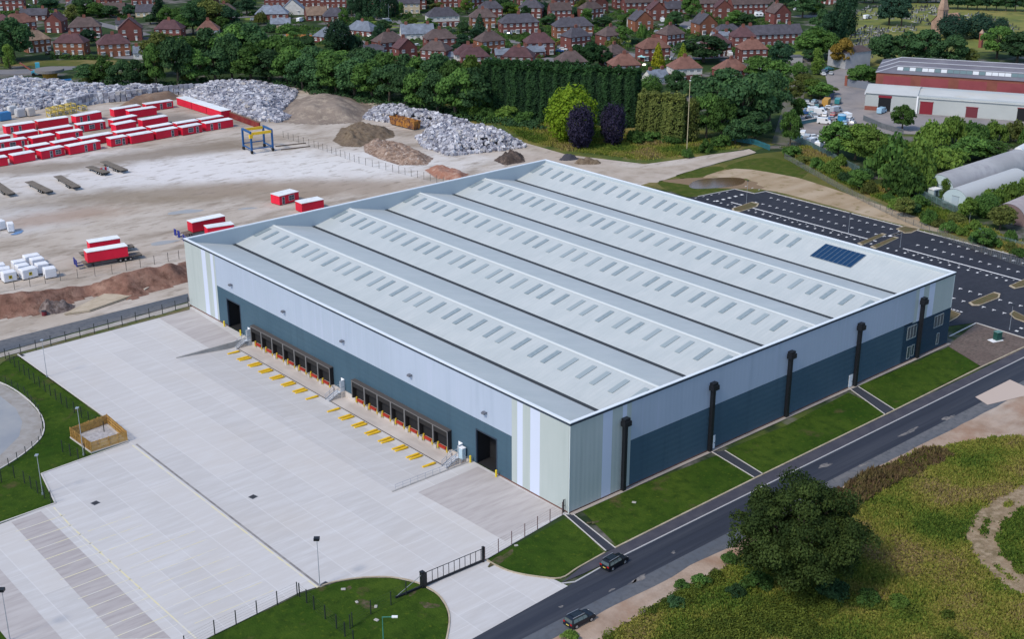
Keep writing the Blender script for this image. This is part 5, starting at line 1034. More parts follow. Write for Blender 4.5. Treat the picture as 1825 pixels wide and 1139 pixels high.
# containers in the vehicle yard
for (x,y,c,rz,lab) in [(1477,175,(.10,.13,.2),.35,'dark blue-grey shipping container in the vehicle yard'),(1472,187,(.46,.26,.06),.45,'orange-yellow shipping container in the vehicle yard')]:
    q = G(x,y); t = thing('shipping_container', q, rz, lab, 'container'); m = MB(); m.box(-3,3,-1.2,1.2,.1,2.6); 
    for i in range(18): m.box(-2.9+i*.33,-2.75+i*.33,-1.25,-1.2,.2,2.5)
    m.build('container_body', mat('container_'+lab.split()[0].replace('-','_'), c, .6), t); m = MB(); m.box(3,3.05,-1.15,1.15,.2,2.5); m.build('door', M_alu, t)
q = G(1445,218); t = thing('low_wall', q, -.1, 'low concrete wall with a teal fence before the scrap vehicles', 'wall'); m = MB(); m.box(-7,5,-.2,.2,0,1.3); m.build('wall_panel', mat('teal_panel', (.06,.16,.19), .7), t); m = MB(); m.box(-7.1,5.1,-.3,.3,1.3,1.5); m.build('coping', M_kerbp, t)

# ================================================================ INDUSTRIAL BUILDINGS ON THE RIGHT
M_shedw = mat('shed_wall_grey', (.36,.39,.39), .7, layers=[((.42,.45,.45), .06, .4, .65)]); M_shedr = mat('shed_roof_pale', (.43,.45,.45), .7, layers=[((.46,.42,.34), .04, .52, .7), ((.48,.50,.50), .1, .45, .7)])
M_rdoor = mat('shutter_red', (.20,.018,.03), .6); M_brick = mat('red_brick', (.24,.085,.062), .9, layers=[((.19,.062,.05), .3, .4, .7)]); M_brickd = mat('brick_panel_red', (.27,.065,.075), .85, layers=[((.22,.05,.06), .15, .4, .7)])
a, b_ = G(1540,195), G(1825,216); d = b_-a; u = math.atan2(d.y,d.x); ln = d.length+70
hs = tall(1540,195,154)
t = thing('grey_shed', a, u, 'long pale grey industrial shed with dark red shutter doors', 'industrial building'); 
m = MB(); m.box(0,ln,0,20,0,hs*.74); m.build('wall', M_shedw, t)
m = MB(); x1 = 19.5; hr = hs*.74
for xa, xb, dz in ((-.4, 19.5, .0), (19.5, ln, -.5)):
    m.add([(xa,-.5,hr+dz-.05),(xb,-.5,hr+dz-.05),(xb,10,hr+dz+1.6),(xa,10,hr+dz+1.6),(xa,20.5,hr+dz-.05),(xb,20.5,hr+dz-.05)], [(0,1,2,3),(3,2,5,4),(0,3,4),(1,5,2)])
m.build('roof', M_shedr, t)
m = MB(); m.box(19.3,19.9,-.55,-.02,0,hr); m.box(-.3,0,-.5,20,hr-.6,hr); m.build('gutter', M_wdoor, t)
def at_px(px): # distance along the shed's front for an image column
    lo, hi = 0, ln
    for _ in range(40):
        md = (lo+hi)/2; q = a+Vector((math.cos(u),math.sin(u),0))*md-CAM
        if 912.5+FPX*q.dot(_r)/q.dot(_f) < px: lo = md
        else: hi = md
    return lo
for (p0,p1,h0,mm,nm) in ((1564,1586,5.2,M_dark,'doorway'),(1638,1661,4.6,M_rdoor,'shutter_door'),(1720,1741,3.8,mat('shutter_dark_red',(.14,.03,.04),.7),'shutter_door'),(1811,1838,4.8,M_dark,'doorway')):
    xa, xb = at_px(p0), at_px(p1); m = MB(); m.box(xa,xb,-.08,-.01,0,h0); o = m.build(nm, mm, t)
    m = MB(); m.box(xa-.2,xb+.2,-.14,-.02,h0,h0+(.9 if mm is M_dark and p0 < 1600 else .25)); m.build('lintel', M_rdoor, o)
m = MB(); xa = at_px(1545); m.box(xa-1,at_px(1563),-.07,-.012,0,1.6); m.build('brick_base', M_brick, t)
# red brick factory with ridged roof behind
a2 = a+Vector((-math.sin(u),math.cos(u),0))*44+Vector((math.cos(u),math.sin(u),0))*-1
t = thing('brick_factory', a2, u+.02, 'red brick factory with several grey roof ridges and a glazed strip', 'industrial building'); ln2 = 150; hb = 7.0
m = MB(); m.box(0,ln2,0,33,0,hb); m.build('wall', M_brick, t)
for i in range(10): m = MB(); m.box(3+i*15,14+i*15,-.06,-.01,.5,hb-1.2); m.build('red_panel', M_brickd, t)
M_fr = mat('factory_roof', (.125,.125,.155), .8, layers=[((.17,.17,.20), .08, .4, .65)])
for i in range(3):
    m = MB(); y0, y1 = i*11-.4, (i+1)*11-.1; ym = (y0+y1)/2; zr = hb+2.3; m.add([(-.5,y0,hb),(ln2,y0,hb),(ln2,ym,zr),(8,ym,zr),(-.5,y1,hb),(ln2,y1,hb)], [(0,1,2,3),(3,2,5,4),(0,3,4)]); m.build('roof', M_fr, t)
    m = MB(); m.box(8,ln2,ym-.4,ym+.4,zr-.05,zr+.15); m.bar((-.3,y0+.2,hb+.1),(8,ym,zr+.1),.7,.2); m.build('ridge', mat('factory_ridge', (.42,.43,.47), .6), t)
rr = random.Random(8); x = 9.0; sl_ = 2.3/5.65; M_gw = mat('glazing_whitened', (.55,.58,.6), .4); M_gd = mat('factory_glass', (.13,.19,.2), .3)
for i in range(56):
    x0 = 8+i*2.5; b1 = MB(); b1.quad((x0,2.0,hb+2.4*sl_+.12),(x0+2.3,2.0,hb+2.4*sl_+.12),(x0+2.3,4.4,hb+4.8*sl_+.12),(x0,4.4,hb+4.8*sl_+.12)); b1.build('rooflight', M_gw if rr.random() < .3 else M_gd, t)
for i, x in enumerate((70, 76, 62)): m = MB(); m.tube((x,3+i*2,hb),(x,3+i*2,hb+[5.5,7,4][i]),.45+.2*(i==0),.45+.2*(i==0),12); m.build('flue', M_alu, t)
# round roofed huts
def hut(px, py, w, length, rz, label, m_end, mr, doors=True):
    q = G(px, py); t = thing('round_roofed_hut', q, rz, label, 'hut', 'round-roofed huts beyond the car park'); n = 14; r = w/2; hb_ = .9
    prof_ = [(-r,0)]+[(-r*math.cos(math.pi*i/n), hb_+(r*.95)*math.sin(math.pi*i/n)) for i in range(n+1)]+[(r,0)]
    m = MB(); k = len(prof_); vs = [(0,y,z) for y,z in prof_]+[(length,y,z) for y,z in prof_]; m.add(vs, [(i,i+1,k+i+1,k+i) for i in range(k-1)]); sh = m.build('roof_shell', mr, t)
    me = sh.data; me.polygons.foreach_set('use_smooth', [True]*len(me.polygons))
    for nm, x in (('end_wall',.12),('end_wall',length-.12)): m = MB(); m.add([(x,y*.97,z*.98) for y,z in prof_], [tuple(range(k))]); m.build(nm, m_end, t)
    if doors:
        m = MB(); m.box(-.0,.1,-1.2,.9,0,2.8); d = m.build('door', mat('hut_door', (.34,.42,.47), .6), t); m = MB(); m.box(-.06,.1,-1.3,1.0,2.8,2.95); m.build('lintel', M_palig, d)
    for i in range(5): m = MB(); x = 5+i*4; m.box(x,x+1.1,-r-.06,-r*.9,1.0,1.9); m.build('window', M_glass, t)
    return t
M_hutr = mat('hut_roof_grey', (.30,.305,.32), .8, layers=[((.37,.375,.39), .1, .4, .65), ((.28,.28,.3), .3, .5, .7)]); M_hutp = mat('hut_roof_purple', (.30,.26,.27), .8, layers=[((.38,.35,.35), .15, .4, .65)]); M_hute = mat('hut_end_blue', (.40,.49,.52), .7)
rzh = math.atan2((G(1830,292)-G(1668,346)).y, (G(1830,292)-G(1668,346)).x)
hut(1672,345,10.5,48,rzh,'long grey round-roofed hut with a pale gable beside the bushes',M_hute,M_hutr)
hut(1700,366,8.6,36,rzh,'blue-fronted round-roofed hut half covered by ivy',M_hute,mat('hut_roof_light', (.42,.44,.45), .7))
hut(1796,398,10,34,rzh+.05,'purplish round-roofed hut at the right frame edge',mat('hut_end_dark', (.17,.12,.12), .8),M_hutp)
q = G(1664,348); t = thing('shed_porch', q, rzh-.2, 'small white flat-roofed porch in front of the long hut', 'porch'); m = MB(); m.box(-1.6,1.6,-1.4,1.4,2.0,2.3); m.build('roof', M_wdoor, t); m = MB(); m.box(-1.4,1.4,-1.2,1.2,0,2.0); m.build('wall', M_hute, t); m = MB(); m.box(-.6,.4,-1.26,-1.2,0,1.8); m.build('door', M_glass, t)
# white tanker lorry
q = G(1812,284); t = thing('tanker_lorry', q, rzh+.15, 'white tanker lorry standing behind the long hut', 'lorry'); m = MB(); m.tube((0,0,2.5),(11,0,2.5),1.7,1.7,20); m.build('tank', mat('tanker_white', (.62,.64,.66), .4), t); m = MB(); m.box(-2.6,-.2,-1.2,1.2,.9,3.3); c_ = m.build('cab', M_wdoor, t); m = MB(); m.box(-2.66,-2.6,-1,1,2.0,3.0); m.build('windscreen', M_glass, c_); m = MB(); m.box(-2.4,11,-.5,.5,.7,1.0); m.build('chassis', M_chas, t)
for x in (-1.6,6.5,8,9.5):
    for s in (-1,1): m = MB(); m.tube((x,s*.85,.5),(x,s*1.2,.5),.5,n=12); m.build('wheel', M_tyre, t)
# ================================================================ TREES
def leaf_quads(cen, nrm, size, rs, flat=.6):
    """N leaf-sized diamonds around centres cen with loose normals nrm"""
    n = len(cen); nn = nrm+rs.normal(0, flat, (n,3)); nn /= np.linalg.norm(nn, axis=1)[:,None]+1e-9
    a = np.cross(nn, rs.normal(0,1,(n,3))); a /= np.linalg.norm(a, axis=1)[:,None]+1e-9; b = np.cross(nn, a)
    s = (size*rs.uniform(.6,1.3,n))[:,None]; v = np.empty((n,4,3)); v[:,0] = cen+a*s; v[:,1] = cen+b*s*.7; v[:,2] = cen-a*s; v[:,3] = cen-b*s*.7
    return v.reshape(-1,3)
def leaf_mesh(name, cen, nrm, size, tint, rs, m=None, flat=.6):
    v = leaf_quads(cen, nrm, size, rs, flat); n = len(cen); me = bpy.data.meshes.new(name)
    me.vertices.add(4*n); me.vertices.foreach_set('co', v.astype(np.float32).ravel()); me.loops.add(4*n); me.loops.foreach_set('vertex_index', np.arange(4*n, dtype=np.int32))
    me.polygons.add(n); me.polygons.foreach_set('loop_start', np.arange(0,4*n,4,dtype=np.int32)); me.polygons.foreach_set('loop_total', np.full(n,4,dtype=np.int32)); me.update(calc_edges=True)
    at = me.attributes.new('tint','FLOAT','FACE'); at.data.foreach_set('value', np.clip(tint,0,1).astype(np.float32)); me.materials.append(m); return me
def sph(n, rs): d = rs.normal(0,1,(n,3)); return d/np.linalg.norm(d,axis=1)[:,None]
def crown(name, kind, H_, R, n, size, seed):
    """crown of height-H_ tree: leaf clumps spread over an uneven volume"""
    rs = np.random.RandomState(seed); C, Nn, T = [], [], []
    if kind == 'broad':
        nc = 40; cz, rz = H_*.52, H_*.47
        for k in range(nc):
            d = sph(1,rs)[0]; q = rs.uniform(.45,.92)**.6; c = np.array([d[0]*R*q*.90, d[1]*R*q*.90, cz+d[2]*rz*q*.88]); r = R*rs.uniform(.24,.42)
            if d[2] < -.75: c[2] += rz*.2
            m = int(n/nc*(r/(R*.33))**2); e = sph(m,rs); e[:,2] = np.where(e[:,2] < -.35, -e[:,2]*.4, e[:,2]); rad = r*rs.uniform(.72,1.08,m)[:,None]
            C.append(c+e*rad*[1,1,.8]); Nn.append(e); T.append(rs.uniform(.1,.9)*.6+rs.uniform(0,.4,m))
    elif kind == 'tall':
        nc = 40
        for k in range(nc):
            z = H_*(.1+.84*(k+rs.rand())/nc); w = R*(math.sin(math.pi*min(1,(z/H_)**.75))**.6)*.75; a = rs.uniform(0,6.28); r = R*rs.uniform(.3,.46); c = np.array([w*math.cos(a)*rs.uniform(.4,1), w*math.sin(a)*rs.uniform(.4,1), z])
            m = n//nc; e = sph(m,rs); C.append(c+e*r*rs.uniform(.7,1.08,m)[:,None]*[1,1,1.1]); Nn.append(e); T.append(rs.uniform(.1,.9)*.6+rs.uniform(0,.4,m))
    elif kind == 'cone':
        z = H_*(1-np.sqrt(rs.uniform(.0009,1,n))); z = np.maximum(z,.02*H_); a = rs.uniform(0,6.28,n); w = R*(1-z/H_)**.75*(1+.12*np.sin(a*5+z*1.3)+.10*np.sin(z*4+a*2))*rs.uniform(.75,1.05,n)
        C.append(np.stack([w*np.cos(a),w*np.sin(a),z],1)); Nn.append(np.stack([np.cos(a),np.sin(a),np.full(n,.7)],1)); T.append(rs.uniform(0,1,n)*.7+.15*(1+np.sin(a*5+z*1.3)))
    elif kind == 'dome':
        nc = 26
        for k in range(nc):
            d = sph(1,rs)[0]; d[2] = abs(d[2]); q = rs.uniform(.55,.85); c = np.array([d[0]*R*q, d[1]*R*q, H_*.12+d[2]*H_*.72*q]); r = R*rs.uniform(.26,.40); m = n//nc; e = sph(m,rs); e[:,2] = np.where(e[:,2] < -.2, -e[:,2]*.5, e[:,2])
            p = c+e*r*rs.uniform(.75,1.05,m)[:,None]*[1,1,min(1,H_/R*.8)]; p[:,2] = np.maximum(p[:,2], .1); C.append(p); Nn.append(e); T.append(rs.uniform(.1,.9)*.55+rs.uniform(0,.45,m))
    elif kind == 'egg':
        e = sph(n,rs); a = np.arctan2(e[:,1],e[:,0]); bump_ = 1+.08*np.sin(a*5+e[:,2]*6)+.07*np.sin(a*9-e[:,2]*11+1)+.06*np.sin(a*2+e[:,2]*3.1)+.04*np.sin(a*17+e[:,2]*19); r = rs.uniform(.76,1.06,n)*bump_
        C.append(np.stack([e[:,0]*R*r*.92, e[:,1]*R*r*.92, H_*.5+e[:,2]*H_*.48*r],1)); Nn.append(e+[0,0,.2]); T.append(rs.uniform(0,.7,n)+.3*(bump_-.85))
    C, Nn, T = np.concatenate(C), np.concatenate(Nn), np.concatenate(T); C[:,2] = np.maximum(C[:,2], .06)
    return leaf_mesh(name, C, Nn, size, T, rs)
M_bark = mat('bark_brown', (.07,.055,.04), .95, layers=[((.11,.09,.07), 1.5, .4, .65)])
def trunk_mesh(H_, R, seed, spread=True):
    rr = random.Random(seed); m = MB(); r = .035*H_; top = Vector((rr.uniform(-.3,.3), rr.uniform(-.3,.3), H_*.42)); m.tube((0,0,-.1),(top.x*.5,top.y*.5,H_*.22),r,r*.75,8); m.tube((top.x*.5,top.y*.5,H_*.22),top,r*.75,r*.5,8)
    for i in range(6 if spread else 2):
        a = i*1.05+rr.random(); q = top+Vector((math.cos(a)*R*.55, math.sin(a)*R*.55, H_*rr.uniform(.14,.36))); m.tube(top*.85,q,r*.36,r*.1,6)
    m.tube(top,(top.x,top.y,H_*.85),r*.5,r*.08,6); return m.mesh('trunk', M_bark)
LEAF = {
 'dark': leafmat('leaf_dark', (0.026,0.064,0.031), (0.073,0.153,0.054)), 'mid': leafmat('leaf_mid', (0.040,0.094,0.026), (0.118,0.228,0.050)), 'light': leafmat('leaf_light', (0.086,0.160,0.031), (0.149,0.231,0.045)),
 'olive': leafmat('leaf_olive', (0.080,0.112,0.031), (0.176,0.202,0.053)), 'lime': leafmat('leaf_lime', (0.126,0.220,0.016), (0.193,0.275,0.020), .05), 'purple': leafmat('leaf_purple', (0.014,0.014,0.031), (0.054,0.045,0.090), .1),
 'gold': leafmat('leaf_gold', (0.193,0.223,0.015), (0.330,0.330,0.022), .08), 'goldgreen': leafmat('leaf_goldgreen', (0.140,0.228,0.021), (0.220,0.275,0.033), .08), 'autumn': leafmat('leaf_autumn', (0.210,0.149,0.031), (0.242,0.165,0.033), .1), 'conifer': leafmat('leaf_conifer', (0.014,0.045,0.027), (0.050,0.112,0.054)),
 'hedge': leafmat('leaf_hedge', (0.013,0.035,0.019), (0.045,0.112,0.035), .05), 'oak': leafmat('leaf_oak', (0.015,0.033,0.009), (0.068,0.104,0.026), .02), 'yew': leafmat('leaf_yew', (0.019,0.054,0.040), (0.054,0.118,0.073), .1)}
PROTO = {}
def proto(kind):
    if kind not in PROTO:
        spec = {'broad': [(12,5.0,5200,.40,s) for s in (1,2,3,4,5)], 'tall': [(14,3.6,3000,.36,s) for s in (11,12,13)], 'cone': [(9,2.6,2200,.27,s) for s in (21,22)], 'dome': [(3,3.2,2400,.25,s) for s in (31,32,33,34)], 'egg': [(10,5,5200,.30,41),(10,5,5200,.30,42)]}[kind]
        PROTO[kind] = [(crown('crown', kind, *sp), trunk_mesh(sp[0], sp[1], sp[4], kind == 'broad'), sp[0], sp[1]) for sp in spec]
    return PROTO[kind]
ti = [0]
def tree(px, pyb, pyt, hw, colour, label, shape='broad', group=None, name=None, cat=None, world=None, h=None, r=None):
    b_ = world if world is not None else G(px, pyb); h = h or tall(px, pyb, pyt); r = r or hw*dist(b_+Vector((0,0,h/2)))/FPX
    P = proto(shape); ti[0] += 1; cm, tm, H0, R0 = P[(ti[0]*7+int(px)) % len(P)]
    name = name or {'broad':'broadleaf_tree','tall':'slender_tree','cone':'conifer_tree','dome':'bush','egg':'round_tree'}[shape]
    t = thing(name, (b_.x,b_.y,0), (px*.37+pyb) % 6.28, label, cat or ('bush' if shape == 'dome' else 'tree'), group); t.scale = (r/R0, r/R0, h/H0)
    c = link('foliage' if shape == 'dome' else 'crown', cm, t, LEAF[colour])
    if shape == 'dome': o = link('stem', tm, t); o.scale = (.5,.5,1)
    else: link('trunk', tm, t)
    return t
CN = {'dark':'dark green','mid':'mid-green','light':'light green','olive':'olive-green','conifer':'dark green','gold':'golden yellow','goldgreen':'yellow-green','autumn':'yellowing','hedge':'dark','yew':'blackish','lime':'lime green','purple':'purple'}
SN = {'broad':'broad tree','tall':'slender tree','cone':'conifer','dome':'bush','egg':'round tree'}
def grove(items, place, group, kw=1.22, kh=1.0):
    """items (px, pyb, pyt, hw, colour, shape); labels count those that look alike from the left"""
    tot = {}; seen = {}
    for it in items: k = (it[4],it[5]); tot[k] = tot.get(k,0)+1
    for it in sorted(items, key=lambda q: q[0]):
        k = (it[4],it[5]); seen[k] = seen.get(k,0)+1; nm = f'{CN[it[4]]} {SN[it[5]]}'
        lab = f'{nm} {place}' if tot[k] == 1 else f'{nm} {place}, {nth(seen[k])} from the left'
        tree(it[0], it[1], it[1]-(it[1]-it[2])*kh, it[3]*kw, it[4], lab, it[5], group)
B_ = 'broad'
# the wood behind the heaps: three rows
rg = random.Random(21); front = [(158,152),(185,153),(215,155),(245,156),(280,155),(318,155),(352,152),(385,148),(415,146),(448,148),(480,150),(512,152),(540,160),(568,164),(600,168),(632,174),(664,180),(694,187),(722,194),(750,200),(780,206),(812,210),(842,210)]
tops = {158:118,185:103,215:112,245:105,280:80,318:75,352:84,385:80,415:70,448:74,480:82,512:92,540:98,568:105,600:104,632:110,664:112,694:118,722:122,750:124,780:128,812:118,842:124}
grove([(x, y, tops[x]+rg.uniform(-6,8), (rg.uniform(21,27) if x > 290 else rg.uniform(14,18)), ['dark','mid','dark','dark','mid'][i % 5], B_) for i,(x,y) in enumerate(front)], 'along the front of the wood', 'trees in the wood behind the heaps', 1.4, 1.08)
mid_ = [(290,134,62,26,'olive'),(330,132,63,26,'mid'),(372,128,52,28,'dark'),(412,126,46,30,'mid'),(452,126,46,28,'dark'),(492,130,62,27,'mid'),(528,136,74,25,'mid'),(560,142,82,24,'dark'),(596,146,88,25,'mid'),(630,152,88,24,'dark'),(662,158,86,24,'dark'),(692,164,92,23,'mid'),(722,168,98,22,'dark'),(752,172,104,23,'mid'),(782,178,100,24,'dark'),(812,184,108,22,'mid'),(838,186,104,20,'light')]
grove([m+(B_,) for m in mid_], 'in the second row of the wood', 'trees in the wood behind the heaps', 1.4, 1.05)
grove([(165,150,120,11,'light','dome'),(154,156,136,9,'olive','dome'),(262,152,118,16,'olive',B_),(340,150,118,14,'olive',B_),(848,212,150,15,'light','tall'),(868,208,168,14,'mid','dome'),(905,215,186,20,'light','dome'),(938,222,196,18,'mid','dome'),(870,215,188,18,'mid','dome'),(830,208,176,14,'mid','dome')], 'at the edge of the wood', 'plants at the edge of the wood')
# left estate
grove([(27,108,32,29,'dark',B_),(18,122,78,10,'light','tall'),(4,112,60,20,'dark',B_),(88,17,-6,15,'conifer',B_),(150,27,-6,17,'dark',B_),(174,30,2,16,'mid',B_),(196,31,8,13,'dark',B_),(232,29,8,11,'conifer',B_),(284,42,-9,10,'conifer','tall'),(268,42,24,10,'dark',B_),(345,60,6,20,'dark',B_),(326,62,22,15,'mid',B_),(384,52,-4,26,'olive',B_),(412,54,8,15,'conifer',B_),(356,40,-10,20,'dark',B_),(440,26,-8,16,'conifer',B_),(310,64,38,14,'dark',B_),(420,66,36,16,'dark',B_),(300,45,10,14,'mid',B_)], 'in the upper left estate', 'trees among the left houses')
# middle estate
grove([(604,92,34,20,'conifer','egg'),(633,90,58,13,'conifer','dome'),(670,74,48,9,'conifer','cone'),(641,30,-10,9,'conifer','tall'),(656,31,-16,9,'conifer','tall'),(672,33,-16,9,'conifer','tall'),(689,35,-14,9,'conifer','tall'),(704,32,-8,8,'conifer','tall'),(627,28,-4,9,'conifer','tall'),(855,66,22,11,'conifer','cone'),(832,24,-6,9,'light',B_),(862,10,-12,14,'conifer',B_),(885,16,-10,16,'dark',B_),(905,28,2,12,'mid',B_),(824,88,58,12,'conifer',B_),(842,85,68,10,'light',B_),(758,12,-10,12,'dark',B_),(480,56,40,12,'dark','dome'),(510,58,40,16,'mid','dome'),(735,44,30,8,'light',B_),(775,50,38,9,'light','dome')], 'in the upper middle estate', 'trees among the middle houses')
grove([(925,24,8,18,'goldgreen','dome'),(955,22,8,18,'light','dome'),(990,28,8,18,'conifer','dome'),(1015,28,8,18,'conifer','dome'),(1036,24,4,11,'goldgreen',B_),(975,43,28,11,'dark',B_),(1030,120,76,14,'hedge',B_),(1052,122,75,16,'hedge',B_),(1074,122,77,14,'hedge',B_),(1094,112,66,14,'olive',B_),(1108,80,44,17,'mid',B_),(1092,62,40,10,'dark',B_),(1075,46,28,14,'dark',B_),(1172,122,73,11,'gold','cone'),(1216,120,75,11,'goldgreen','cone'),(1193,134,110,10,'mid','cone'),(1253,110,60,34,'dark',B_),(1232,31,-10,14,'mid',B_),(1310,48,18,16,'mid',B_),(1330,50,22,14,'dark',B_),(1196,44,32,7,'light','dome'),(1130,30,14,10,'mid',B_),(1380,16,-14,12,'conifer',B_),(1400,10,-14,12,'conifer',B_),(1138,55,44,8,'conifer',B_),(1295,66,48,10,'dark','dome'),(1100,100,78,8,'dark',B_)], 'among the estate houses', 'trees among the estate houses')
# trees above and right of the hedge
grove([(1160,168,134,17,'mid','egg'),(1204,172,126,17,'dark',B_),(1238,182,134,18,'dark',B_),(1278,225,122,38,'dark',B_),(1325,240,128,42,'dark',B_),(1370,222,118,32,'dark',B_),(1385,168,106,26,'mid',B_),(1350,150,96,22,'mid',B_),(1390,124,72,17,'conifer',B_),(1300,170,118,24,'dark',B_),(1258,248,162,22,'mid',B_),(1285,252,176,20,'mid',B_),(1232,252,176,13,'olive','tall'),(1310,258,212,20,'dark',B_),(1345,252,200,24,'dark',B_),(1225,280,262,9,'mid','dome'),(1258,272,246,11,'mid','dome'),(1286,262,238,16,'mid','dome'),(1130,254,228,14,'mid','dome'),(1160,252,232,20,'mid','dome'),(1200,254,236,18,'mid','dome')], 'beside the pale mast and lane', 'trees beside the mast and lane')
# right: around the cemetery
grove([(1448,104,48,29,'mid',B_),(1476,106,56,18,'mid',B_),(1497,120,66,17,'autumn',B_),(1456,132,86,11,'light','tall'),(1494,78,-6,17,'conifer','tall'),(1478,80,20,17,'conifer',B_),(1512,62,-12,13,'conifer','tall'),(1462,62,16,15,'dark',B_),(1430,30,-12,18,'dark',B_),(1452,24,-12,16,'dark',B_),(1584,44,-12,20,'yew',B_),(1606,46,-12,16,'yew',B_),(1698,68,26,25,'yew','egg'),(1744,68,24,22,'yew','egg'),(1782,60,31,12,'yew','egg'),(1576,112,58,25,'dark',B_),(1610,114,54,24,'dark',B_),(1646,116,48,26,'dark',B_),(1688,118,60,26,'dark',B_),(1776,104,42,24,'mid',B_),(1812,112,54,26,'dark',B_),(1838,112,50,24,'dark',B_),(1730,118,84,10,'olive',B_)], 'around the cemetery', 'trees around the cemetery')
grove([(1690+i*17, 15+i*.7, -16, 12, ['dark','conifer','dark'][i % 3], B_) for i in range(9)]+[(1540+i*16, 4, -16, 12, 'dark', B_) for i in range(9)], 'in the far belt behind the cemetery', 'trees in the far belt')
# right: scrub along the lane, bushes around the huts
grove([(1530,152,114,20,'mid',B_),(1548,150,120,13,'mid',B_),(1608,232,187,17,'mid',B_),(1445,172,138,14,'light',B_),(1462,176,146,18,'mid',B_),(1432,160,130,14,'olive',B_),(1474,168,150,14,'light',B_),(1408,262,196,15,'mid',B_),(1422,215,172,12,'mid',B_),(1415,182,140,14,'olive',B_),(1425,150,108,12,'mid',B_)], 'in the scrub beside the vehicle yard', 'trees by the vehicle yard')
grove([(1492,280,214,26,'mid',B_),(1524,284,222,28,'light',B_),(1558,300,232,30,'light',B_),(1590,318,236,38,'mid','dome'),(1630,318,238,38,'light','dome'),(1622,336,266,36,'light','dome'),(1600,344,278,34,'mid','dome'),(1690,302,256,34,'light','dome'),(1726,286,244,30,'mid',B_),(1768,284,250,30,'mid',B_),(1662,262,210,24,'light','dome'),(1700,254,198,22,'light','dome'),(1735,258,212,22,'mid','dome'),(1772,252,212,20,'light','dome'),(1806,250,212,20,'olive','dome'),(1836,262,210,20,'mid','dome'),(1545,262,216,20,'light','dome'),(1682,360,318,9,'light','tall'),(1748,377,344,18,'light','dome'),(1772,372,330,22,'light','dome'),(1802,362,317,24,'light','dome'),(1836,352,308,26,'light','dome'),(1756,386,346,20,'mid','egg'),(1782,408,364,20,'olive',B_),(1722,392,352,14,'light',B_)], 'around the round-roofed huts', 'bushy trees around the huts')
scr = [(1412,278),(1432,290),(1456,300),(1482,310),(1505,322),(1530,330),(1548,345),(1582,356),(1604,372),(1630,380),(1652,395),(1668,402),(1690,412),(1715,418),(1745,432),(1770,440),(1800,446),(1820,455),(1495,296),(1540,318),(1640,370),(1700,395),(1600,352),(1735,415),(1760,428),(1800,432)]
grove([(x, y, y-rg.uniform(12,26), rg.uniform(9,17), ['mid','olive','mid','light','dark'][i % 5], 'dome') for i,(x,y) in enumerate(scr)]+[(1530,338,300,18,'mid',B_),(1610,385,352,14,'olive',B_),(1752,440,404,16,'mid',B_),(1655,400,370,12,'mid','dome')], 'in the scrub strip above the car park', 'scrub above the car park')
# three landmark trees
tree(1018, 252, 154, 47, 'lime', 'large round lime-green tree in front of the tall dark hedge', 'egg')
tree(1034, 264, 188, 26, 'purple', 'dark purple tree overlapping the lime-green tree', 'egg')
tree(1092, 258, 185, 24, 'purple', 'dark purple tree standing alone right of the lime-green tree', 'egg')
# tall clipped hedge and a lower lighter one
def hedge(name, poly, h, n, colour, label, size=.4, seed=5, top=.1):
    rs = np.random.RandomState(seed); P = [np.array([p[0],p[1]]) for p in poly]; per = [np.linalg.norm(P[(i+1)%len(P)]-P[i]) for i in range(len(P))]; C, Nn, T = [], [], []
    cx = sum(P)/len(P); tot = sum(per)*h
    for i in range(len(P)):
        a, d = P[i], P[(i+1)%len(P)]-P[i]; m = int(n*.75*per[i]*h/tot); t = rs.rand(m); z = rs.rand(m)**.9*h; nr = np.array([d[1],-d[0]])/per[i]
        if np.dot(nr, cx-a) > 0: nr = -nr
        w = .7*np.sin(t*per[i]*1.1+1.2*np.sin(t*per[i]*.23))+.5*np.sin(t*per[i]*2.3+2+np.sin(z*.5))+.25*np.sin(z*1.7+t*9); off = w*.55+rs.normal(0,.18,m)-(z/h)**3*.9
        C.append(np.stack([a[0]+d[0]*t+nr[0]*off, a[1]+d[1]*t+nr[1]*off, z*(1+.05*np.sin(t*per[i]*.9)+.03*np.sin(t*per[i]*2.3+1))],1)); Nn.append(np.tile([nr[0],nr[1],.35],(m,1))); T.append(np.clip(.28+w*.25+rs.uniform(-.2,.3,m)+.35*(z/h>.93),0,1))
    x0,x1,y0,y1 = bounds(poly); k = int(n*.25); c = []
    while len(c) < k:
        x, y = rs.uniform(x0,x1), rs.uniform(y0,y1)
        if inside((x,y), poly): c.append((x,y,h*(1+.04*math.sin(x*.5+y*.4))+rs.normal(0,.4)+.8*math.sin(x*1.3)*math.sin(y*1.1)))
    C.append(np.array(c)); Nn.append(np.tile([0,0,1.],(k,1))); T.append(rs.uniform(.3,1,k)); me = leaf_mesh('foliage', np.concatenate(C), np.concatenate(Nn), size, np.concatenate(T), rs, None, .5)
    t = thing(name, (cx[0],cx[1],0), 0, label, 'hedge'); o = link('foliage', me, t, LEAF[colour]); o.location = (-cx[0],-cx[1],0)
    m = MB(); ins = min(1.3, .25*min(per)); q_ = [P[i]+(P[i-1]-P[i])/np.linalg.norm(P[i-1]-P[i])*ins+(P[(i+1)%len(P)]-P[i])/per[i]*ins for i in range(len(P))]; m.prism([(p[0]-cx[0],p[1]-cx[1]) for p in q_], 0, h*.9); m.build('stem', mat('hedge_core', (.008,.014,.006), .95), t); return t
a, b_ = G(858,207).to_2d(), G(1132,228).to_2d(); d = (b_-a).normalized(); n_ = Vector((-d.y,d.x)); n_ = n_ if n_.dot(Vector((_f.x,_f.y))) > 0 else -n_
hedge('conifer_hedge', [a,b_,b_+n_*7,a+n_*7], tall(1000,218,122), 60000, 'hedge', 'very tall dark clipped conifer hedge like a wall behind the lime-green tree', .42)
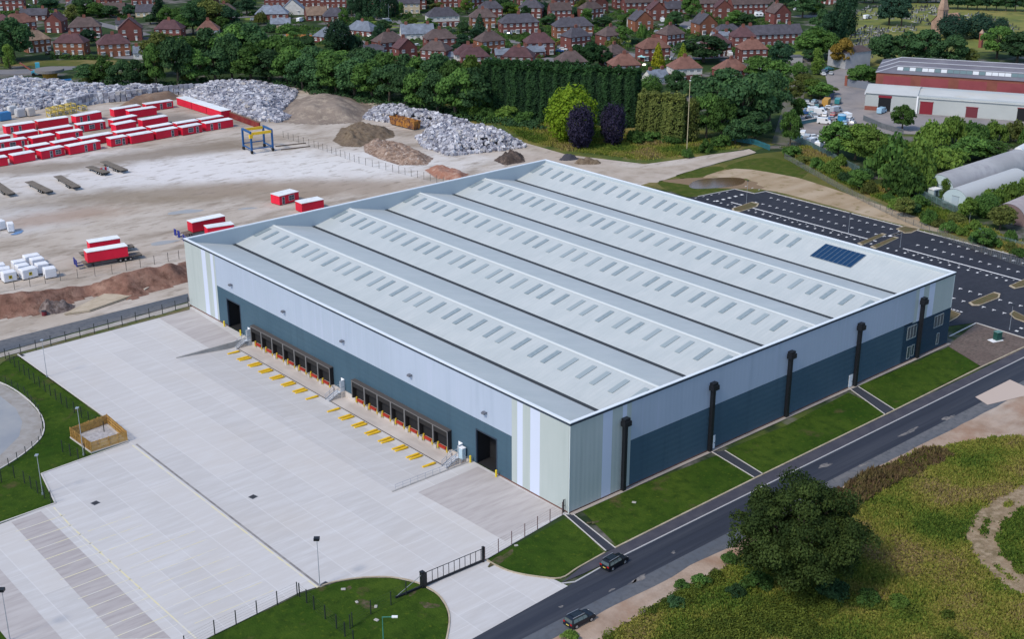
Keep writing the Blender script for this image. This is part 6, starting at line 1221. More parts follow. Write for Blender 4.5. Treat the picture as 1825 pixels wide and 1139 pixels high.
a, b_ = G(1134,246).to_2d(), G(1214,258).to_2d()
hedge('conifer_hedge', [a,b_,b_+n_*7,a+n_*7], tall(1175,250,172), 9000, 'olive', 'lower lighter green hedge block left of the tall mast', .4, 8)
for (x0,y0,x1,y1,hh,c,lab) in [(770,52,810,60,1.6,'conifer','low dark garden hedge beside the estate road bend'),(940,70,1000,76,1.5,'light','low bright garden hedge before the wide brick house'),(1000,76,1060,80,1.8,'conifer','dark garden hedge before the second wide brick house'),(1125,76,1155,78,1.7,'conifer','dark garden hedge by the estate junction'),(180,72,205,66,1.5,'conifer','dark curved garden hedge between the left brick houses'),(1290,86,1322,88,1.5,'conifer','dark garden hedge beside the long brick terrace'),(90,104,190,106,1.8,'mid','long garden hedge in front of the left brick houses')]:
    a, b_ = G(x0,y0).to_2d(), G(x1,y1).to_2d(); hedge('garden_hedge', [a,b_,b_+n_*2,a+n_*2], hh, 1500, c, lab, .3, int(x0))
# foreground oak
rs = np.random.RandomState(77); q = G(1414,1046); HO = tall(1414,1046,866); RO = 124*dist(q)/FPX
C, Nn, T = [], [], []
for k in range(185):
    dd = sph(1,rs)[0]; qq = rs.uniform(.35,.98)**.55; c = np.array([dd[0]*RO*qq*.90, dd[1]*RO*qq*.90, HO*.54+dd[2]*HO*.43*qq]); r = RO*rs.uniform(.12,.24)
    if c[2] < HO*.28: c[2] = HO*rs.uniform(.2,.4)
    if rs.rand() < .2: c[:2] *= 1.17; r *= .75
    m = int(420*(r/(RO*.18))**2); e = sph(m,rs); e[:,2] = np.where(e[:,2] < -.4, -e[:,2]*.5, e[:,2]); C.append(c+e*r*rs.uniform(.6,1.1,m)[:,None]*[1,1,.75]); Nn.append(e); T.append(rs.uniform(0,1)*.7+rs.uniform(0,.3,m))
rs = np.random.RandomState(78); t = thing('oak_tree', (q.x,q.y,0), 0, 'big dark green oak standing alone between the access road and meadow', 'tree'); link('crown', leaf_mesh('crown', np.concatenate(C), np.concatenate(Nn), .2, np.concatenate(T), rs), t, LEAF['oak']); link('trunk', trunk_mesh(HO, RO, 3), t)
def fg(x, y, h, r, c, lab): tree(x, y, 0, 0, c, lab, 'dome', 'bushes in the rough meadow', h=h, r=r)
for i,(x,y,h,r,c,lab) in enumerate([(1310,1062,1.9,1.5,'dark','small dark blue-green bush in the meadow left of the oak'),(1600,1080,1.8,1.6,'light','bright green bush in the meadow below the oak'),(1545,1075,2.2,2.0,'mid','green bush at the lower right skirt of the oak'),(1015,1140,1.4,1.3,'light','light green bush at the bottom edge beside the black car'),(1250,1042,1.7,1.6,'mid','low green bush at the meadow edge by the road, lower one'),(1216,1048,1.4,1.2,'mid','low green bush nearest the road dust patch'),(1205,1078,1.5,1.5,'dark','dark low bush in the meadow towards the bottom car'),(1480,1060,2.6,2.6,'dark','dark bush under the right side of the oak'),(1350,1048,2.6,2.4,'mid','green bush under the left side of the oak'),(1300,1000,1.6,1.5,'mid','low green bush where the oak overhangs the road verge')]): fg(x,y,h,r,c,lab)
# ---- rough meadow tufts (nobody could count them)
def tufts(name, poly, n, hh, cols, label, seed=3, keep=None, spread=.30):
    rs = np.random.RandomState(seed); x0,x1,y0,y1 = bounds(poly); pts = []
    while len(pts) < n:
        x, y = rs.uniform(x0,x1), rs.uniform(y0,y1)
        if inside((x,y), poly) and (keep is None or keep(x,y)): pts.append((x,y))
    pts = np.array(pts); k = 7; c = np.repeat(pts, k, 0); m = len(c); big = np.repeat([.55+.75*max(0,.5+fbm(x,y,.12)) for x,y in pts], k); hgt = hh*big*rs.uniform(.5,1.3,m)
    a = rs.uniform(0,6.28,m); off = rs.normal(0,spread,(m,2)); base = np.stack([c[:,0]+off[:,0], c[:,1]+off[:,1], np.zeros(m)+.0],1); lean = rs.normal(0,.28,(m,2))*hgt[:,None]; w = (.10+.10*rs.rand(m))[:,None]; sd = np.stack([np.cos(a),np.sin(a),np.zeros(m)],1)*w
    tip = base+np.stack([lean[:,0],lean[:,1],hgt],1); mid_p = base*.45+tip*.55; v = np.stack([base-sd*.6, base+sd*.6, mid_p+sd, tip, mid_p-sd],1).reshape(-1,3)
    me = bpy.data.meshes.new(name); me.vertices.add(5*m); me.vertices.foreach_set('co', v.astype(np.float32).ravel()); me.loops.add(5*m); me.loops.foreach_set('vertex_index', np.arange(5*m,dtype=np.int32)); me.polygons.add(m); me.polygons.foreach_set('loop_start', np.arange(0,5*m,5,dtype=np.int32)); me.polygons.foreach_set('loop_total', np.full(m,5,dtype=np.int32)); me.update(calc_edges=True)
    at = me.attributes.new('tint','FLOAT','FACE'); at.data.foreach_set('value', np.repeat([min(1,max(0,.5+1.15*fbm(x+50,y,.07))) for x,y in pts],k).astype(np.float32)*.65+rs.uniform(0,.35,m).astype(np.float32)); me.materials.append(cols)
    return tag(link(name, me), label, 'grass', None, 'stuff')
def grassmat():
    m, nt = _nodes('meadow_blades'); out = N(nt, 'ShaderNodeOutputMaterial'); p = N(nt, 'ShaderNodeBsdfPrincipled', Roughness=.85); p.inputs['Specular IOR Level'].default_value = .08; at = N(nt, 'ShaderNodeAttribute', attribute_name='tint'); r = N(nt, 'ShaderNodeValToRGB'); lk(nt, at.outputs['Fac'], r.inputs[0]); e = r.color_ramp.elements
    e[0].position = 0; e[0].color = (0.039,0.083,0.015,1); e[1].position = 1; e[1].color = (0.354,0.268,0.122,1)
    for pos, c in ((.25,(0.104,0.165,0.027,1)), (.5,(0.189,0.213,0.039,1)), (.72,(0.287,0.262,0.067,1)), (.85,(0.183,0.140,0.073,1))): q = e.new(pos); q.color = c
    t = N(nt, 'ShaderNodeBsdfTranslucent'); lk(nt, r.outputs[0], p.inputs['Base Color']); lk(nt, r.outputs[0], t.inputs['Color']); mx = N(nt, 'ShaderNodeMixShader', Fac=.2); lk(nt, p.outputs[0], mx.inputs[1]); lk(nt, t.outputs[0], mx.inputs[2]); lk(nt, mx.outputs[0], out.inputs[0]); return m
M_blade = grassmat(); M_scrub = leafmat('scrub_green', (.028,.055,.010), (.15,.185,.03), .1)
trk = strip(TRK, 4.6); trm = strip(TRK, .5)
tufts('meadow_grass', MEAD, 30000, .44, M_blade, 'rough yellow-green meadow grass right of the access road', 3, lambda x,y: edge_dist((x,y), TRK+TRK[::-1]) > 2.3+.9*fbm(x,y,.35) or (edge_dist((x,y), TRK+TRK[::-1]) < .3 and fbm(x,y,.2) > .3))
rs = np.random.RandomState(41); pz = PX((1090,1122),(1180,1076),(1262,1030),(1320,1000),(1420,1040),(1560,1075),(1700,1100),(1840,1150),(1840,1200),(1040,1200)); x0,x1,y0,y1 = bounds(pz); cc, nn_, tt = [], [], []
while len(cc) < 1500:
    x, y = rs.uniform(x0,x1), rs.uniform(y0,y1); f = fbm(x,y,.11)
    if not inside((x,y),pz) or f < -.2+.3*((x-x0)/(x1-x0)): continue
    r = rs.uniform(.35,1.0)*(1+.5*max(0,f)); m = int(90*r+30); e = sph(m,rs); e[:,2] = np.abs(e[:,2]); cc.append(np.array([x,y,.05])+e*r*[1.15,1.15,.9]*rs.uniform(.6,1.08,m)[:,None]); nn_.append(e); tt.append(rs.uniform(0,.65)+rs.uniform(0,.35,m))
tag(link('scrub_foliage', leaf_mesh('scrub_foliage', np.concatenate(cc), np.concatenate(nn_), .15, np.concatenate(tt), rs), None, M_scrub), 'low green scrub below the oak along the meadow edge', 'scrub', None, 'stuff')
tufts('weed_grass', PX((1400,940),(1440,905),(1560,838),(1660,800),(1700,812),(1600,862),(1500,918),(1430,962)), 900, 1.0, mat('dock_weeds', (.085,.055,.028), .9, layers=[((.12,.10,.035), .6, .4, .65)]), 'band of brown dock weeds along the meadow top edge', 9)
tufts('field_grass', PX((860,200),(960,215),(1150,240),(1300,252),(1320,262),(1150,286),(1010,268),(940,250)), 5000, .7, M_blade, 'rough yellowing grass around the lime-green tree', 5, spread=.6)
tufts('scrub_grass', PX((1395,262),(1440,262),(1560,330),(1700,385),(1860,450),(1860,470),(1740,425),(1600,368),(1480,316)), 4500, .9, M_blade, 'overgrown grass strip above the car park', 6, spread=.6)
ug = [Vector((p.x,p.y)) for p in PX((150,158),(215,160),(290,158),(400,150),(480,153),(545,164),(640,180),(700,192),(760,205),(830,214),(905,222),(960,232))]
rs = np.random.RandomState(29); cc, nn_, tt = [], [], []
for i in range(240):
    k = rs.randint(len(ug)-1); a = ug[k]+(ug[k+1]-ug[k])*rs.rand(); x, y = a.x+rs.uniform(-2,9), a.y+rs.uniform(-2,9); r = rs.uniform(1.2,2.6); e = sph(110,rs); e[:,2] = np.abs(e[:,2])
    cc.append(np.array([x,y,.1])+e*r*[1.3,1.3,1.1]*rs.uniform(.8,1.05,110)[:,None]); nn_.append(e); tt.append(rs.uniform(0,.5)+rs.uniform(0,.4,110))
tag(link('undergrowth', leaf_mesh('undergrowth', np.concatenate(cc), np.concatenate(nn_), .42, np.concatenate(tt), rs), None, LEAF['dark']), 'dark undergrowth along the foot of the wood', 'undergrowth', None, 'stuff')
# garden shrubbery: small far plants nobody could count
rs = np.random.RandomState(19); C = []
for poly, n in ((PX((0,100),(60,20),(520,60),(620,100),(860,110),(1000,120),(1400,140),(1420,60),(1400,12),(560,14),(300,10),(0,10)), 1500),):
    x0,x1,y0,y1 = bounds(poly)
    while len(C) < n:
        x, y = rs.uniform(x0,x1), rs.uniform(y0,y1)
        if inside((x,y), poly) and fbm(x,y,.03) > -.25: C.append((x,y,rs.uniform(.8,2.2)))
cc, nn_, tt = [], [], []
for x,y,r in C:
    e = sph(70,rs); e[:,2] = np.abs(e[:,2]); cc.append(np.array([x,y,.1])+e*r*[1.2,1.2,.9]*rs.uniform(.8,1.05,70)[:,None]); nn_.append(e); tt.append(rs.uniform(0,.6)+rs.uniform(0,.4,70))
tag(link('garden_shrubbery', leaf_mesh('garden_shrubbery', np.concatenate(cc), np.concatenate(nn_), .42, np.concatenate(tt), rs), None, LEAF['mid']), 'small shrubs and hedging filling the estate gardens', 'shrubbery', None, 'stuff')
# ================================================================ HOUSES
M_tilp = {'maroon': (.095,.050,.056), 'brown': (.095,.070,.068), 'slate': (.070,.068,.085), 'tan': (.22,.155,.115), 'pink': (.175,.088,.070), 'blue-grey': (.17,.20,.25)}
WALLC = {'red brick': (.16,.056,.05), 'orange brick': (.21,.085,.05), 'white': (.58,.57,.55), 'cream': (.45,.38,.27), 'dark brick': (.15,.055,.045)}
def tile(c): return mat('roof_tile_'+c.replace('-','_'), M_tilp[c], .9, layers=[(tuple(v*.72 for v in M_tilp[c]), .6, .4, .65), (tuple(min(1,v*1.35) for v in M_tilp[c]), .25, .55, .75)], rnd=.12)
def wallm(c): return mat('house_wall_'+c.replace(' ','_'), WALLC[c], .9, layers=[(tuple(v*.8 for v in WALLC[c]), .5, .4, .65)], rnd=.1)
M_ufr = mat('upvc_white', (.68,.69,.70), .5); M_upane = mat('house_glass', (.07,.09,.11), .12, spec=.7); M_chim = mat('chimney_brick', (.20,.08,.06), .9); M_hdoor = mat('house_door_white', (.62,.62,.62), .5)
HM = {}
def house_meshes(w, d, e, typ):
    k = (w,d,e,typ)
    if k in HM: return HM[k]
    m = MB(); rise = d*.46 if typ != 'gable_front' else w*.46; o = .45
    if typ in ('hip', 'gable'): m.box(-w/2,w/2,0,d,0,e)
    else: m.box(-w/2,w/2,0,d,0,e)
    if typ == 'gable': 
        for x in (-w/2, w/2-.25): m.add([(x,0,e),(x,d,e),(x,d/2,e+rise*.93),(x+.25,0,e),(x+.25,d,e),(x+.25,d/2,e+rise*.93)], [(0,1,2),(3,5,4),(0,2,5,3),(1,4,5,2)])
    if typ == 'gable_front':
        for y in (0, d-.25): m.add([(-w/2,y,e),(w/2,y,e),(0,y,e+rise*.93),(-w/2,y+.25,e),(w/2,y+.25,e),(0,y+.25,e+rise*.93)], [(0,1,2),(3,5,4),(0,2,5,3),(1,4,5,2)])
    wm = m.mesh('wall'); r = MB(); z = e-.12
    if typ == 'hip':
        hx = w/2-d/2*.92; hx = max(.4, hx); r.add([(-w/2-o,-o,z),(w/2+o,-o,z),(w/2+o,d+o,z),(-w/2-o,d+o,z),(-hx,d/2,e+rise),(hx,d/2,e+rise)], [(0,1,5,4),(1,2,5),(2,3,4,5),(3,0,4),(3,2,1,0)]); ch = [(0,d/2,e+rise)] if w < 12 else [(-w*.0,d/2,e+rise)]
    elif typ == 'gable':
        r.add([(-w/2-.2,-o,z),(w/2+.2,-o,z),(w/2+.2,d/2,e+rise),(-w/2-.2,d/2,e+rise),(-w/2-.2,d+o,z),(w/2+.2,d+o,z)], [(0,1,2,3),(3,2,5,4)]); r.add([(-w/2-.2,-o,z-.15),(w/2+.2,-o,z-.15),(w/2+.2,d/2,e+rise-.15),(-w/2-.2,d/2,e+rise-.15),(-w/2-.2,d+o,z-.15),(w/2+.2,d+o,z-.15)], [(3,2,1,0),(4,5,2,3)]); ch = [(-w*.33,d/2,e+rise),(w*.33,d/2,e+rise)]
    else:
        r.add([(-w/2-o,-.25,z),(-w/2-o,d+.2,z),(0,d+.2,e+rise),(0,-.25,e+rise),(w/2+o,-.25,z),(w/2+o,d+.2,z)], [(0,1,2,3),(3,2,5,4)]); ch = [(0,d*.7,e+rise)]
    rm = r.mesh('roof'); c = MB()
    for x,y,zz in ch: c.box(x-.75,x+.75,y-.4,y+.4,zz-.9,zz+1.0); c.box(x-.8,x+.8,y-.45,y+.45,zz+.8,zz+.95); [c.tube((x+q,y,zz+1),(x+q,y,zz+1.4),.14,n=6) for q in (-.45,0,.45)]
    HM[k] = (wm, rm, c.mesh('chimney', M_chim)); return HM[k]
WIN = {}
def win_mesh(ww, wh_, bay=False):
    k = (ww,wh_,bay)
    if k not in WIN:
        m = MB(); dp = .55 if bay else .07; m.box(-ww/2,ww/2,-dp,0,0,wh_); 
        if bay: m.box(-ww/2-.1,ww/2+.1,-dp-.12,0,wh_,wh_+.18)
        p = MB(); n = 3 if ww > 1.5 else 2
        for i in range(n): x0 = -ww/2+ww*i/n; p.box(x0+.09,x0+ww/n-.09,-dp-.03,-dp,.35 if not bay else .5,wh_-.1)
        WIN[k] = (m.mesh('window', M_ufr), p.mesh('pane', M_upane))
    return WIN[k]
dm = MB(); dm.box(-.5,.5,-.06,0,0,2.1); dm.box(-.65,.65,-.5,0,2.25,2.4); door_m = dm.mesh('door', M_hdoor)
def add_win(t, x, y, z, ww, wh_, rz=0, bay=False):
    f, p = win_mesh(ww, wh_, bay); o = link('window', f, t); o.location = (x,y,z); o.rotation_euler = (0,0,rz); link('pane', p, o)
def house(px, py, label, group, w=13.0, d=8.0, typ='hip', roofc='maroon', wallc='red brick', th=15, storeys=2, bays=True, upper=None, name=None):
    w *= 1.06; d *= 1.05; e = 6.0 if storeys == 2 else 3.1; q = G(px, py); t = thing(name or ('bungalow' if storeys == 1 else 'brick_house'), q, -YAW+math.radians(th), label, 'house', group)
    wm, rm, cm = house_meshes(w, d, e, typ); link('wall', wm, t, wallm(wallc)); r = link('roof', rm, t, tile(roofc)); link('chimney', cm, r)
    n = max(2, round(w/3.3)) if typ != 'gable_front' else 2
    for i in range(n):
        x = -w/2+w*(i+.5)/n
        if storeys == 2: add_win(t, x, 0, 3.9, 1.6, 1.5)
        if n >= 4 and i in (1, n-2) or (n == 2 and i == 1 and typ == 'gable_front') or (n == 3 and i == 1): o = link('door', door_m, t); o.location = (x, -.0, 0)
        else: add_win(t, x, 0, .75 if not bays else .35, 1.9 if bays else 1.6, 1.5 if not bays else 2.0, 0, bays and storeys == 2)
    if typ == 'gable_front' and storeys == 2: pass
    if upper: m = MB(); m.box(-w/2-.03,w/2+.03,-.04,d,e*.52,e-.15); o = m.build('upper_wall', wallm(upper), t)
    for s in (-1, 1):
        for z in ((3.9,.9) if storeys == 2 else (.9,)): add_win(t, s*w/2, d*.5, z, 1.0, 1.1, s*math.pi/2)
    return t
E_ = [
 # (group, wording, [(px, py, w, d, typ, roof, wall, th, storeys, upper)])
 ('houses in the front left row', 'in the front left row', [(72,92,11,9,'hip','tan','orange brick',40,2,None),(124,98,14,8,'hip','maroon','orange brick',-2,2,None),(206,100,14,8.5,'hip','maroon','orange brick',22,2,None)]),
 ('houses in the second left row', 'in the second left row', [(40,60,15,9,'hip','pink','red brick',35,2,None),(0,62,12,9,'hip','maroon','red brick',10,2,None),(96,58,8.5,10,'gable_front','maroon','red brick',0,2,None),(153,68,15,9,'hip','brown','red brick',14,2,None),(233,72,11,9,'gable_front','maroon','red brick',12,2,None),(300,72,13,8.5,'hip','maroon','red brick',-2,2,None),(372,74,10,9,'hip','pink','red brick',8,2,'white')]),
 ('houses at the top left', 'at the top left', [(20,18,14,8,'hip','maroon','red brick',10,2,None),(122,22,13,9,'gable','slate','cream',-60,1,None),(202,27,12,8,'gable','brown','red brick',5,1,None),(262,30,12,8,'gable','slate','cream',3,1,None),(60,36,14,7,'gable','slate','dark brick',5,1,None)]),
 ('bungalows in the upper middle', 'in the upper middle', [(484,34,17,9,'hip','blue-grey','red brick',4,1,None),(522,26,12,9,'gable_front','blue-grey','white',5,1,None),(566,36,11,9,'gable','tan','dark brick',18,1,None),(598,38,12,9,'hip','slate','dark brick',12,1,None),(577,76,13,9,'hip','blue-grey','red brick',-32,1,None),(638,64,15,9,'hip','blue-grey','red brick',-28,1,None),(500,52,10,6,'gable','blue-grey','cream',4,1,None)]),
 ('houses right behind the wood', 'right behind the wood', [(702,96,13,9,'hip','brown','red brick',35,2,None),(728,108,9,7,'gable_front','maroon','red brick',30,2,None),(772,112,12,8,'hip','brown','red brick',-20,2,None),(836,120,12,8.5,'hip','maroon','red brick',6,2,'white'),(788,90,14,8.5,'hip','brown','red brick',18,2,None)]),
 ('houses peeking over the tall hedge', 'peeking over the tall hedge', [(848,124,12,8,'hip','maroon','red brick',10,2,None),(922,124,13,8,'hip','maroon','red brick',-10,2,None),(1022,134,12,9,'hip','brown','red brick',15,2,None),(1117,140,12,9,'hip','pink','red brick',12,2,None),(1226,146,12,9,'hip','pink','red brick',15,2,'white'),(1312,150,12,9,'hip','pink','red brick',25,2,None)]),
 ('houses on the near side of the estate road', 'facing the estate road', [(880,94,12,8.5,'hip','brown','orange brick',30,2,None),(964,98,13,9,'hip','maroon','red brick',10,2,None),(1170,108,13,9,'hip','pink','red brick',18,2,None),(1286,100,11,9,'hip','maroon','red brick',30,2,None),(1344,110,12,8.5,'hip','pink','red brick',10,2,None),(1105,118,10,8,'hip','brown','red brick',40,2,None)]),
 ('houses across the estate road', 'across the estate road', [(862,50,13,8.5,'hip','brown','orange brick',8,2,None),(928,60,19,8.5,'hip','slate','red brick',15,2,None),(1024,67,19,8.5,'hip','slate','orange brick',13,2,None),(1148,56,10,9,'gable_front','slate','orange brick',20,2,None),(1262,62,10,9,'gable_front','slate','orange brick',22,2,None),(1376,82,30,8.5,'gable','slate','red brick',13,2,None)]),
 ('houses in the far rows', 'in the far rows at the top', [(724,24,15,9,'gable','slate','cream',6,2,None),(792,48,16,9,'hip','slate','red brick',16,2,'white'),(1070,24,10,11,'gable_front','brown','dark brick',28,2,None),(1145,22,20,8,'gable','brown','red brick',12,2,None),(1262,24,14,8,'hip','brown','red brick',6,2,None),(1342,25,24,8.5,'gable','brown','red brick',12,2,None),(1394,42,10,9,'gable_front','brown','red brick',22,2,None),(1205,24,12,8,'gable','slate','dark brick',10,1,None),(945,8,13,8,'hip','maroon','red brick',10,2,None),(830,4,13,8,'hip','maroon','red brick',10,2,None)]),
 ('brick terraces at the top edge', 'above the bungalows', [(500,11,18,8,'gable','maroon','red brick',8,2,None),(548,12,16,8,'gable','maroon','red brick',8,2,None),(594,14,15,8,'gable','maroon','red brick',8,2,None)]),
 ('sheds and garages in the estate', 'used as an outbuilding among the estate houses', [(667,100,9,5,'gable','slate','white',12,1,None),(745,70,16,9,'gable','blue-grey','white',10,1,None),(805,112,7,4,'gable','blue-grey','white',8,1,None),(905,108,11,5,'gable','blue-grey','dark brick',8,1,None),(952,103,10,5,'gable','blue-grey','dark brick',14,1,None),(1135,50,9,5,'gable','tan','white',4,1,None),(1285,74,9,4,'gable','blue-grey','white',10,1,None),(1176,150,9,6,'gable','blue-grey','white',30,1,None),(1300,64,12,6,'hip','slate','dark brick',20,1,None),(257,105,9,6,'gable','blue-grey','white',12,1,None),(225,52,10,4,'gable','slate','white',12,1,None)]),
]
for grp, wording, lst in E_:
    def nm(h): return f"{h[5]}-roofed {h[6]} {'terrace' if h[2] > 22 else 'bungalow' if h[8] == 1 else 'gabled house' if 'gable' in h[4] else 'hipped house'}"
    tot = {}; seen = {}
    for h in lst: tot[nm(h)] = tot.get(nm(h),0)+1
    for h in sorted(lst):
        k = nm(h); seen[k] = seen.get(k,0)+1; lab = f'{k} {wording}' if tot[k] == 1 else f'{k} {wording}, {nth(seen[k])} from left'
        if 'outbuilding' in wording: lab = lab.replace('bungalow','shed').replace('used as an outbuilding among','among')
        house(h[0], h[1], lab, grp, h[2], h[3], h[4], h[5], h[6], h[7], h[8], h[8] == 2 and h[4] != 'gable', h[9], 'garage' if 'outbuilding' in wording else None)
# more of the estate, each a house of its own, filling the streets at the top
ex = []
rq = random.Random(61); used_ = [Vector((o.location.x,o.location.y)) for o in SC.objects if o.parent is None and o.get('category') == 'house']
for y0, x0, x1, stp in ((4,640,1480,46),(16,640,1120,52),(34,880,1340,58),(84,1040,1330,56),(40,400,560,50),(8,80,420,58),(-4,40,1500,50)):
    x = x0
    while x < x1:
        q = G(x+rq.uniform(-8,8), y0+rq.uniform(-3,3)).to_2d()
        if all((q-u).length > 17 for u in used_): ex.append((q, rq)); used_.append(q)
        x += stp
KINDS = [('brown','dark brick','hip'),('maroon','red brick','hip'),('slate','red brick','hip'),('brown','red brick','gable'),('maroon','dark brick','gable_front')]
pos_ = []
for q, r_ in ex:
    v = Vector((q.x,q.y,0))-CAM; pos_.append((912.5+FPX*v.dot(_r)/v.dot(_f), 569.5-FPX*v.dot(_u)/v.dot(_f)))
order = sorted(range(len(ex)), key=lambda i: pos_[i][0]); cnt = {}
for i in order:
    k = KINDS[rq.randrange(5)]; cnt[k] = cnt.get(k,0)+1; nmk = {'hip':'hipped house','gable':'gabled house','gable_front':'gable-fronted house'}[k[2]]
    house(pos_[i][0], pos_[i][1], f'{k[0]}-roofed {k[1]} {nmk} among the scattered houses, {nth(cnt[k])} from left', 'scattered houses between the estate rows', rq.uniform(10.5,14) if k[2] != 'gable_front' else 9, rq.uniform(7.5,9), k[2], k[0], k[1], rq.choice((5,12,18,-10,35)), 2, k[2] == 'hip')
gt = []; rq = random.Random(97); hs_ = [Vector((o.location.x,o.location.y)) for o in SC.objects if o.parent is None and o.get('category') == 'house']; ts_ = []
while len(gt) < 70:
    px, py = rq.uniform(60,1480), rq.uniform(-2,112)
    if (px < 160 and py > 96) or (150 < px < 480 and py > 84) or py > 90+px*.035: continue
    q = G(px,py).to_2d()
    if any((q-h-Vector((_f.x,_f.y))*4).length < 11 for h in hs_) or any((q-u).length < 12 for u in ts_): continue
    ts_.append(q); gt.append((px, py, py-rq.uniform(17,32), rq.uniform(7,13), ('dark','mid','conifer','dark','mid','olive')[len(gt) % 6], ('broad','tall','broad','dome','broad')[len(gt) % 5]))
grove(gt, 'standing in the estate gardens', 'trees in the estate gardens')
# white caravan, trampoline-like tarps, parasol
q = G(1330,28); 
def caravan(px, py, label):
    q = G(px,py); t = thing('caravan', q, -YAW+.2, label, 'caravan', 'caravans on the estate'); m = MB(); m.box(-2.6,2.6,-1.1,1.1,.45,2.6); me = m.mesh('body', M_wdoor); bm = bmesh.new(); bm.from_mesh(me); bmesh.ops.bevel(bm, geom=bm.edges[:], offset=.35, segments=2, affect='EDGES'); bm.to_mesh(me); bm.free(); link('body', me, t)
    for x in (-1.4,.8): m = MB(); m.box(x-.5,x+.5,-1.13,-1.08,1.4,2.1); m.build('window', M_upane, t)
    for s in (-1,1): m = MB(); m.tube((0,s*.95,.35),(0,s*1.15,.35),.35,n=10); m.build('wheel', M_tyre, t)
for x,y,l in ((914,60,'white caravan beside the wide slate-roofed house'),(1352,30,'white caravan before the far brick terrace'),(1190,62,'white caravan on the estate junction')): caravan(x,y,l)
q = G(1147,108); t = thing('garden_gazebo', q, .3, 'pale turquoise garden gazebo left of the golden conifer', 'gazebo'); m = MB(); m.add([(-3,-2,2.2),(3,-2,2.2),(3,2,2.2),(-3,2,2.2),(0,0,3.2)], [(0,1,4),(1,2,4),(2,3,4),(3,0,4)]); m.build('canopy', mat('gazebo_turquoise', (.28,.58,.62), .7), t)
for x in (-2.8,2.8):
    for y in (-1.8,1.8): m = MB(); m.bar((x,y,0),(x,y,2.2),.12); m.build('leg', M_alu, t)
q = G(1298,82); t = thing('garden_trampoline', q, 0, 'bright blue trampoline on a garden lawn beside the terrace', 'trampoline'); m = MB(); m.tube((0,0,.7),(0,0,.85),2.0,2.0,16); m.build('pad', mat('trampoline_blue', (.03,.28,.55), .6), t)
for i in range(4): m = MB(); m.bar((1.8*math.cos(i*1.57),1.8*math.sin(i*1.57),0),(1.8*math.cos(i*1.57),1.8*math.sin(i*1.57),.7),.08); m.build('leg', M_alu, t)
a, b_ = G(1497,124), G(1550,118); d = b_-a; t = thing('pale_wall', a, math.atan2(d.y,d.x), 'pale blank gable wall with a dark roof behind the brick factory corner', 'building'); m = MB(); m.box(3,d.length,0,12,0,7.2); m.build('wall', mat('render_pale', (.34,.35,.37), .8, layers=[((.28,.29,.31), .3, .4, .65)]), t); m = MB(); m.add([(2.8,-.3,7.2),(d.length+.2,-.3,7.2),(d.length+.2,12.3,7.2),(2.8,12.3,7.2),(2.8,6,9),(d.length+.2,6,9)], [(0,1,5,4),(4,5,2,3),(0,4,3),(1,2,5)]); m.build('roof', tile('brown'), t)
a = G(1400,112); t = thing('lock_up_wall', a, -YAW+.1, 'pale low building beside the lane end', 'building'); m = MB(); m.box(-2,8,0,5,0,2.8); m.build('wall', mat('lockup_pale', (.38,.38,.39), .85), t); m = MB(); m.box(-2.2,8.2,-.2,5.2,2.8,3.0); m.build('roof', M_asphold, t)
a, b_ = G(1506,152), G(1550,160); d = b_-a; t = thing('yard_wall', a, math.atan2(d.y,d.x), 'grey yard wall with a brick pier left of the brick factory', 'wall'); m = MB(); m.box(1,d.length,0,.4,0,3.0); m.build('wall_panel', mat('yard_wall_grey', (.16,.18,.22), .8), t); m = MB(); m.box(-.2,1,-.2,.6,0,4.2); m.build('pier', M_brick, t)
# timber garden fences
for (x0,y0,x1,y1,lab) in [(510,66,560,68,'orange timber garden fence beside the blue-roofed bungalow'),(735,104,760,94,'brown timber garden fence behind the wood'),(1010,72,990,82,'timber garden fence between the wide brick houses')]:
    a, b_ = G(x0,y0), G(x1,y1); d = b_-a; t = thing('garden_fence', a, math.atan2(d.y,d.x), lab, 'fence'); n = int(d.length/1.8); m = MB()
    for i in range(n*6): x = i*.3; m.box(x,x+.27,0,.03,.05,1.8+.03*(i%2))
    m.build('board_panel', mat('fence_orange', (.40,.17,.05), .85), t)
    for i in range(n+1): m = MB(); m.box(i*1.8-.06,i*1.8+.06,.03,.15,0,1.9); m.build('post', M_tim, t)
# ================================================================ CEMETERY
M_chs = mat('chapel_sandstone', (.36,.25,.19), .9, layers=[((.26,.17,.13), .4, .4, .65)]); M_chr = mat('chapel_roof_tile', (.40,.24,.17), .85, layers=[((.3,.18,.13), .4, .45, .65)])
q = G(1676,60); t = thing('cemetery_chapel', q, -YAW+.5, 'sandstone cemetery chapel with a spire beside dark yews', 'chapel')
m = MB(); m.box(-1.9,1.9,-1.9,1.9,0,13); tw = m.build('tower', M_chs, t); m = MB(); m.box(-2.1,2.1,-2.1,2.1,12.6,13.1); m.add([(-1.9,-1.9,13.1),(1.9,-1.9,13.1),(1.9,1.9,13.1),(-1.9,1.9,13.1),(0,0,24)], [(0,1,4),(1,2,4),(2,3,4),(3,0,4)]); m.build('spire', M_chs, t)
for s in (-.8,.8): m = MB(); m.box(s-.35,s+.35,-1.96,-1.88,8.5,11.8); m.build('louvre_opening', M_glass, t)
m = MB(); m.box(1.9,16,.5,9,0,5); m.add([(1.9,.5,5),(16,.5,5),(16,9,5),(1.9,9,5),(1.9,4.75,9.2),(16,4.75,9.2)], [(0,4,3),(1,2,5)]); m.build('wall', M_chs, t); m = MB(); m.add([(1.6,0,4.9),(16.4,0,4.9),(16.4,4.75,9.5),(1.6,4.75,9.5),(1.6,9.5,4.9),(16.4,9.5,4.9)], [(0,1,2,3),(3,2,5,4)]); m.build('roof', M_chr, t)
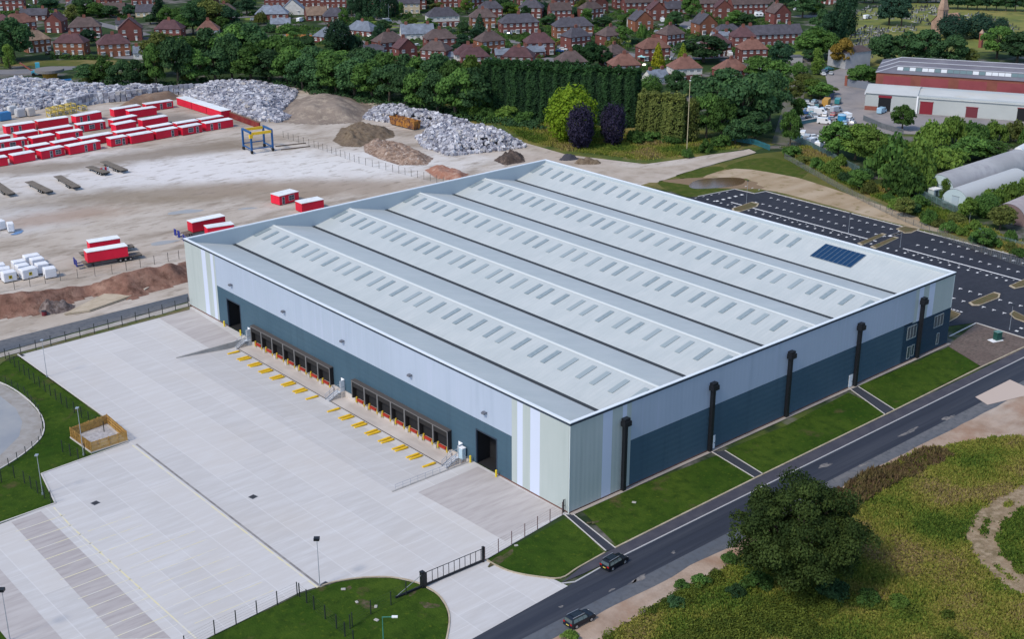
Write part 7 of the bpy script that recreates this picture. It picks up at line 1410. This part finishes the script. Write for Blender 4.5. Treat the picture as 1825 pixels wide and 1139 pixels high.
for i in range(4): m = MB(); m.box(4+i*3,4.9+i*3,.42,.5,1.5,4); m.build('window', M_glass, t)
q = G(1747,84); t = thing('lodge_pavilion', q, 0, 'narrow dark red brick turret at the cemetery lodge', 'turret'); m = MB(); m.box(-.8,.8,-.8,.8,0,7); m.build('wall', M_brick, t); m = MB(); m.add([(-1,-1,7),(1,-1,7),(1,1,7),(-1,1,7),(0,0,9)], [(0,1,4),(1,2,4),(2,3,4),(3,0,4)]); m.build('roof', M_chs, t)
M_gs = [mat('headstone_pale', (.42,.41,.39), .8), mat('headstone_grey', (.20,.20,.21), .7), mat('headstone_dark', (.04,.042,.048), .4)]
m = MB(); m.box(-.38,.38,-.09,.09,.12,1.05); m.box(-.28,.28,-.08,.08,1.05,1.22); m.box(-.45,.45,-.2,1.9,0,.12); gm = m.mesh('headstone')
gy = [PX((1508,100),(1520,46),(1570,50),(1590,62),(1560,104)), PX((1528,36),(1545,10),(1600,8),(1600,34)), PX((1612,38),(1622,10),(1674,12),(1668,46)), PX((1700,28),(1740,22),(1810,46),(1830,60),(1790,62)), PX((1560,50),(1600,46),(1640,48),(1630,56),(1580,58))]
rg = random.Random(31); k = 0
for poly, n in zip(gy, (170,50,80,60,20)):
    x0,x1,y0,y1 = bounds(poly); c = 0
    while c < n:
        x, y = rg.uniform(x0,x1), rg.uniform(y0,y1)
        if not inside((x,y),poly): continue
        x = round(x/2.6)*2.6+rg.uniform(-.3,.3); o = tag(link('headstone', gm, None, M_gs[rg.choice((0,1,1,2,2,2))]), 'small headstone standing on the cemetery grass', 'headstone', 'headstones in the cemetery'); o.location = (x,y,-.03); o.rotation_euler = (0,0,.1+rg.uniform(-.1,.1)); s = rg.uniform(.95,1.35); o.scale = (s,s,s); c += 1
# ================================================================ LIGHT, SKY, CAMERA
SUN_DIR = Vector((-.97, -.05, 0)).normalized(); ELEV = math.radians(48)
sd = Vector((SUN_DIR.x*math.cos(ELEV), SUN_DIR.y*math.cos(ELEV), math.sin(ELEV)))
ld = bpy.data.lights.new('sun', 'SUN'); ld.energy = 2.05; ld.angle = math.radians(9); ld.color = (1.0, .895, .745)
lo = bpy.data.objects.new('sun', ld); COL.objects.link(lo); lo.rotation_euler = sd.to_track_quat('Z', 'Y').to_euler()
wd = bpy.data.worlds.new('World'); SC.world = wd; wd.use_nodes = True; nt = wd.node_tree; bg = nt.nodes['Background']
sk = nt.nodes.new('ShaderNodeTexSky'); sk.sky_type = 'NISHITA'; sk.sun_disc = False; sk.sun_elevation = ELEV; sk.sun_rotation = math.atan2(sd.x, sd.y); sk.air_density = 1.0; sk.dust_density = .9; sk.ozone_density = 1.7
nt.links.new(sk.outputs[0], bg.inputs[0]); bg.inputs[1].default_value = .15
cd = bpy.data.cameras.new('camera'); cam = bpy.data.objects.new('camera', cd); COL.objects.link(cam)
cd.sensor_fit = 'HORIZONTAL'; cd.sensor_width = 36; cd.lens = FPX*36/1825; cd.clip_start = 1; cd.clip_end = 6000
cam.matrix_world = Matrix(((_r.x,_u.x,-_f.x,CAM.x),(_r.y,_u.y,-_f.y,CAM.y),(_r.z,_u.z,-_f.z,CAM.z),(0,0,0,1)))
SC.camera = cam
SC.view_settings.view_transform = 'Standard'; SC.view_settings.look = 'None'; SC.view_settings.gamma = 1; SC.view_settings.exposure = 0.50
